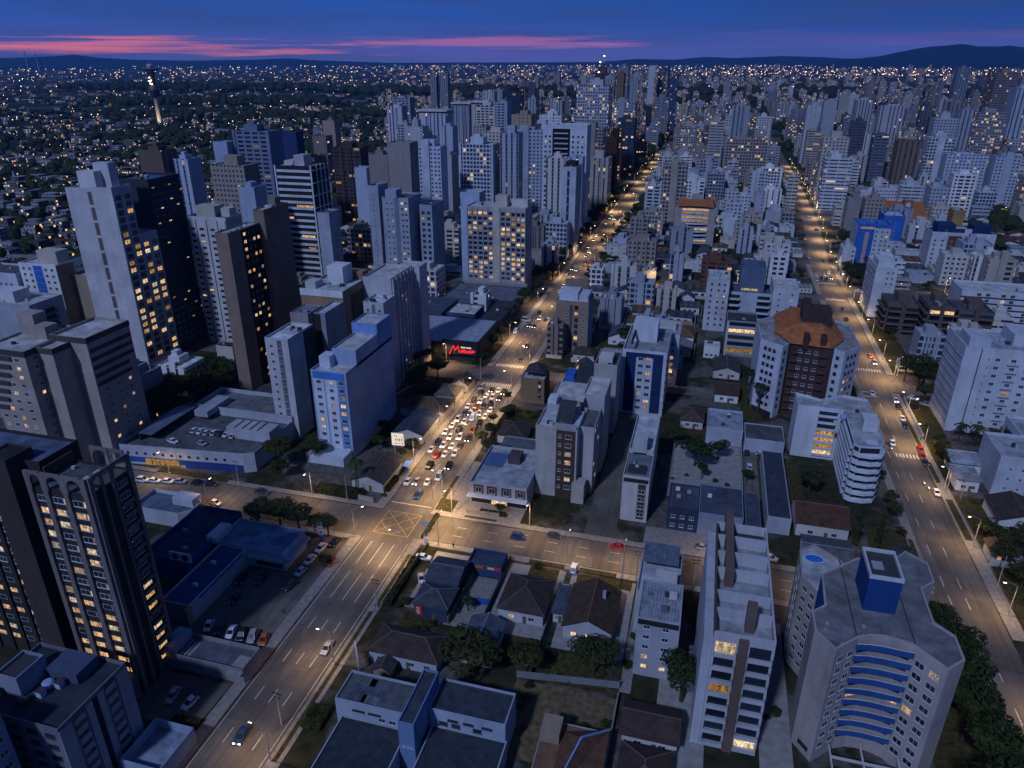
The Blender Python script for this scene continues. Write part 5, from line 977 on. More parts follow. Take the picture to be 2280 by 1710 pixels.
for a in (
 ('beige tower with lit top rooms left of the dark blue slotted tower', -303, -279, 400, 16, 68, (.30, .25, .21), 'wall_punched', 'wall_sparse', 0, 5),
 ('dark blue tower with a black slot of balconies between two pale fins', -339, -311, 480, 18, 81, (.16, .20, .30), 'wall_balcony', 'wall_sparse', 1, 4),
 ('plain pale blue box tower left of the slotted tower', -352, -340.5, 472, 12, 74, (.30, .36, .48), 'wall_blank', 'wall_blank', 0, 0),
 ('bluish tower squeezed in front of the slotted tower', -258, -248, 362, 12, 62, (.30, .36, .46), 'wall_sparse', 'wall_sparse', 0, 2),
 ('dark brown slab tower on the left skyline', -372, -354, 420, 15, 73, (.13, .095, .075), 'wall_blank', 'wall_slotted', 0, 2),
 ('pale slab with twin dark slots beside the brown slab', -353, -341, 428, 14, 67, (.38, .42, .52), 'wall_slotted', 'wall_blank', 0, 2),
 ('plain navy tower in front of the dark park', -425, -409, 680, 14, 63, (.02, .04, .12), 'wall_blank', 'wall_blank', 0, 0),
 ('tower with a round white crown ring', -414, -398, 720, 14, 56, (.20, .17, .16), 'wall_sparse', 'wall_balcony', 0, 0),
 ('tall plain beige tower with white cap behind the round crown', -434, -419, 780, 14, 67, (.30, .24, .20), 'wall_blank', 'wall_blank', 0, 1.5),
 ('brown framed tower with white shuttered stripes', -305, -280, 560, 15, 63, (.07, .05, .05), 'wall_balcony', 'wall_blank', 3, 3),
 ('blank light blue slab below the brown framed tower', -266, -256, 520, 12, 53, (.36, .42, .54), 'wall_blank', 'wall_blank', 0, 0),
 ('brown-grey slab with window seam left of the tall blank slab', -229, -215, 470, 12, 69, (.24, .21, .20), 'wall_blank', 'wall_sparse', 0, 2),
 ('tall blank grey-brown slab in the tower cluster', -205.5, -190, 450, 14, 79, (.27, .24, .23), 'wall_blank', 'wall_blank', 0, 0),
 ('white tower with brown balcony stripe and freckled windows', -219, -195.5, 520, 14, 70, (.46, .50, .60), 'wall_punched', 'wall_sparse', 2, 4),
 ('narrow grey tower with a line of tiny windows and lit foot', -223.5, -216, 600, 16, 55, (.36, .37, .40), 'wall_sparse', 'wall_blank', 0, 2),
 ('tower with white grid frame over dark brown glazing', -194, -168, 560, 22, 68, (.46, .49, .56), 'wall_grid', 'wall_sparse', 1, 5),
 ('grey-blue tower with taller middle shaft and small square windows', -178, -147, 640, 16, 73, GB, 'wall_punched', 'wall_punched', 2, 2),
 ('tower with ochre lit rooftop box behind the middle-shaft tower', -186, -167, 682, 16, 83, (.30, .24, .17), 'wall_sparse', 'wall_blank', 0, 3),
 ('slim blue-white tower with lit stair column by the white ladder tower', -109, -97, 556, 14, 61, (.34, .39, .50), 'wall_slotted', 'wall_blank', 1, 1),
 ('high tower framed in pale concrete with gold lit columns', -149, -115, 808, 30, 105, (.36, .38, .44), 'wall_lit', 'wall_grid', 3, 5),
 ('finely gridded pale tower with many lit rooms by the avenue', -140, -107, 985, 30, 81, (.38, .41, .48), 'wall_lit', 'wall_grid', 2, 3),
 ('dark brown windowless tower with navy stripe beside the avenue', -113.5, -100, 776, 20, 56, (.055, .03, .02), 'wall_blank', 'wall_blank', 3, 1),
 ('gold coloured lit block behind the dark brown tower', -121, -107, 862, 20, 57, (.40, .24, .05), 'wall_lit', 'wall_blank', 0, 1),
 ('white blade tower, tallest on the skyline right of the crane tower', -129.5, -119, 1385, 40, 123, (.52, .56, .66), 'wall_blank', 'wall_lit', 0, 0),
 ('dark glass tower with lit edge right of the white blade', -118, -103, 1440, 30, 113, (.16, .19, .28), 'wall_glazed', 'wall_lit', 0, 3),
 ('navy tower behind the white blade', -131, -116, 1700, 30, 122, (.06, .09, .2), 'wall_glazed', 'wall_blank', 0, 3),
 ('blue glass tower at the end of the avenue', -108, -92, 1610, 25, 107, (.07, .11, .24), 'wall_glazed', 'wall_blank', 0, 2),
 ('stepped tower with lit crown over the avenue trees', -111, -90, 1340, 30, 73, (.26, .29, .37), 'wall_banded', 'wall_lit', 2, 4),
 ('grey ribbed tower left of the white blade', -146, -131, 1250, 25, 101, (.34, .37, .44), 'wall_slotted', 'wall_lit', 3, 3),
 ('pale ribbed tower just behind the grey ribbed one', -150, -133, 1310, 25, 108, (.40, .43, .50), 'wall_slotted', 'wall_lit', 3, 4),
 ('tower with warm lit crown far behind the gold column tower', -253, -226, 1900, 30, 121, (.34, .33, .36), 'wall_slotted', 'wall_punched', 0, 5),
 ('plain brown tower between gold column tower and grey ribs', -180, -168, 1350, 25, 111, (.22, .15, .10), 'wall_blank', 'wall_sparse', 0, 2),
 ('pale curtain-ribbed tower beside the crane tower', -184, -169, 1240, 20, 108, (.36, .39, .46), 'wall_slotted', 'wall_slotted', 3, 2),
 ('blue tower striped with dark bays under a flat slab roof', -296, -279, 900, 20, 81, GB, 'wall_slotted', 'wall_blank', 3, 1),
 ('tower with a ladder of lit balconies left of the dark twin', -254, -240, 860, 18, 85, GB, 'wall_balcony', 'wall_blank', 1, 2),
 ('black glass tower, left of the gold column tower', -278, -260, 1000, 20, 92, (.02, .028, .045), 'wall_glazed', 'wall_glazed', 0, 3),
 ('pale ribbed slab tower at the edge of the park', -408, -388, 900, 18, 77, (.40, .43, .50), 'wall_slotted', 'wall_blank', 3, 2),
 ('white frame tower with black bays behind the ribbed slab', -426, -403, 962, 18, 84, (.40, .44, .52), 'wall_balcony', 'wall_blank', 1, 2),
 ('left one of the two lone slim towers before the dark woods', -581, -567, 1500, 16, 106, (.30, .31, .35), 'wall_slotted', 'wall_blank', 0, 3),
 ('right one of the two lone slim towers before the dark woods', -560, -543, 1500, 16, 108, (.32, .33, .37), 'wall_slotted', 'wall_blank', 0, 3),
 ('pale tower under a broad flying roof slab', -325, -293, 800, 20, 76, (.40, .44, .52), 'wall_slotted', 'wall_sparse', 3, 1),
 ('wide tower under a long lit roof slab', -322, -300, 905, 20, 79, (.38, .41, .48), 'wall_slotted', 'wall_sparse', 3, 1),
 ('grey tower with ladder balconies beside the speckled block', -350, -336, 800, 16, 62, (.34, .36, .40), 'wall_balcony', 'wall_sparse', 0, 3),
 ('grey-white tower with small square windows at its edge', -297, -281, 700, 16, 69, (.40, .41, .44), 'wall_sparse', 'wall_sparse', 0, 6),
 ('thin blue tower left of the white grid frame', -242, -232, 650, 14, 74, (.34, .39, .50), 'wall_slotted', 'wall_blank', 0, 2),
 ('speckled white block at the left of the cluster', -262, -243, 640, 16, 48, (.50, .53, .60), 'wall_punched', 'wall_punched', 0, 2),
 ('tall beige office tower with fine window grid at the right edge', 354, 382, 1200, 40, 115, (.27, .23, .20), 'wall_grid', 'wall_grid', 0, 5),
 ('white tower with dark stripe at the right edge', 352, 372, 1100, 30, 98, (.44, .49, .60), 'wall_slotted', 'wall_blank', 1, 2),
 ('broad round-topped block ablaze with lit floors, right edge', 286, 317, 1000, 25, 74, (.34, .35, .38), 'wall_lit', 'wall_lit', 0, 4),
 ('high flared tower on the right skyline', 460, 481, 1800, 30, 118, (.22, .25, .32), 'wall_slotted', 'wall_blank', 1, 3),
 ('leaning-looking pale slab with window seam, right side', 256, 272, 960, 20, 79, (.38, .40, .46), 'wall_slotted', 'wall_sparse', 0, 2),
 ('white gridded block right of the dark lit towers', 207, 231, 860, 20, 57, (.46, .49, .55), 'wall_grid', 'wall_punched', 2, 3),
 ('long pale slab block with speckled windows, right side', 211, 247, 800, 18, 47, (.36, .40, .50), 'wall_punched', 'wall_blank', 0, 1),
 ('companion slab with blank end, right of the long pale slab', 250, 271, 790, 18, 47, (.35, .39, .48), 'wall_punched', 'wall_blank', 2, 2),
 ('white office block with blue strip windows beside the right road', 96, 119, 736, 22, 46, (.48, .50, .54), 'wall_banded', 'wall_banded', 0, 4),
 ('cream stepped block behind the white strip-window office', 98, 122, 792, 24, 60, (.40, .37, .33), 'wall_punched', 'wall_balcony', 0, 5),
 ('dark tower with lit round-ended floors, right centre', 143, 158, 930, 20, 66, (.10, .11, .15), 'wall_banded', 'wall_balcony', 0, 3),
 ('two-tone brown tower with dark roof edge, right centre', 176, 197, 842, 20, 54, (.16, .11, .08), 'wall_slotted', 'wall_blank', 0, 1),
 ('dark banded block beside the two-tone brown tower', 160, 175, 884, 20, 56, (.12, .13, .18), 'wall_banded', 'wall_banded', 0, 2),
 ('white tower with twin fins, far behind the strip-window office', 110, 126, 1100, 20, 75, (.50, .53, .60), 'wall_blank', 'wall_sparse', 3, 3),
 ('pale blank tower next to the twin-fin tower', 136, 153, 1150, 20, 79, (.38, .42, .50), 'wall_blank', 'wall_sparse', 0, 2),
 ('glazed tower with pale ribs left of the right road', 12, 32, 950, 20, 80, (.34, .37, .43), 'wall_slotted', 'wall_grid', 3, 3),
 ('round-fronted grey tower left of the glazed tower', -12, 5, 900, 18, 66, (.34, .33, .33), 'wall_banded', 'wall_punched', 0, 5),
 ('wide beige block with sparkling window grid below the glazed tower', 8, 51, 838, 18, 52, (.32, .27, .23), 'wall_grid', 'wall_punched', 0, 2),
 ('grey-white ribbed tower in the right-hand downtown', 185, 208, 1200, 25, 78, (.42, .45, .52), 'wall_slotted', 'wall_sparse', 3, 3),
 ('white broad tower with dark roof sign base in downtown', 209, 239, 1150, 25, 73, (.46, .48, .54), 'wall_slotted', 'wall_sparse', 0, 2),
 ('white speckled block below the flared tower', 230, 254, 948, 22, 70, (.46, .49, .55), 'wall_punched', 'wall_sparse', 0, 5),
 ('beige gridded block with one lit room beside the avenue', -41, -22, 620, 18, 51, (.33, .29, .26), 'wall_grid', 'wall_punched', 2, 3)):
    lab, x0, x1, y0, d, h, c, f, s_, sh, rh = a
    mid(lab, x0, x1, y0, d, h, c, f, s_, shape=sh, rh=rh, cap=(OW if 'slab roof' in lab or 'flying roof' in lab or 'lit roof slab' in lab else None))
for a in (
 ('cream block with square windows and lift room, left one of a pair', 10.5, 22, 685, 14, 22.3, (.42, .42, .44), 'wall_punched', 'wall_sparse', 0),
 ('white block with arched windows, right one of the pair', 22.4, 33.4, 686, 14, 19.4, (.46, .48, .54), 'wall_punched', 'wall_sparse', 0),
 ('blank white block with one roof slot in front of the pair', 10.6, 20.5, 584, 12, 17.4, (.48, .52, .60), 'wall_blank', 'wall_blank', 0),
 ('grey block with a lit stair strip beside the blank white block', 21, 31, 541, 14, 17.3, (.36, .39, .46), 'wall_slotted', 'wall_sparse', 2),
 ('white block with sloping cap by the right road', 35, 47, 568, 14, 14, (.46, .49, .55), 'wall_blank', 'wall_sparse', 0),
 ('beige block with curved parapet and cypress row at its foot', -49.4, -31.4, 467, 14, 21.3, (.27, .235, .21), 'wall_punched', 'wall_sparse', 3),
 ('lit grey block with white roof tank behind the curved-parapet block', -52.6, -36.4, 585, 14, 18.3, (.32, .30, .29), 'wall_lit', 'wall_slotted', 1),
 ('thin white tower-like block with balconies at the avenue bend', -65.4, -58, 659, 14, 31, (.44, .48, .56), 'wall_slotted', 'wall_balcony', 0),
 ('balcony block with open white floors behind the thin white block', -57, -44, 662, 16, 27, (.42, .46, .54), 'wall_balcony', 'wall_balcony', 1),
 ('small blue-white block with porthole at the avenue kerb', -66, -56, 520, 12, 10, (.40, .44, .52), 'wall_sparse', 'wall_sparse', 0),
 ('brick building site with open floors and tower chimney', -2, 16, 452, 20, 14, (.14, .06, .04), 'wall_balcony', 'wall_balcony', 0),
 ('tall narrow block with yellow lit top window', 36, 44, 668, 12, 24, (.34, .36, .42), 'wall_sparse', 'wall_blank', 0),
 ('grey gabled hall beside the bend of the right road', 46, 66, 664, 22, 9, (.32, .35, .40), 'wall_blank', 'wall_blank', 0),
 ('beige tower block with round windows left of the orange hall', 118, 133, 640, 14, 27, (.30, .26, .23), 'wall_punched', 'wall_sparse', 0),
 ('grey-brown slab left of the round-windowed block', 104, 114, 632, 14, 28, (.24, .22, .22), 'wall_blank', 'wall_sparse', 0),
 ('cream block with punched windows left of the clock tower', 121, 134, 668, 14, 20, (.32, .30, .28), 'wall_punched', 'wall_punched', 0),
 ('white long block with many small windows behind the orange hall', 150, 196, 778, 14, 16, (.44, .47, .52), 'wall_punched', 'wall_punched', 0),
 ('white rooftop block with red lettered strip behind the cream block', 100, 140, 720, 14, 18, (.46, .50, .58), 'wall_banded', 'wall_punched', 0),
 ('white shop block with curved windows at the road, right of the dark tree', 88, 96, 520, 14, 13, (.46, .49, .54), 'wall_sparse', 'wall_sparse', 0)):
    lab, x0, x1, y0, d, h, c, f, s_, sh = a
    if free(x0+1, x1-1, y0+1, y0+d-1): mid(lab, x0, x1, y0, d, h, c, f, s_, 'apartment_block', 'apartment block', 2.5, shape=sh)
# ---- crane on the tower under construction
crn = mid('dark unfinished tower topped by a lit crane and scaffolding', -204, -183, 1260, 22, 112, (.07, .055, .045), 'wall_balcony', 'wall_balcony', rh=0)
q = MB(); q.box(-7, 7, -6, 6, 112, 121); q.box(-3, 3, -3, 3, 121, 126); obj('roof_house', q, 'dark_frame', crn)
q = MB(); q.tube((2, 0, 121), (2, 0, 136), .7, .5, 4); q.tube((-9, 0, 131), (14, 0, 134), .6, .4, 4); q.tube((2, 0, 136), (13, 0, 134), .2, .2, 3); obj('crane', q, 'pole_metal', crn)
for p in ((-3, -6.3, 128), (2, 0, 137), (-5, -6.4, 113)): q = MB(); q.lathe([(.01, p[2]-1), (1., p[2]), (.01, p[2]+1)], 6, c=(p[0], p[1])); obj('lamp', q, 'lamp_glow', crn)
# ------------------------------------------------------------------ filling the city: lots between the known buildings
WALLS = [WH, OW, CR, (.40, .43, .49), (.32, .35, .42), (.28, .25, .23), (.36, .33, .30), (.22, .18, .16), (.44, .46, .50), (.48, .47, .45), (.26, .28, .33)]
WN = {WH: 'white', OW: 'pale', CR: 'cream', (.40, .43, .49): 'pale blue', (.32, .35, .42): 'blue-grey', (.28, .25, .23): 'taupe', (.36, .33, .30): 'beige', (.22, .18, .16): 'brown', (.44, .46, .50): 'off-white', (.48, .47, .45): 'ivory', (.26, .28, .33): 'slate-grey'}
ROOFS = [((.12, .06, .04), 'rust-roofed'), ((.085, .065, .055), 'brown-roofed'), ((.10, .105, .12), 'slate-roofed'), ((.17, .10, .06), 'tan-roofed'), ((.30, .31, .34), 'pale-roofed'), ((.06, .07, .09), 'dark-roofed')]
FH = {}
def far_house(x, y, w, d, rz, k, roof):
    if k not in FH:
        b = MB(); b.box(-.46, .46, -.46, .46, 0, 3.2, 0, bottom=False); z = 3.1
        if k == 0:
            b.poly([(-.5, -.5, z), (.5, -.5, z), (0, 0, 5.4)], 1); b.poly([(.5, -.5, z), (.5, .5, z), (0, 0, 5.4)], 1); b.poly([(.5, .5, z), (-.5, .5, z), (0, 0, 5.4)], 1); b.poly([(-.5, .5, z), (-.5, -.5, z), (0, 0, 5.4)], 1)
        elif k == 1:
            b.poly([(-.5, -.5, z), (0, -.5, 5.3), (0, .5, 5.3), (-.5, .5, z)][::-1], 1); b.poly([(.5, -.5, z), (.5, .5, z), (0, .5, 5.3), (0, -.5, 5.3)], 1)
            for s in (-1, 1): b.poly([(-.46, s*.46, 3.2), (.46, s*.46, 3.2), (0, s*.46, 5.1)][::-s], 0)
        elif k == 2:
            b.poly([(-.5, -.5, z), (.5, -.5, z), (.5, 0, 5.), (-.5, 0, 5.)], 1); b.poly([(.5, .5, z), (-.5, .5, z), (-.5, 0, 5.), (.5, 0, 5.)], 1)
        else: b.poly([(-.5, -.5, 3.3), (.5, -.5, 3.3), (.5, .5, 3.9), (-.5, .5, 3.9)], 1); b.poly([(-.46, .46, 3.2), (-.46, .46, 3.8), (.46, .46, 3.8), (.46, .46, 3.2)], 0)
        for i in range(3): b.poly([(-.3+i*.25, -.47, 1), (-.18+i*.25, -.47, 1), (-.18+i*.25, -.47, 2.2), (-.3+i*.25, -.47, 2.2)], 2 if i != k % 3 or k == 3 else 3)
        FH[k] = b.mesh('house', ['window_frame', 'roof_tile', 'glass', 'lit_warm'])
    return link('house', FH[k], None, (x, y, 0), rz, roof, (w, d, random.uniform(.9, 1.3)))
CNT = {}
def cap(k, n):
    CNT[k] = CNT.get(k, 0)+1; return CNT[k] <= n
TREES_WANT = []
GAP = []
for q in ((-69.5, 34, 172, 262), (-130, -90, 172, 292), (84, 100, 225, 305), (33, 52, 172, 205)): OCC.append(q)
def yardwall(x0, x1, y0, y1):
    t = thing('boundary_wall', None, 'wall', (x0+x1)/2, (y0+y1)/2); auto(t, random.choice(('grey', 'pale'))+' lot wall', 'wall', 'walls between the lots'); q = MB(); q.box(-(x1-x0)/2, (x1-x0)/2, -(y1-y0)/2, (y1-y0)/2, 0, random.uniform(1.6, 2.4)); obj('panel', q, 'plaster', t, random.choice((OW, GR, CR, TN)))
def fill(xa, xb, ya, yb, sx, sy, mix, hmax=7, skip=.1, front=160):
    y = ya
    while y < yb:
        x = xa+random.uniform(-3, 3); dy = sy*random.uniform(.85, 1.15)
        while x < xb:
            w = sx*random.uniform(.7, 1.2); d = dy*random.uniform(.62, .86)
            x0, x1, y0, y1 = x, x+w, y, y+d; x += w+random.uniform(1.2, 3.6)
            if not inview((x0+x1)/2, y0, 0, 80) and not inview((x0+x1)/2, y0, 30, 40): continue
            if not free(x0, x1, y0, y1):
                x0, x1, y0, y1 = x0+w*.2, x1-w*.2, y0+d*.2, y1-d*.2
                if not free(x0, x1, y0, y1):
                    GAP.append(((x0+x1)/2, (y0+y1)/2)); continue
            q = random.random(); cx, cy = (x0+x1)/2, (y0+y1)/2
            if q < skip: TREES_WANT.append((cx, cy)); TREES_WANT.append((cx+random.uniform(-5, 5), cy+random.uniform(-5, 5))); continue
            q = random.random(); GAP.append((x1+1, cy))
            if cy < 430 and random.random() < .35: yardwall(x1+.9, x1+1.1, y0-2, y1+2)
            if cy < 430 and random.random() < .25: yardwall(x0, x1, y0-1.4, y0-1.2)
            if q < mix[0] and cap('house', 285):
                r, rn = random.choice(ROOFS)
                if cy < 330 and abs(cx) < 240: house(None, x0, x1, y0, y1, random.uniform(3, 4.5), random.uniform(1.6, 2.6), r, random.choice(WALLS), random.choice(('hip', 'gable', 'gable')), random.choice('xy'), auto_=rn+' house', simple=True, lit=int(random.random() < .25), wins=2)
                else: occ(x0, x1, y0, y1); auto(far_house(cx, cy, x1-x0, y1-y0, random.uniform(-.06, .06)+(pi/2 if random.random() < .3 else 0), random.randrange(4), r), rn+' house', 'house', None)
            elif q < mix[0]+mix[1] and cap('low', 250):
                c = random.choice(WALLS); h = random.uniform(3.5, 9)
                if cy < 330 and abs(cx) < 240: low(None, x0, x1, y0, y1, h, c, random.choice((RG, RD, OW, (.2, .21, .23))), .6, 'building', 'low_building', autolab=WN[c]+' flat-roofed building', wins=random.choice((0, 2, 3)), lit=.15, rmat=random.choice(('roofing', 'sheet_metal')))
                else: mid(None, x0, x1, y0, y1-y0, h, c, random.choice(('wall_sparse', 'wall_blank', 'wall_banded')), 'wall_sparse', 'low_building', 'building', random.choice((0, 1.5)), autolab=WN[c]+' flat-roofed building')
            elif cap('block', 240):
                c = random.choice(WALLS); h = 3*random.randint(4, hmax)+1
                mid(None, x0, x1, y0, y1-y0, h, c, random.choice(('wall_punched', 'wall_balcony', 'wall_banded', 'wall_slotted', 'wall_grid')), random.choice(('wall_sparse', 'wall_blank', 'wall_punched')), 'apartment_block', 'apartment block', 2.5, autolab=WN[c]+(' mid-rise' if h < 20 else ' tall')+' block', shape=random.choice((0, 0, 1, 2, 3)))
        y += dy+random.uniform(1, 3)
fill(-67, 64, 174, 436, 13, 15, (.55, .33), 5, .2)
fill(83, 200, 98, 446, 14, 16, (.42, .33), 6, .22)
fill(-67, 66, 446, 650, 14, 16, (.35, .3), 7, .24)
fill(84, 260, 471, 720, 15, 17, (.34, .33), 7, .28)
fill(-240, -92, 292, 640, 16, 18, (.25, .35), 8, .25)
fill(-230, -92, 172, 272, 15, 16, (.5, .35), 5, .35)
fill(-66, 84, 662, 1000, 17, 20, (.12, .28), 11, .26)
fill(94, 420, 734, 1000, 18, 22, (.10, .28), 12, .24)
fill(-420, -240, 300, 700, 17, 20, (.6, .3), 6, .4)
fill(-330, -240, 190, 300, 15, 16, (.7, .25), 5, .35)
# ---- high-rise downtown to the right, thinning toward the horizon
def towers(n, xr, yr, hr, dens):
    made = tries = 0
    while made < n and tries < n*40:
        tries += 1
        y = yr[0]*(yr[1]/yr[0])**random.random(); x = random.uniform(*xr)*y/1000
        w = random.uniform(13, 26); d = random.uniform(13, 24)
        if random.random() > dens(x/y*1000, y) or not inview(x, y, 20, 0) or not free(x-w/2, x+w/2, y, y+d): continue
        if not cap('tower', 198): return
        h = random.uniform(*hr)*random.choice((.7, 1, 1, 1.15)); c = random.choice(WALLS+[(.06, .08, .13), (.12, .13, .17)]); made += 1
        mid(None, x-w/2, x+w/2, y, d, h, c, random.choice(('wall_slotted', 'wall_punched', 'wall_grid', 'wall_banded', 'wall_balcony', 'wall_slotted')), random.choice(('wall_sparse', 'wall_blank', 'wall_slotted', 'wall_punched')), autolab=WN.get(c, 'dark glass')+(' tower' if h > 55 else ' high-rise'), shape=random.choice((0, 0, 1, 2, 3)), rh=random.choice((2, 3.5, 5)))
towers(34, (-430, -100), (560, 1000), (45, 76), lambda u, y: .9)
towers(100, (-90, 470), (1005, 2400), (26, 66), lambda u, y: 1.)
towers(46, (-260, 480), (2400, 4200), (34, 76), lambda u, y: 1.)
towers(20, (-330, -90), (1000, 2400), (36, 70), lambda u, y: .8)
# ------------------------------------------------------------------ what nobody could count: far buildings, far woods, far lights
def unproject(sx, sy, z=0):
    u, v = (sx-1140)/FPX, -(sy-855)/FPX; c, s = cos(PITCH), sin(PITCH); x, y, w = u, c+v*s, -s+v*c; a, b = cos(YAW), sin(YAW); x, y = x*a-y*b, x*b+y*a; t_ = (z-CH)/w; return x*t_, y*t_
WOOD = []
occ(-1250, -1195, 1400, 1480)
def onland(sx, sy):
    x, y = unproject(sx, sy, 0)
    if 0 < y < 2500: return x, y
    u, v = (sx-1140)/FPX, -(sy-855)/FPX; c, s = cos(PITCH), sin(PITCH); X, Y, Z = u, c+v*s, -s+v*c; a, b = cos(YAW), sin(YAW); X, Y = X*a-Y*b, X*b+Y*a; k = 85/15000; t_ = (CH+2500*k)/(k*Y-Z)
    return (X*t_, Y*t_) if t_ > 0 else (0, 1e9)
def fbuild():
    b = MB(); n = 0
    for _ in range(6500):
        sx = random.uniform(-20, 2300); sy = 147+(470-147)*random.random()**1.9
        x, y = onland(sx, sy)
        u = sx/2280
        if y < 1000 and x > -240: continue
        if y > 16000 or y < 430 or (y < 620 and x > -400): continue
        dens = .8 if sx > 1150 else (.62 if sx < 800 else .6)
        if 1150 < sx < 1500 and y < 1300: dens = .2
        if random.random() > dens: continue
        w, d = random.uniform(10, 24), random.uniform(10, 20)
        if sx < 850 and y < 1500: w, d = w*.75, d*.75
        if not free(x-w/2, x+w/2, y-d/2, y+d/2): continue
        h = random.choice((3.5, 4, 5, 7, 12)) if sx < 850 else random.choice((8, 14, 22, 30))*random.uniform(.8, 1.3)
        if sy < 172 and random.random() < .2: h *= 1.8
        if y > 3500: w *= 1.6; d *= 1.6
        g_ = gz(y); b.box(x-w/2, x+w/2, y-d/2, y+d/2, g_-2, g_+h, 0, 1, bottom=False); n += 1
        if h > 20: b.box(x-3, x+3, y-3, y+3, g_+h, g_+h+3, 0, 1, bottom=False)
    t = NT('distant_wall'); p = t.pos(); uv = t.n('ShaderNodeUVMap'); s = t.n('ShaderNodeSeparateXYZ'); t.set(s.inputs[0], uv.outputs[0])
    vo = t.n('ShaderNodeTexVoronoi'); vo.inputs['Scale'].default_value = .03; t.set(vo.inputs[0], t.vmul(p, (1, 1, 0.001))); sc_ = t.n('ShaderNodeSeparateColor'); t.set(sc_.inputs[0], vo.outputs['Color'])
    wall = t.mix(sc_.outputs[0], (.09, .085, .085), (.36, .37, .40)); fu = t.M('FRACT', t.M('DIVIDE', s.outputs[0], 3.3)); fv = t.M('FRACT', t.M('DIVIDE', s.outputs[1], 3.))
    win = t.M('MULTIPLY', t.M('GREATER_THAN', fu, .45), t.M('GREATER_THAN', fv, .5))
    cv = t.n('ShaderNodeCombineXYZ'); t.set(cv.inputs[0], t.M('FLOOR', t.M('DIVIDE', s.outputs[0], 3.3))); t.set(cv.inputs[1], t.M('FLOOR', t.M('DIVIDE', s.outputs[1], 3.))); t.set(cv.inputs[2], sc_.outputs[1])
    wn = t.n('ShaderNodeTexWhiteNoise', noise_dimensions='3D'); t.set(wn.inputs[0], cv.outputs[0])
    li = t.M('LESS_THAN', wn.outputs[0], .14)
    t.out(t.mixs(win, t.bsdf(wall, .9, .1), t.mixs(li, t.bsdf((.02, .03, .05), .3), t.emit((1., .62, .28), 1.1))), True)
    t = NT('distant_roof'); p = t.pos(); vo = t.n('ShaderNodeTexVoronoi'); vo.inputs['Scale'].default_value = .03; t.set(vo.inputs[0], t.vmul(p, (1, 1, 0.001))); sc_ = t.n('ShaderNodeSeparateColor'); t.set(sc_.inputs[0], vo.outputs['Color'])
    t.out(t.bsdf(t.mix(sc_.outputs[1], (.05, .04, .035), (.30, .30, .32)), .9, .1))
    y = 285.
    while y < 1000:
        x = -960.+random.uniform(0, 9)
        while x < -250:
            x += random.uniform(11, 19)*(1+max(0, y-500)/1200); w, d = random.uniform(7, 13), random.uniform(7, 12)
            if not inview(x, y, 4, 10) or not free(x-w/2, x+w/2, y-d/2, y+d/2): continue
            if random.random() < .68: b.box(x-w/2, x+w/2, y-d/2, y+d/2, 0, random.choice((3.4, 3.8, 4.5, 6.5, 9)), 0, 1, bottom=False)
            else: WOOD.append((x, y))
            if random.random() < .4: WOOD.append((x+9, y+random.uniform(4, 9)))
        y += random.uniform(15, 21)*(1+max(0, y-500)/1200)
    tag(obj('distant_buildings', b, ['distant_wall', 'distant_roof']), kind='stuff')
fbuild()
ICO = None
def blob(b, x, y, r, h):
    ph = random.random()*6; n = 6; R = []
    g_ = gz(y)
    for z, k in ((.12, .72), (.5, 1.), (.82, .72)):
        R.append([(x+r*k*random.uniform(.75, 1.2)*cos(ph+2*pi*i/n), y+r*k*random.uniform(.75, 1.2)*sin(ph+2*pi*i/n), g_+h*z*random.uniform(.9, 1.1)) for i in range(n)])
    for A, B in zip(R, R[1:]):
        for i in range(n): b.poly([A[i], A[(i+1) % n], B[(i+1) % n], B[i]])
    for i in range(n): b.poly([R[-1][i], R[-1][(i+1) % n], (x, y, g_+h)])
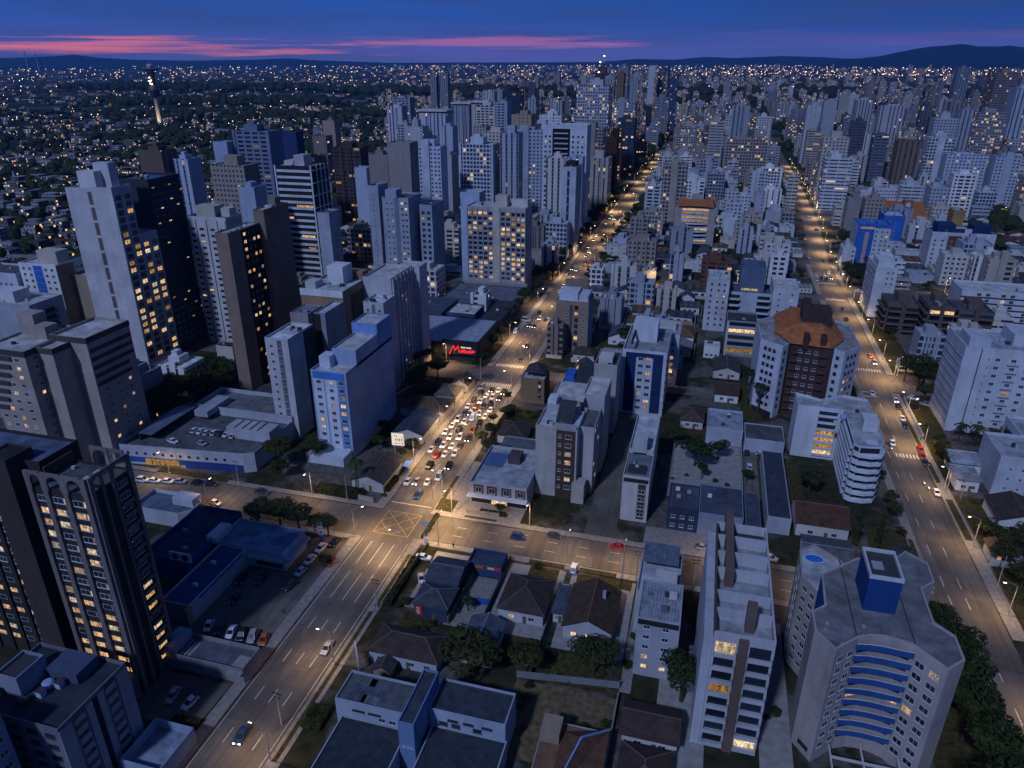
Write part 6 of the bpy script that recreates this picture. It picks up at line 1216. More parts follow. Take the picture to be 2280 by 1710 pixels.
def fwood():
    b = MB(); k = 0
    def grove(cx, cy, rx, ry, n, big=1.):
        for _ in range(n):
            a, q = random.random()*2*pi, random.random()**.5; x, y = cx+rx*q*cos(a), cy+ry*q*sin(a)
            if free(x-3, x+3, y-3, y+3): blob(b, x, y, random.uniform(4, 9)*big, random.uniform(8, 15)*big)
    for g in ((-520, 760, 90, 50, 90), (-700, 900, 160, 50, 110), (-560, 1050, 150, 80, 180), (-420, 640, 60, 30, 40), (-900, 1150, 200, 100, 170), (-1250, 1700, 380, 150, 260, 1.4), (-700, 1900, 300, 130, 200, 1.5), (-1700, 2300, 500, 200, 240, 2.), (-300, 1100, 120, 60, 90), (-380, 1400, 170, 90, 130, 1.2), (-200, 2100, 260, 130, 120, 1.6), (-1100, 3200, 700, 260, 200, 3.), (-2600, 3400, 800, 300, 200, 3.), (150, 780, 40, 16, 30), (260, 700, 60, 24, 60), (200, 1050, 60, 26, 30), (-30, 1060, 70, 26, 60, 1.), (-60, 1180, 30, 60, 50), (-98, 1150, 5, 200, 60), (-102, 1000, 6, 60, 20), (-60, 800, 8, 90, 24), (60, 1300, 80, 30, 40), (330, 860, 40, 30, 40), (-620, 640, 90, 40, 60), (-800, 740, 90, 40, 60), (-430, 500, 30, 30, 20), (400, 3400, 900, 300, 120, 3.), (300, 1300, 90, 40, 70), (420, 1500, 120, 50, 70), (180, 1700, 120, 60, 70), (520, 1900, 160, 70, 80), (80, 2200, 200, 90, 80, 1.3), (640, 2500, 240, 100, 80, 1.5), (300, 2700, 260, 120, 80, 1.5), (-120, 2900, 260, 120, 80, 1.5)): grove(*g)
    for x, y in WOOD: blob(b, x, y, random.uniform(3, 6.5), random.uniform(6, 11))
    for x, y in TREES_WANT:
        if y > 600 and free(x-3, x+3, y-3, y+3): blob(b, x, y, random.uniform(4, 7), random.uniform(8, 12)); blob(b, x+random.uniform(-8, 8), y+random.uniform(-6, 6), random.uniform(3, 6), random.uniform(6, 10))
    for x, y in GAP:
        if y > 600 and random.random() < .35 and free(x-2, x+2, y-2, y+2): blob(b, x, y, random.uniform(2.5, 4.5), random.uniform(6, 9))
    for _ in range(1100):
        x, y = unproject(random.uniform(-10, 900), 160+190*random.random()**1.2)
        if y > 500 and free(x-4, x+4, y-4, y+4): blob(b, x, y, random.uniform(4, 8)*(1 if y < 1500 else 1.8), random.uniform(7, 12))
    for _ in range(1300):
        x, y = unproject(random.uniform(900, 2300), 165+170*random.random())
        if y > 700 and free(x-4, x+4, y-4, y+4): blob(b, x, y, random.uniform(4, 8), random.uniform(7, 12))
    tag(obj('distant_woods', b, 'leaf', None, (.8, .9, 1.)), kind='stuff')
fwood()
def flights():
    b = MB()
    def octa(x, y, z, r):
        P = [(x+r, y, z), (x, y+r, z), (x-r, y, z), (x, y-r, z), (x, y, z+r), (x, y, z-r)]
        for i in range(4): b.poly([P[i], P[(i+1) % 4], P[4]]); b.poly([P[(i+1) % 4], P[i], P[5]])
    for _ in range(2600):
        sx = random.uniform(0, 2280); sy = 145.5+(300-145.5)*random.random()**1.9
        if sx > 1300 and random.random() < .5: sy = 145.5+28*random.random()
        x, y = onland(sx, sy)
        if y < 800 or y > 17500 or (sy > 190 and random.random() < .55) or not free(x-1, x+1, y-1, y+1): continue
        octa(x, y, gz(y)+random.uniform(9, 16)+(6 if y > 3000 else 0), hypot(x, y)*random.choice((.00032, .00042, .00042, .0006)))
    for _ in range(120):           # lit side streets nearer by on the left
        x, y = unproject(random.uniform(0, 800), random.uniform(260, 380)); 
        if free(x-1, x+1, y-1, y+1): octa(x, y, 8, hypot(x, y)*.0004)
    tag(obj('city_lights', b, 'city_light'), kind='stuff')
flights()
# ---- lookout tower
TX, TY = -1223, 1466
tv = thing('lookout_tower', 'tall lookout tower with floodlit shaft and dark disc capsule on left skyline', 'lookout tower', TX, TY)
q = MB(); q.lathe([(5.2, 0), (3.9, 58)], 16); obj('shaft', q, 'concrete', tv)
q = MB(); q.lathe([(4.7, 57), (9, 60), (12.5, 72), (11, 76), (7, 84), (6, 98), (9, 110), (.1, 110)], 18); obj('capsule', q, 'dark_frame', tv)
q = MB(); q.lathe([(.1, 110), (16, 112), (18, 115), (16, 117.5), (.1, 118)], 20); obj('deck', q, 'paint', tv, (.06, .08, .13)); q = MB(); q.lathe([(6, 118), (6.5, 123), (.1, 126)], 10); obj('roof_house', q, 'plaster', tv, OW)
q = MB()
for dx in (-5, 2, 5): q.tube((dx, 0, 122), (dx, 0, 131), .3, .15, 4)
obj('antenna', q, 'pole_metal', tv)
for i, (a, z) in enumerate(((-1.2, 92), (-1.8, 91), (-1.5, 86), (-1.1, 85), (-1.45, 98))):
    q = MB(); q.lathe([(.01, -1.4), (1.3, 0), (.01, 1.4)], 6); obj('lamp', q, 'lamp_glow', tv, None, (8.5*cos(a), 8.5*sin(a), z))
l = bpy.data.lights.new('floodlight', 'SPOT'); l.energy = 90000; l.color = (1, .75, .45); l.spot_size = radians(70); l.spot_blend = .8; lo_ = bpy.data.objects.new('floodlight', l); lo_.parent = tv; lo_.location = (8, -26, 2); lo_.rotation_euler = Vector((-8, 26, 20)).to_track_quat('-Z', 'Y').to_euler(); COL.objects.link(lo_)
for lab, sx, top, by in (('thin radio mast on the left horizon, left of the lookout tower', 64, 126, 158), ('second thin radio mast on the left horizon', 88, 128, 158), ('thin chimney mast between the lookout tower and the twin slim towers', 571, 183, 224)):
    x, y = onland(sx, by); t_ = hypot(x, y); m = thing('radio_mast', lab, 'mast', x, y, gz(y)); h = CH+(143-top)/FPX*t_/cos(PITCH)*.93; q = MB(); q.tube((0, 0, 0), (0, 0, max(h, 40)), t_*.0009, t_*.0004, 5); obj('mast', q, 'pole_metal', m)
# ---- hills and mountains on the horizon
def ridge(name, prof, dist, depth, base=0, jig=6):
    g = MB(); pts = []
    S = range(-120, 2420, 12)
    def top(s):
        for (a, b), (c, d) in zip(prof, prof[1:]):
            if a <= s <= c: return b+(d-b)*(s-a)/(c-a)
        return prof[-1][1]
    rows = []
    for k, f in enumerate((0, .18, .42, .7, 1., 1.35, 1.9)):
        row = []
        for s in S:
            u, v = (s-1140)/FPX, (855-top(s))/FPX; c, sn = cos(PITCH), sin(PITCH); ang = atan2(u, c+v*sn)-YAW; h = CH+dist*(v*c-sn)/hypot(u, c+v*sn)
            r = dist+depth*(f-1.); prof_h = {0: 0, .18: .22, .42: .5, .7: .76, 1.: 1., 1.35: .6, 1.9: 0}[f]
            n = random.uniform(-1, 1)*jig*(.4 if f == 1. else 2.5)*(prof_h > 0)
            row.append((r*sin(ang), r*cos(ang), max(0, h*prof_h+n)+base))
        rows.append(row)
    for A, B in zip(rows, rows[1:]):
        for i in range(len(A)-1): g.poly([A[i], A[i+1], B[i+1], B[i]])
    o = struct(name, g, 'haze_blue_forest'); [setattr(p, 'use_smooth', True) for p in o.data.polygons]
ridge('hills', [(-120, 129), (0, 129), (60, 127.5), (120, 125), (165, 121.5), (215, 128), (300, 133), (420, 135), (560, 133), (640, 129.5), (700, 134), (860, 139.5), (1150, 139), (1330, 138), (1420, 131), (1500, 133), (1570, 126.5), (1640, 129), (1740, 124.5), (1830, 127), (1890, 131), (1990, 131), (2420, 131)], 20300, 3200)
ridge('mountain', [(-120, 149), (1800, 149), (1880, 133), (1960, 125), (2010, 114), (2060, 105), (2100, 102), (2140, 97), (2175, 103), (2220, 103.5), (2250, 101), (2290, 107), (2420, 120)], 15500, 2200, jig=9)
# ------------------------------------------------------------------ trees
def crown_mesh(name, lobes, n, size, seed, flat=1.):
    R = random.Random(seed); b = MB()
    for _ in range(n):
        L = R.choices(lobes, [l[3]**2 for l in lobes])[0]
        v = Vector((R.gauss(0, 1), R.gauss(0, 1), R.gauss(0, 1))).normalized(); k = R.random()**.33
        c = Vector(L[:3])+Vector((v.x*L[3], v.y*L[3], v.z*L[3]*flat))*(.55+.5*k)
        nrm = (v+Vector((R.uniform(-.6, .6), R.uniform(-.6, .6), R.uniform(-.2, .9)))).normalized(); a = nrm.orthogonal().normalized(); q = nrm.cross(a); t_ = R.random()*6.3
        a, q = a*cos(t_)+q*sin(t_), q*cos(t_)-a*sin(t_); s = size*R.uniform(.6, 1.35)
        b.poly([c-a*s, c-q*s*.55, c+a*s*.9, c+q*s*.6])
    return b.mesh(name, ['leaf'])
def lob(seed, n=8, fl=.75):
    R = random.Random(seed); o = [(0, 0, 0, .62)]
    for i in range(n):
        a = 2*pi*i/n+R.uniform(-.3, .3); r = R.uniform(.42, .66); o.append((r*cos(a), r*sin(a), R.uniform(-.38, .42)*fl, R.uniform(.28, .46)))
    return o
CR_ = [crown_mesh('crown', lob(s_, random.randint(6, 10)), 1500, .085, s_, .85) for s_ in range(6)]
CY_ = crown_mesh('crown', [(0, 0, z, .17*(1-(z+1)/2.25)+.02) for z in (-.95, -.75, -.55, -.35, -.15, .05, .25, .45, .65, .85)], 900, .06, 77, 1.6)
UM_ = crown_mesh('crown', [(.55*cos(a), .55*sin(a), .15*(i % 2), .34) for i, a in enumerate([k*pi/4 for k in range(8)])]+[(0, 0, .15, .4)], 1100, .08, 55, .45)
HG_ = None
def trunk_mesh(seed):
    R = random.Random(seed); b = MB(); b.tube((0, 0, 0), (.02, .01, .5), .045, .03, 6)
    for i in range(5):
        a = 2*pi*i/5+R.uniform(-.3, .3); b.tube((.02, .01, R.uniform(.36, .5)), (.27*cos(a), .27*sin(a), R.uniform(.6, .78)), .022, .008, 5)
    return b.mesh('trunk', ['bark'])
TR_ = [trunk_mesh(i) for i in range(3)]
def tree(x, y, r, h, desc='round tree', label=None, kind=0, tint=None, name='tree'):
    t = thing(name, label, name.replace('_', ' '), x, y, 0, random.random()*6.3)
    if not label: auto(t, desc, name.replace('_', ' '))
    tint = tint or random.choice(((1, 1, 1), (.8, .9, .8), (1.25, 1.15, .9), (.7, .85, .8), (1.1, 1.2, 1)))
    cm = CR_[random.randrange(6)] if kind == 0 else (CY_ if kind == 1 else UM_)
    if kind == 0: sz = (r, r*random.uniform(.88, 1.1), max(h*.36, r*.62)); cz = h-sz[2]*.86
    elif kind == 1: sz = (r*4, r*4, h/2); cz = h/2+.3
    else: sz = (r, r, r*.8); cz = h-r*.3
    link('crown', cm, t, (0, 0, cz), 0, tint, sz)
    tm = link('trunk', TR_[random.randrange(3)], t, (0, 0, 0), 0, None, (h*.8, h*.8, h*(1.05 if kind != 2 else 1.25)))
    return t
def palm(x, y, h, label):
    t = thing('palm_tree', label, 'palm', x, y); b = MB(); b.tube((0, 0, 0), (.3, .1, h), .28, .18, 7); obj('trunk', b, 'bark', t)
    b = MB()
    for i in range(16):
        a = 2*pi*i/16+random.uniform(-.15, .15); el = random.uniform(.1, .9); P = []
        for k in range(6):
            s = k/5; P.append(Vector((.3+cos(a)*2.9*s, .1+sin(a)*2.9*s, h+el*2.1*s-2.6*s*s)))
        sd = Vector((-sin(a), cos(a), 0))
        for k in range(5):
            for s in (-1, 1):
                w0, w1 = .5*(1-abs(k/5-.35)), .5*(1-abs((k+1)/5-.35)); b.poly([P[k], P[k+1], P[k+1]+sd*s*w1*(k < 4)+Vector((0, 0, -.25)), P[k]+sd*s*w0+Vector((0, 0, -.25))])
    obj('crown', b, 'leaf', t, (1.1, 1.1, .9))
def hedge(label, x0, x1, y0, y1, h):
    t = thing('hedge', label, 'hedge', (x0+x1)/2, (y0+y1)/2); R = random.Random(int(x0*7+y0)); b = MB(); w, d = (x1-x0)/2, (y1-y0)/2
    b.box(-w+.15, w-.15, -d+.15, d-.15, 0, h-.15)
    for _ in range(min(2500, int(26*(w+d)*2*h+24*w*d*4))):
        f = R.random(); p = Vector((R.uniform(-w, w), R.uniform(-d, d), h)) if f < .5 else (Vector((R.choice((-w, w)), R.uniform(-d, d), R.uniform(0, h))) if f < .75 else Vector((R.uniform(-w, w), R.choice((-d, d)), R.uniform(0, h))))
        a = Vector((R.gauss(0, 1), R.gauss(0, 1), R.gauss(0, 1))).normalized(); q = a.orthogonal().normalized(); s = .28
        b.poly([p-a*s, p-q*s*.6, p+a*s, p+q*s*.6])
    obj('foliage', b, 'leaf', t)
for x, y, r, h, lb in ((-40.2, 115.4, 7.3, 11.5, 'largest round tree behind the low white and blue office'), (-29.2, 119.4, 4.3, 7.6, 'smaller tree on the lawn between the two garden lawns'), (-14.4, 122.4, 6., 10.5, 'dark bushy tree behind the gabled house'), (5., 120, 5.6, 13, 'tall dark tree beside the small white window-row block'), (-34.4, 153.4, 1.8, 3.4, 'clipped round bush in front of the hipped house lawn'), (-48, 134.6, 1.8, 4.6, 'thin yellow-green tree in the snack yard'),
                       (-3.2, 234, 4.2, 9, 'left one of the three garden trees behind the shops'), (3.8, 222.6, 5.8, 11, 'middle and largest of the three garden trees'), (11.4, 229, 3.6, 8, 'right one of the three garden trees'), (6.4, 214.8, 2.2, 6.5, 'slim conifer-like tree below the three garden trees'), (20.6, 216.6, 2.4, 5, 'low tree at the left edge of the dark driveway'), (39.4, 214, 4.2, 9, 'round tree on the lawn below the white bow block')): tree(x, y, r, h, label=lb)
for i, (x, y, r, h) in enumerate(((60.5, 152, 5.2, 13), (61.5, 143.5, 6, 15), (61.5, 134, 6.4, 16), (60.4, 125, 6.2, 16), (61.6, 115.5, 6.4, 16), (59.6, 106.5, 6, 15), (63.6, 109, 4.6, 12), (57.8, 98.5, 5, 12), (64, 99, 5, 12), (63.4, 127, 4, 11), (62.5, 90, 5, 11))): tree(x, y, r, h, 'dark broad tree', tint=(.85, .95, .7))
for x, y, r, h in ((-195, 189, 7, 12), (-193, 200, 7.5, 13), (-196, 210, 8, 14), (-191, 220, 8, 14), (-194, 231, 8, 13), (-188, 240, 7, 13), (-201, 222, 7, 12), (-203, 206, 7, 11), (-199, 242, 7, 12), (-184, 228, 6, 11), (-208, 194, 6, 10), (-190, 180, 5.5, 11), (-183, 244, 6, 11), (-206, 236, 6, 10), (-212, 214, 6, 10)): tree(x, y, r, h, 'big park tree', tint=(.8, .9, .8))
for x, y, r, h in ((-119, 153, 5.2, 9), (-112.6, 154.2, 5.6, 10), (-106, 153.6, 5., 9), (-101.5, 154.6, 3, 6.5), (-96.8, 153.8, 3.2, 7.5), (-131, 184, 6.2, 12), (-127.5, 178.5, 3.6, 8), (-121, 192, 4, 9), (-90.8, 140.6, 2.2, 4.2), (-107, 217, 3.4, 6), (-104.6, 205, 3, 6), (-92.5, 207.6, 2.6, 4.8), (-94, 201, 2.4, 4.5)): tree(x, y, r, h, 'dark street tree')
for x, y, r, h in ((-109, 252, 5.5, 12), (-112, 262, 5, 11), (-106, 268, 5.5, 11), (-118, 284, 5, 9), (-94, 285, 2.5, 5), (-121, 278, 4.6, 9), (-92, 290, 3, 7), (-94, 310, 3.5, 8), (-93, 322, 3.5, 8), (-92.5, 336, 3.5, 8), (-90.8, 263, 2.4, 6), (-70.6, 218, 2.8, 5.5), (-69, 224, 3, 6), (-71, 234, 2, 5), (-67.6, 240, 3, 6), (-71, 255, 2, 5), (-66, 213, 3.4, 6), (-52, 178, 2, 3.6)): tree(x, y, r, h, 'avenue tree')
for i in range(26): tree(-91.5-random.random()*5, 350+i*17+random.uniform(-3, 3), random.uniform(3.2, 5), random.uniform(8, 12), 'avenue tree')
for i in range(22): tree(-69.5+random.random()*3, 330+i*17+random.uniform(-4, 4), random.uniform(2.6, 4.2), random.uniform(6, 9), 'avenue tree')
for x, y, r, h in ((62.8, 213, 2.6, 5.6), (62.6, 206.5, 2.8, 6), (62.4, 228, 2, 5), (62.8, 247, 2.4, 5), (63.4, 262, 2.4, 5.5), (63, 270, 2.2, 5), (62.6, 196, 1.6, 4), (84.5, 247.5, 2.6, 6), (86.6, 244, 2.4, 5), (84.8, 252.5, 2.6, 6), (86, 200, 4, 8), (90, 195, 4.4, 9), (86, 189, 4.2, 8), (94, 188, 4.6, 9), (88, 180, 4.4, 8), (96, 202, 3.4, 7), (90, 168, 4.6, 9), (98, 166, 5, 9), (86, 161, 3.6, 7), (104, 172, 5, 10)): tree(x, y, r, h, 'roadside tree', tint=(1.25, 1.1, .8))
for x, y, r, h in ((91, 310, 5, 13), (95, 318, 6, 14), (88, 320, 4.5, 13), (99, 308, 6, 14), (104, 316, 6, 13), (97, 298, 4.6, 12), (104, 303, 5, 13), (90, 296, 3.5, 10), (60, 336, 5, 11), (88, 470, 6, 13), (93, 462, 7, 14), (89, 482, 6, 12), (97, 475, 6, 13), (102, 466, 6, 12), (88, 495, 5, 11), (94, 490, 5, 11)): tree(x, y, r, h, 'dark spreading tree')
tree(-28, 312, 8.5, 16, label='dark araucaria with a flat umbrella crown left of the navy panelled block', kind=2); tree(22, 278, 4, 15, label='tall narrow araucaria left of the orange-roofed tower', kind=2); tree(26, 270, 3.6, 13, label='second narrow araucaria beside the orange-roofed tower', kind=2)
tree(49.6, 189.6, 1.2, 11.5, label='left one of two dark cypresses behind the pool roof', kind=1); tree(56, 192, 1.15, 11, label='right one of two dark cypresses behind the pool roof', kind=1)
for x in (-48, -44, -40, -36, -33): tree(x, 463, .9, 7, 'small cypress', kind=1)
for x, y, h, lb in ((-100, 178.2, 11, 'tall palm before the light blue block'), (96, 268, 6, 'left palm at the foot of the broad white block'), (101, 267.4, 6, 'middle palm at the foot of the broad white block'), (106, 267, 5.5, 'right palm at the foot of the broad white block'), (63.5, 252, 5, 'palm beside the white bow block'), (-56.5, 190, 3.4, 'potted palm on the cafe roof'), (60.5, 292, 7, 'palm behind the orange-roofed tower')): palm(x, y, h, lb)
hedge('square clipped hedge ring on the kerb at the bottom', -70.2, -66, 92.5, 98, 1.2); hedge('long dark hedge behind the bus shelter', -96, -89.6, 180, 188, 1.6); hedge('hedge along the left street below the light blue block', -112, -98, 173.6, 177.5, 1.8); hedge('kerb hedge beside the avenue above the corner lot', -70.6, -69.4, 160, 172, .8); hedge('leafy verge left of the fenced corner lot', -69.2, -67.2, 131, 150, 1.4); hedge('garden hedge right of the traffic queue', -69, -66.6, 232, 250, 1.6); hedge('cafe planter hedge along the terrace', -58, -50, 176.2, 177.6, 1.)
hedge('planted strip in front of the striped blue-roofed block', -96.5, -90.5, 84.6, 88, 1.2)
for x0, x1, y0, y1, k in ((-63, -53, 122.8, 128, 5), (-38, -28, 119, 129, 5), (-25, -11, 118, 127, 6), (-30, -9, 98, 116, 9), (-67, -54, 233, 250, 8), (54, 64, 160, 200, 10), (84.5, 92, 248, 300, 10), (84.5, 100, 160, 225, 10), (-68.5, -63, 131, 150, 6), (24.5, 33, 231, 236, 3), (-7.8, -6, 120, 156, 4), (0, 9, 89, 104, 5), (20, 26, 98, 150, 4), (-98, -89, 176, 178, 3), (-3, 18, 203, 216, 5), (35, 48, 206, 212, 4)):
    for _ in range(k):
        x, y = random.uniform(x0, x1), random.uniform(y0, y1); r = random.uniform(.7, 1.5); t = thing('shrub', None, 'shrub', x, y, 0, random.random()*6); auto(t, 'low garden shrub', 'shrub', 'shrubs in the gardens'); link('foliage', CR_[random.randrange(6)], t, (0, 0, r*.55), 0, (1.2, 1.2, .9), (r, r, r*.75))
random.shuffle(GAP); n = 0
for x, y in TREES_WANT+GAP:
    if y > 620 or n > 118: continue
    r = random.uniform(2.4, 4.8)
    if free(x-r*.6, x+r*.6, y-r*.6, y+r*.6) and inview(x, y, 3, 0): tree(x, y, r, r*2.1, random.choice(('garden tree', 'dark garden tree'))); n += 1; occ(x-r*.6, x+r*.6, y-r*.6, y+r*.6, 0)
# ------------------------------------------------------------------ vehicles (front towards -y)
def car_meshes(L, Wd, H, hood, tail, name):
    b = MB(); hw = Wd/2; st = [(-L/2, .42, .62, .78), (-L/2+.12, .3, .72, .93), (-L/2+hood*.7, .26, .84, 1.), (-L/2+hood, .26, .92, 1.), (L/2-tail, .26, .95, 1.), (L/2-.15, .3, .88, .95), (L/2, .42, .72, .82)]
    rings = [[(-hw*k, y, z0), (hw*k, y, z0), (hw*k, y, (z0+z1)/2+.08), (hw*k*.94, y, z1), (-hw*k*.94, y, z1), (-hw*k, y, (z0+z1)/2+.08)] for y, z0, z1, k in st]
    for A, B in zip(rings, rings[1:]):
        for i in range(6): b.poly([A[i], B[i], B[(i+1) % 6], A[(i+1) % 6]])
    b.poly(rings[0]); b.poly(rings[-1][::-1])
    g = MB(); y0, y1, y2, y3 = -L/2+hood-.1, -L/2+hood+.75, L/2-tail-.45, L/2-tail+.25; w0, w1 = hw*.9, hw*.72; zb = .88
    base = [(-w0, y0, zb), (w0, y0, zb), (w0, y3, zb), (-w0, y3, zb)]; top = [(-w1, y1, H-.05), (w1, y1, H-.05), (w1, y2, H-.05), (-w1, y2, H-.05)]
    for i in range(4): g.poly([base[i], base[(i+1) % 4], top[(i+1) % 4], top[i]])
    b.poly([(-w1, y1, H-.03), (w1, y1, H-.03), (w1*1., (y1+y2)/2, H), (-w1, (y1+y2)/2, H)]); b.poly([(-w1, (y1+y2)/2, H), (w1, (y1+y2)/2, H), (w1, y2, H-.03), (-w1, y2, H-.03)])
    for i in (0, 1): 
        for s in (-1, 1):
            p, q = (base[1 if s > 0 else 0], top[1 if s > 0 else 0]) if i == 0 else (base[2 if s > 0 else 3], top[2 if s > 0 else 3]); b.tube(p, q, .06, .05, 4)
    for s in (-1, 1): b.tube((s*w1, y1, H-.05), (s*w1, y2, H-.05), .05, .05, 4)
    wm = MB(); wm.tube((-.11, 0, 0), (.11, 0, 0), .32, .32, 12); wm.tube((-.12, 0, 0), (.12, 0, 0), .18, .18, 8, 1)
    hl = MB(); hl.box(-.2, .2, -.06, .1, 0, .16); tl = MB(); tl.box(-.16, .16, -.05, .05, 0, .22)
    return dict(body=b.mesh('body', ['car_paint']), glass=g.mesh('window', ['glass']), wheel=wm.mesh('wheel', ['rubber', 'pole_metal']), hl=hl.mesh('headlight', ['head_glass']), hlo=hl.mesh('headlight', ['head_glow']), tl=tl.mesh('taillight', ['tail_glass']), tlo=tl.mesh('taillight', ['tail_glow']), L=L, W=Wd, hood=hood)
CM = {'hatch': car_meshes(3.95, 1.72, 1.48, 1.0, .35, 'h'), 'sedan': car_meshes(4.5, 1.76, 1.45, 1.15, .85, 's'), 'suv': car_meshes(4.4, 1.85, 1.7, 1.1, .3, 'u'), 'van': car_meshes(4.9, 1.95, 2.15, .75, .2, 'v')}
CC = {'W': ((.62, .64, .68), 'white'), 'S': ((.30, .31, .33), 'silver'), 'K': ((.012, .013, .016), 'black'), 'D': ((.05, .055, .065), 'dark grey'), 'R': ((.32, .02, .015), 'red'), 'B': ((.02, .05, .14), 'dark blue'), 'O': ((.5, .12, .02), 'orange')}
NM = {'hatch': 'hatchback', 'sedan': 'saloon', 'suv': 'tall car', 'van': 'van'}
def car(x, y, c, kind='hatch', rz=0., desc=None, label=None, z=.02, lights=0, where=''):
    m = CM[kind]; col, cn = CC[c]
    t = thing('van' if kind == 'van' else 'car', label, 'van' if kind == 'van' else 'car', x, y, z, rz)
    if not label: auto(t, cn+' '+NM[kind]+where, 'van' if kind == 'van' else 'car', 'cars in the traffic queue' if 'queued' in where else 'parked and moving cars')
    link('body', m['body'], t, col=col); link('window', m['glass'], t)
    for sx in (-1, 1):
        for yy in (-m['L']/2+.75, m['L']/2-.8): link('wheel', m['wheel'], t, (sx*(m['W']/2-.1), yy, .32))
        link('headlight', m['hlo' if lights else 'hl'], t, (sx*m['W']*.34, -m['L']/2+.04, .62)); link('taillight', m['tlo' if lights > 1 else 'tl'], t, (sx*m['W']*.36, m['L']/2-.04, .68))
    return t
JAM = 'W-86,186.9 S-83.2,187.7 W-79.6,188.2 B-79.6,180.4 K-83,198.5 K-76.5,199.8 W-86.2,209.1 R-83.1,206 W-80.4,207 W-77.2,208.5 K-86.1,215.3 W-83.2,213.3 W-79.9,213.2 D-77.4,214.2 W-85.9,222.9 W-83,219.7 W-79.6,220.6 K-76.3,220.2 W-85.3,228.5 K-82.1,226.3 W-85.1,234.2 W-82,232.9 K-76,232.4 O-76.6,226.8 D-84.3,239.9 B-81.8,240.2 S-78.6,241.2 W-84.9,246.1 R-81.8,246.4 K-84.6,252.3 W-81.5,251.9 D-79,247.7 K-76.8,249.6 W-75.4,244.9 W-75.6,239 W-80.8,257.4 K-83.9,259.2 K-80.4,263.4 W-77.5,263.8 W-77.9,256.6 K-74.7,262.4 D-74.9,256.2 S-85.4,265'
for tok in JAM.split():
    c, (x, y) = tok[0], map(float, tok[1:].split(','))
    car(x, y, c, random.choice(('hatch', 'hatch', 'sedan', 'suv')), random.uniform(-.04, .04), where=' queued', lights=int(random.random() < .2))
car(-79.9, 236.6, 'W', 'van', 0, label='white delivery van in the middle of the traffic queue'); car(-77.2, 192.6, 'W', 'van', .04, label='big white van at the head of the traffic queue under a lamp')
for x, y, c, k, rz, lb in ((-43.5, 167.4, 'B', 'suv', pi/2, 'dark blue tall car driving on the cross street'), (-33.6, 170.4, 'D', 'hatch', pi/2, 'dark car with amber roof marks behind the blue car'), (-15.4, 170, 'R', 'sedan', -pi/2, 'red taxi turning at the pole by the cross street'), (-66.4, 151.2, 'W', 'sedan', pi/2, 'white saloon in the fenced corner yard'), (-63.6, 142.6, 'W', 'hatch', .5, 'white car nosing under the slate gabled shop house'), (-25.4, 157.4, 'W', 'suv', pi, 'pale car parked on the lawn path of the gabled house'),
    (21.8, 225.8, 'W', 'sedan', pi, 'white saloon standing in the dark driveway'), (26.1, 236.2, 'W', 'hatch', pi/2, 'white car with a glow under the garage canopy'), (21.2, 236, 'K', 'hatch', pi, 'black car under the garage canopy'), (26, 176, 'W', 'hatch', 1.2, 'white car in the yard behind the long narrow block'), (-80.5, 87.3, 'B', 'sedan', .12, 'dark car with bright headlights at the bottom of the avenue'), (-75.5, 113.6, 'S', 'sedan', .03, 'silver car driving down the empty lower avenue'),
    (-77.3, 299.2, 'D', 'sedan', 0, 'dark car just beyond the far zebra crossing'), (-89.2, 336, 'W', 'van', 0, 'grey-white minibus parked by the black market'), (-88.9, 354.9, 'W', 'van', pi/2, 'white truck parked at the market corner'), (-78.9, 317, 'R', 'hatch', 0, 'red-lit car waiting above the far zebra crossing'), (-138.6, 159.6, 'W', 'hatch', pi/2-.2, 'white car turning on the left side street')):
    car(x, y, c, k, rz, label=lb, lights=(1 if 'headlights' in lb or 'glow' in lb else (2 if 'red-lit' in lb else 0)))
for x, y, c in ((-106.7, 112.6, 'W'), (-103.4, 112.4, 'D'), (-100.2, 112.2, 'W'), (-97.3, 112.2, 'K'), (-94.4, 112.2, 'S'), (-91.3, 112, 'O')): car(x, y, c, random.choice(('hatch', 'sedan', 'suv')), .28, where=' parked above ramp')
for x, y, c, r in ((-109.3, 130, 'K', .2), (-104.4, 131, 'K', .1), (-106.4, 122.8, 'K', .1), (-95.6, 131, 'D', -.25), (-95.9, 136.8, 'W', -.12), (-96.1, 142, 'W', -.08), (-95.8, 147.6, 'W', -.1), (-90.4, 142.8, 'R', .05), (-93.2, 151, 'K', 0), (-96, 91.6, 'W', -.1), (-100.9, 92.4, 'S', .2)): car(x, y, c, random.choice(('hatch', 'sedan', 'suv')), r, where=' parked in shop court')
for x, y, c in ((-167.8, 189.9, 'W'), (-165.2, 189.9, 'W'), (-162.6, 189.7, 'W'), (-160, 190.2, 'W'), (-157.6, 190.2, 'K'), (-155, 190.4, 'W'), (-152.3, 190, 'W'), (-142.2, 191.5, 'W'), (-169.8, 181, 'W'), (-159.2, 182.3, 'S'), (-183, 190, 'D'), (-182.6, 196, 'W')): car(x, y, c, random.choice(('hatch', 'sedan')), pi+.1 if y > 185 else 1.3, where=' on store roof', z=6.15)
for x, y, c in ((-170.2, 165.2, 'W'), (-166, 165.8, 'W'), (-161.6, 166.6, 'W'), (-157.6, 167.6, 'S'), (-151.3, 168.2, 'K'), (-147.2, 168.7, 'K'), (-128.3, 168.9, 'D')): car(x, y, c, random.choice(('hatch', 'suv')), pi/2+.1, where=' at kerb')
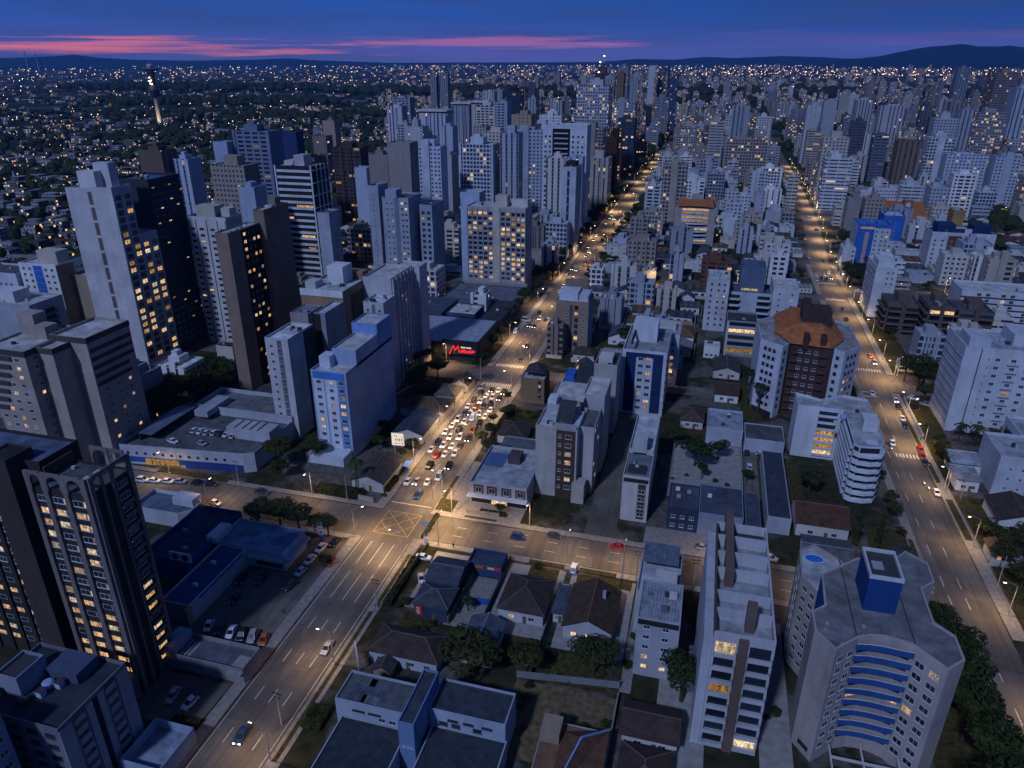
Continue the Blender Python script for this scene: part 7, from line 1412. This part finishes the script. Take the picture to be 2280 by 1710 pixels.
for x, y, c, k in ((71.7, 256.7, 'W', 'hatch'), (78.6, 224.8, 'W', 'sedan'), (80.3, 296.4, 'W', 'hatch'), (80., 289.9, 'K', 'hatch'), (79.4, 279.4, 'W', 'sedan'), (79.2, 273.4, 'B', 'hatch'), (72.4, 301.4, 'W', 'hatch'), (80.2, 253.8, 'R', 'suv'), (79.8, 249, 'R', 'suv'), (79.8, 244.6, 'D', 'hatch'), (78.9, 346.5, 'O', 'sedan'), (79.2, 338, 'S', 'suv'), (87.5, 301, 'W', 'hatch'), (91, 296, 'S', 'hatch'), (86, 291, 'K', 'hatch'), (95, 293, 'D', 'suv'), (99, 289, 'W', 'hatch'), (69.8, 490, 'W', 'hatch'), (72.4, 484, 'K', 'hatch'), (75.2, 492, 'W', 'hatch'), (78.2, 498, 'W', 'hatch'), (75, 481, 'B', 'suv'), (78.2, 485, 'D', 'hatch'), (69.2, 478.8, 'W', 'suv'), (78.8, 533, 'K', 'sedan'), (70, 539, 'W', 'hatch'), (76.4, 419, 'D', 'hatch'), (76, 401, 'K', 'sedan'), (90.7, 459, 'W', 'hatch'), (73, 600, 'W', 'hatch'), (86, 640, 'S', 'suv'), (84, 690, 'W', 'van')): car(x, y, c, k, 0 if x < 84 else 1., where=' by right road', lights=int(random.random() < .15))
for y in range(345, 700, 13):
    for x in (-85, -82, -78.5, -75.3):
        if random.random() < .34: car(x+random.uniform(-.3, .3), y+random.uniform(-3, 3), random.choice('WWWKDSRB'), random.choice(('hatch', 'sedan', 'suv')), 0 if x < -80 else pi, where=' up the avenue', lights=random.choice((0, 1, 2)))
for x, y in ((-35, 330), (-30, 326), (-24, 327), (-45, 436), (-20, 441), (10, 439), (30, 441), (8, 176), (45, 208), (-60, 440), (100, 452), (115, 456), (130, 452)): car(x, y, random.choice('WSKD'), 'hatch', pi/2, where=' in back street')
# ------------------------------------------------------------------ motorcycles, people
def person(x, y, label, rz=0, shirt=(.05, .06, .09), z=.15):
    me = bpy.data.meshes.new('person')
    J = [(0, 0, .95), (0, 0, 1.15), (0, 0, 1.38), (0, 0, 1.5), (0, -.02, 1.62), (0, -.02, 1.74), (.19, 0, 1.40), (.24, .03, 1.12), (.23, -.06, .88), (-.19, 0, 1.40), (-.24, -.03, 1.12), (-.23, -.12, .9), (.1, 0, .9), (.11, -.1, .5), (.11, -.02, .08), (.11, -.16, .04), (-.1, 0, .9), (-.11, .06, .5), (-.11, .16, .08), (-.11, .02, .04)]
    E = [(0, 1), (1, 2), (2, 3), (3, 4), (4, 5), (2, 6), (6, 7), (7, 8), (2, 9), (9, 10), (10, 11), (0, 12), (12, 13), (13, 14), (14, 15), (0, 16), (16, 17), (17, 18), (18, 19)]
    Rr_ = [.15, .14, .16, .06, .1, .08, .06, .045, .04, .06, .045, .04, .09, .065, .045, .04, .09, .065, .045, .04]
    me.from_pydata(J, E, []); me.materials.append(mt('paint')); o = link('person', me, None, (x, y, z), rz, shirt); tag(o, label, 'person')
    o.modifiers.new('skin', 'SKIN')
    if not me.skin_vertices: me.skin_vertices.new()
    for i, r in enumerate(Rr_): me.skin_vertices[0].data[i].radius = (r, r)
    me.skin_vertices[0].data[0].use_root = True; s = o.modifiers.new('sub', 'SUBSURF'); s.levels = s.render_levels = 1
for x, y, lb, c in ((-91.6, 121.4, 'person in dark clothes crossing the shop court', (.03, .03, .04)), (-48.5, 175.6, 'person in pale clothes walking before the cafe steps', (.4, .42, .45)), (-89.2, 240, 'person on the left pavement beside the traffic queue', (.05, .06, .1)), (-60, 157.8, 'person waiting by the cross street kerb', (.08, .05, .04)), (82, 262, 'person on the right pavement by the parked white saloon', (.05, .05, .06))): person(x, y, lb, random.random()*6, c)
def moto(x, y, label, rz=0):
    t = thing('motorcycle', label, 'motorcycle', x, y, .02, rz)
    for yy in (-.65, .65): q = MB(); q.tube((-.06, 0, 0), (.06, 0, 0), .3, .3, 10); obj('wheel', q, 'rubber', t, None, (0, yy, .3))
    q = MB(); q.box(-.14, .14, -.35, .55, .5, .85); q.tube((0, -.65, .3), (0, -.4, 1.05), .05, .05, 5); q.tube((-.35, -.42, 1.05), (.35, -.42, 1.05), .03, .03, 4); obj('body', q, 'paint', t, WH); q = MB(); q.box(-.1, .1, -.12, 0, 0, .14); obj('headlight', q, 'head_glow', t, None, (0, -.62, .8))
moto(76.2, 230, 'white motorcycle overtaking the white saloon on the right road'); moto(76.9, 227.2, 'second white motorcycle, closer behind the white saloon'); moto(70.6, 252.5, 'motorcycle stopped at the right road zebra crossing')
# ------------------------------------------------------------------ street lamps and poles
LP = {}
def lamp(x, y, ang, P=3600, h=9.2, arm=2.6, light=True, desc='lit street lamp'):
    if not LP:
        a = MB(); a.tube((0, 0, 0), (0, 0, h), .15, .09, 7); a.box(-.3, .3, -.3, .3, 0, .35)
        b = MB(); b.tube((0, 0, h-.1), (arm*.5, 0, h+.55), .06, .05, 5); b.tube((arm*.5, 0, h+.55), (arm, 0, h+.6), .05, .05, 5)
        c = MB(); c.box(arm-.1, arm+.75, -.16, .16, h+.5, h+.68); d = MB(); d.box(arm, arm+.7, -.15, .15, h+.4, h+.5); d.lathe([(.01, h+.28), (.16, h+.4), (.01, h+.42)], 6, c=(arm+.35, 0))
        LP.update(pole=a.mesh('pole', ['pole_concrete']), arm=b.mesh('arm', ['pole_metal']), head=c.mesh('lamp_head', ['pole_metal']), bulb=d.mesh('lamp_glass', ['lamp_glow']))
    t = thing('street_lamp', None, 'street lamp', x, y, 0, ang); auto(t, desc, 'street lamp', 'street lamps along the roads')
    for k in ('pole', 'arm'): link(LP[k].name.split('.')[0], LP[k], t)
    hd = link('lamp_head', LP['head'], t); link('lamp_glass', LP['bulb'], hd)
    if light:
        l = bpy.data.lights.new('street_light', 'SPOT'); l.energy = P*1.45; l.color = (1., .62, .28); l.spot_size = radians(158); l.spot_blend = 1.; l.shadow_soft_size = .25
        o = bpy.data.objects.new('street_light', l); o.parent = hd; o.location = (arm+.35, 0, h+.2); COL.objects.link(o)
for y, P in ((84, 2600), (110, 3000), (149, 7000), (181.5, 9000)): lamp(-71.9, y, pi, P)
for y in (200, 226, 253): lamp(-89.2, y, 0, 8500)
for y in (214, 240, 264): lamp(-72., y, pi, 6500)
lamp(-66.2, 174, -1.9, 8500); lamp(-64.6, 158.2, 1.57, 7500); lamp(-89.4, 155.6, .6, 6000)
for i, y in enumerate(range(294, 620, 30)): lamp(-89.2 if i % 2 else -71.6, y, 0 if i % 2 else pi, 9500)
for i, y in enumerate(range(630, 1250, 48)): lamp(-89.2 if i % 2 else -71.6, y, 0 if i % 2 else pi, 17000)
for i, y in enumerate((100, 134, 168, 197, 225.5, 256, 284, 318, 344, 374, 404, 434, 462, 492, 520)): lamp(rrx(y)+8.4, y, pi, 3600 if y < 240 else 7500)
for i, y in enumerate(range(556, 1100, 46)): lamp(rrx(y)+8, y, pi, 14000)
for x, y, a in ((-41.7, 173.2, -1.57), (-27.7, 158.9, 1.57), (-12.4, 158.6, 1.57), (14, 173, -1.57), (38, 158.6, 1.57), (55, 173, -1.57)): lamp(x, y, a, 3600)
for x, y, a in ((-138.6, 156.2, 1.57), (-165, 171.6, -1.57), (-112, 171.6, -1.57)): lamp(x, y, a, 3000)
for x, y, a in ((-48, 280, 1.57), (-12, 291, -1.57), (24, 280, 1.57), (86.5, 326, -1.57), (115, 326, -1.57), (-30, 447, -1.57), (20, 447, -1.57), (110, 445, 1.57), (140, 471, -1.57), (-110, 290, -1.57), (-130, 271, 1.57)): lamp(x, y, a, 5000)
for x, y in ((-95, 715), (200, 715), (150, 733), (250, 733), (120, 996), (220, 984), (320, 996), (-30, 860), (20, 873), (-260, 600), (-330, 640), (-380, 560)): lamp(x, y, 1.57, 9000)
def upole(x, y, label, h=9.5):
    t = thing('utility_pole', label, 'utility pole', x, y, 0, random.uniform(-.2, .2)); q = MB(); q.tube((0, 0, 0), (0, 0, h), .17, .11, 7); obj('pole', q, 'pole_concrete', t); q = MB(); q.box(-1.1, 1.1, -.06, .06, h-.7, h-.55); q.box(-.8, .8, -.06, .06, h-1.7, h-1.58); obj('crossarm', q, 'bark', t)
    q = MB()
    for u in (-1, -.4, .4, 1): q.tube((u, 0, h-.55), (u, 0, h-.35), .06, .05, 5)
    obj('insulator', q, 'rubber', t)
for x, y, lb in ((-70.2, 129.5, 'utility pole on the right kerb of the lower avenue'), (-73.2, 176.6, 'utility pole at the traffic island'), (-8.8, 157.8, 'utility pole by the white tin-roofed block'), (6, 158.2, 'utility pole before the shop row'), (81.6, 228, 'utility pole beside the grey canopied shop'), (85.4, 224, 'leaning utility pole at the right pavement lawn'), (-138, 170.9, 'utility pole by the store driveway'), (-88.8, 275, 'utility pole near the tar patch'), (-74.3, 92, 'utility pole in front of the bottom hedge ring'), (82.8, 180, 'utility pole at the right edge road'), (-100, 171.8, 'utility pole beneath the light blue block')): upole(x, y, lb)
# ------------------------------------------------------------------ signs, shelter, fences
bb = thing('billboard', 'backlit white billboard with a row of brown figures beside the light blue block', 'billboard', -96.8, 204.6, 0, .12); q = MB(); q.box(-2.3, 2.3, -.15, .15, 3., 8.); obj('frame', q, 'window_frame', bb); q = MB(); q.poly([(-2.15, -.17, 3.15), (2.15, -.17, 3.15), (2.15, -.17, 7.85), (-2.15, -.17, 7.85)]); obj('panel', q, 'sign_white_light', bb)
for x in (-1.4, 1.4): q = MB(); q.tube((x, 0, 0), (x, 0, 3), .14, .14, 6); obj('post', q, 'pole_metal', bb)
for i, x in enumerate((-.7, .1, .7, 1.5)): q = MB(); q.box(x-.18, x+.18, -.21, -.18, 5.1, 5.8); q.box(x-.1, x+.1, -.21, -.18, 4.7, 5.1); obj('figure', q, 'paint', bb, ((.35, .12, .02), (.45, .2, .04), (.3, .16, .06), (.4, .22, .08))[i])
for x0, x1, z0, z1 in ((-1.3, -.9, 6.7, 7), (-.8, -.3, 6.6, 6.9), (1.2, 1.6, 6.4, 6.6), (-1.2, -.6, 3.7, 4.), (-.5, 0, 3.7, 3.9), (.2, 1., 3.8, 4.), (1.4, 1.9, 3.8, 4.2)): q = MB(); q.box(x0, x1, -.21, -.18, z0, z1); obj('lettering', q, 'paint', bb, (.12, .13, .17))
b2 = thing('billboard', 'slanted roadside billboard with blue and cream artwork by the long brown house', 'billboard', -66.2, 110.6, 0, -1.0); q = MB(); q.box(-2.6, 2.6, -.12, .12, 2.4, 5.4); obj('frame', q, 'window_frame', b2)
for x0, x1, z0, z1, c in ((-2.4, -.9, 2.7, 5.1, (.5, .52, .58)), (-2.2, -1.4, 3.6, 4.3, BL), (-.7, .9, 3., 4.9, (.3, .22, .12)), (1.1, 2.4, 2.8, 5., (.45, .33, .15))): q = MB(); q.box(x0, x1, -.17, -.125, z0, z1); obj('panel', q, 'paint', b2, c)
for x in (-1.6, 1.6): q = MB(); q.tube((x, 0, 0), (x, 0, 2.4), .12, .12, 6); obj('post', q, 'pole_metal', b2)
ts = thing('totem_sign', 'white totem sign on a blue foot beside the parked cars', 'sign', -97.6, 151.4, 0, .3); q = MB(); q.box(-.6, .6, -.2, .2, 2, 6.2); obj('panel', q, 'paint', ts, WH); q = MB(); q.box(-.5, .5, -.18, .18, 0, 2); obj('foot', q, 'paint', ts, BL)
for z0, z1, c in ((5.3, 5.7, (.1, .14, .25)), (4.2, 4.6, (.1, .14, .25)), (2.6, 3.4, (.2, .1, .05))): q = MB(); q.box(-.35, .2, -.24, -.2, z0, z1); obj('lettering', q, 'paint', ts, c)
ps = thing('totem_sign', 'pale price-board totem with truss top at the crossroads corner', 'sign', -67.6, 156.6, 0, 0); q = MB(); q.box(-.75, .75, -.15, .15, .6, 3.2); obj('panel', q, 'paint', ps, (.5, .55, .65)); q = MB()
for x in (-.6, .6): q.tube((x, 0, 0), (x, 0, 7.6), .07, .07, 5)
for k in range(6): q.tube((-.6, 0, 3.2+k*.75), (.6, 0, 3.9+k*.7), .05, .05, 4)
obj('truss', q, 'pole_metal', ps); q = MB(); q.box(-1.3, 1.1, -.2, .2, 7.6, 8.3); obj('sign_top', q, 'paint', ps, (.4, .45, .55)); q = MB(); q.box(-.6, .4, -.2, -.05, 3.3, 3.7); obj('badge', q, 'paint', ps, (.5, .25, .03))
for k in range(5): q = MB(); q.box(-.55, .5, -.19, -.15, .9+k*.42, 1.1+k*.42); obj('lettering', q, 'paint', ps, (.15, .18, .25))
po = thing('poster', 'red poster with pale lettering on the dark slate-roofed shop', 'poster', -58.7, 128.95, 1.2); q = MB(); q.box(-.95, .95, -.08, .02, 0, 2.7); obj('panel', q, 'red_paint', po)
for z, w in ((1.9, .5), (1.1, .6), (.4, .45)): q = MB(); q.box(-w, w*.5, -.12, -.08, z, z+.45); obj('lettering', q, 'window_frame', po)
bs = thing('bus_shelter', 'blue-roofed bus shelter on the left pavement', 'bus shelter', -89, 194.4); q = MB(); q.box(-1.3, 1.2, -1.9, 1.9, 2.4, 2.6); obj('roof', q, 'paint', bs, (.10, .22, .55)); q = MB(); q.box(-1.2, -1.1, -1.8, 1.8, .2, 2.4); obj('back_panel', q, 'glass', bs); q = MB(); q.box(-1, -.5, -1.4, 1.4, .4, .5); obj('bench', q, 'pole_metal', bs)
for y in (-1.7, 1.7): q = MB(); q.tube((.9, y, 0), (.9, y, 2.4), .06, .06, 5); obj('post', q, 'pole_metal', bs)
for lb, x0, y0, x1, y1, h, c in (('concrete plank fence along the top of the bare lot', -30.6, 117.2, -8.4, 120, 1.8, (.22, .22, .24)), ('white side fence of the bare lot', -8.4, 97, -8.2, 117, 1.6, (.25, .26, .28)), ('dark fence round the corner yard on the avenue side', -68.6, 131.5, -67.2, 156, 1.6, (.06, .055, .05)), ('yellowish yard wall between corner shop and snack yard', -51.2, 129, -50.6, 147, 2.2, (.20, .15, .05)), ('dark boundary wall left of the hipped house', -43.2, 126, -42.8, 156, 2, (.05, .055, .07)), ('dark boundary wall between the hipped and gabled houses', -27.8, 118, -27.5, 147, 1.8, (.06, .05, .05)), ('cafe forecourt retaining wall', -62, 175.8, -52, 176.1, 1.2, (.28, .25, .2)), ('tan garden wall by the light blue block', -92, 173.4, -97, 173.7, 1.8, (.35, .32, .28)), ('white garden wall right of the bus shelter lawn', -90.2, 214, -90., 232, 1.8, (.4, .4, .42)), ('low white wall around the right side garden', 83.8, 266, 84.1, 300, 1.1, (.45, .46, .5)), ('side wall of the driveway between the garden and the garage', 19., 199.6, 19.2, 240, 2., (.3, .32, .36)), ('blue yard wall across the snack yard', -52, 137.4, -43.6, 137.9, 1.8, (.02, .10, .42))):
    t = thing('boundary_wall', lb, 'wall', (x0+x1)/2, (y0+y1)/2); L = hypot(x1-x0, y1-y0); q = MB(); q.obox((0, 0), (x1-x0, y1-y0), .22, L, 0, h); obj('panel', q, 'plaster', t, c); q = MB()
    for k in range(int(L/2.6)+1): u = -.5+k/max(1, int(L/2.6)); q.obox(((x1-x0)*u, (y1-y0)*u), (x1-x0, y1-y0), .34, .3, 0, h+.15)
    obj('post', q, 'plaster', t, k3(c, .9)); 
# ------------------------------------------------------------------ labels for the many: what it looks like, which one from the left, and where
ORD = 'first second third fourth fifth sixth seventh eighth ninth tenth eleventh twelfth thirteenth fourteenth fifteenth sixteenth seventeenth eighteenth nineteenth twentieth'.split()
TEN = ['', '', 'twenty', 'thirty', 'forty', 'fifty', 'sixty', 'seventy', 'eighty', 'ninety']
def ordn(n): return ORD[n-1] if n <= 20 else (TEN[n//10]+('-'+ORD[n % 10-1] if n % 10 else 'th').replace('yth', 'ieth'))
def where(x, y):
    side = 'left of the avenue' if x < -80 else ('between the two roads' if x < rrx(y) else 'right of right road')
    for lim, s in ((128, 'at the bottom'), (172, 'below the crossroads'), (215, 'level with the corner cafe'), (268, 'beside the traffic queue'), (330, 'level with the zebra crossings'), (440, 'behind the black market'), (560, 'level with the ladder-balcony tower'), (660, 'below the orange hall'), (800, 'behind the orange hall'), (1000, 'under the gold column tower'), (1300, 'under the crane tower'), (1700, 'near the white blade tower'), (2400, 'beyond the white blade tower'), (3200, 'on the far skyline')):
        if y < lim: return s+', '+side
    return 'along the farthest skyline, '+side
bpy.context.view_layer.update()
G = {}
for o, d in AUTO:
    x, y = o.location.x, o.location.y; w = where(x, y); w = w.split(',')[0] if len(d.split()) > 3 else w; G.setdefault((d, w), []).append((scr(x, y, 0)[0], o))
for (d, w), L in G.items():
    L.sort(key=lambda q: q[0])
    for i, (_, o) in enumerate(L):
        o['label'] = ('only '+d+' ' if len(L) == 1 else ordn(i+1)+' '+d+' from left, ')+w
        if 'group' not in o: o['group'] = {'house': 'houses of the neighbourhood', 'building': 'low flat-roofed buildings', 'apartment block': 'mid-rise blocks of the city', 'tower': 'towers of the downtown skyline', 'tree': 'trees along streets and gardens', 'car': 'parked and moving cars'}.get(o['category'], 'city things')
# ------------------------------------------------------------------ evening haze
def haze():
    b = MB(); b.box(-22300, 22300, -900, 22300, -1.5, 680)
    t = NT('haze_air'); v = t.n('ShaderNodeVolumePrincipled'); v.inputs['Color'].default_value = (.16, .45, 1., 1); v.inputs['Density'].default_value = HAZE; v.inputs['Anisotropy'].default_value = .2
    o = t.n('ShaderNodeOutputMaterial'); t.t.links.new(v.outputs[0], o.inputs['Volume'])
    tag(obj('haze', b, 'haze_air'), kind='stuff')
HAZE = AIR
haze()
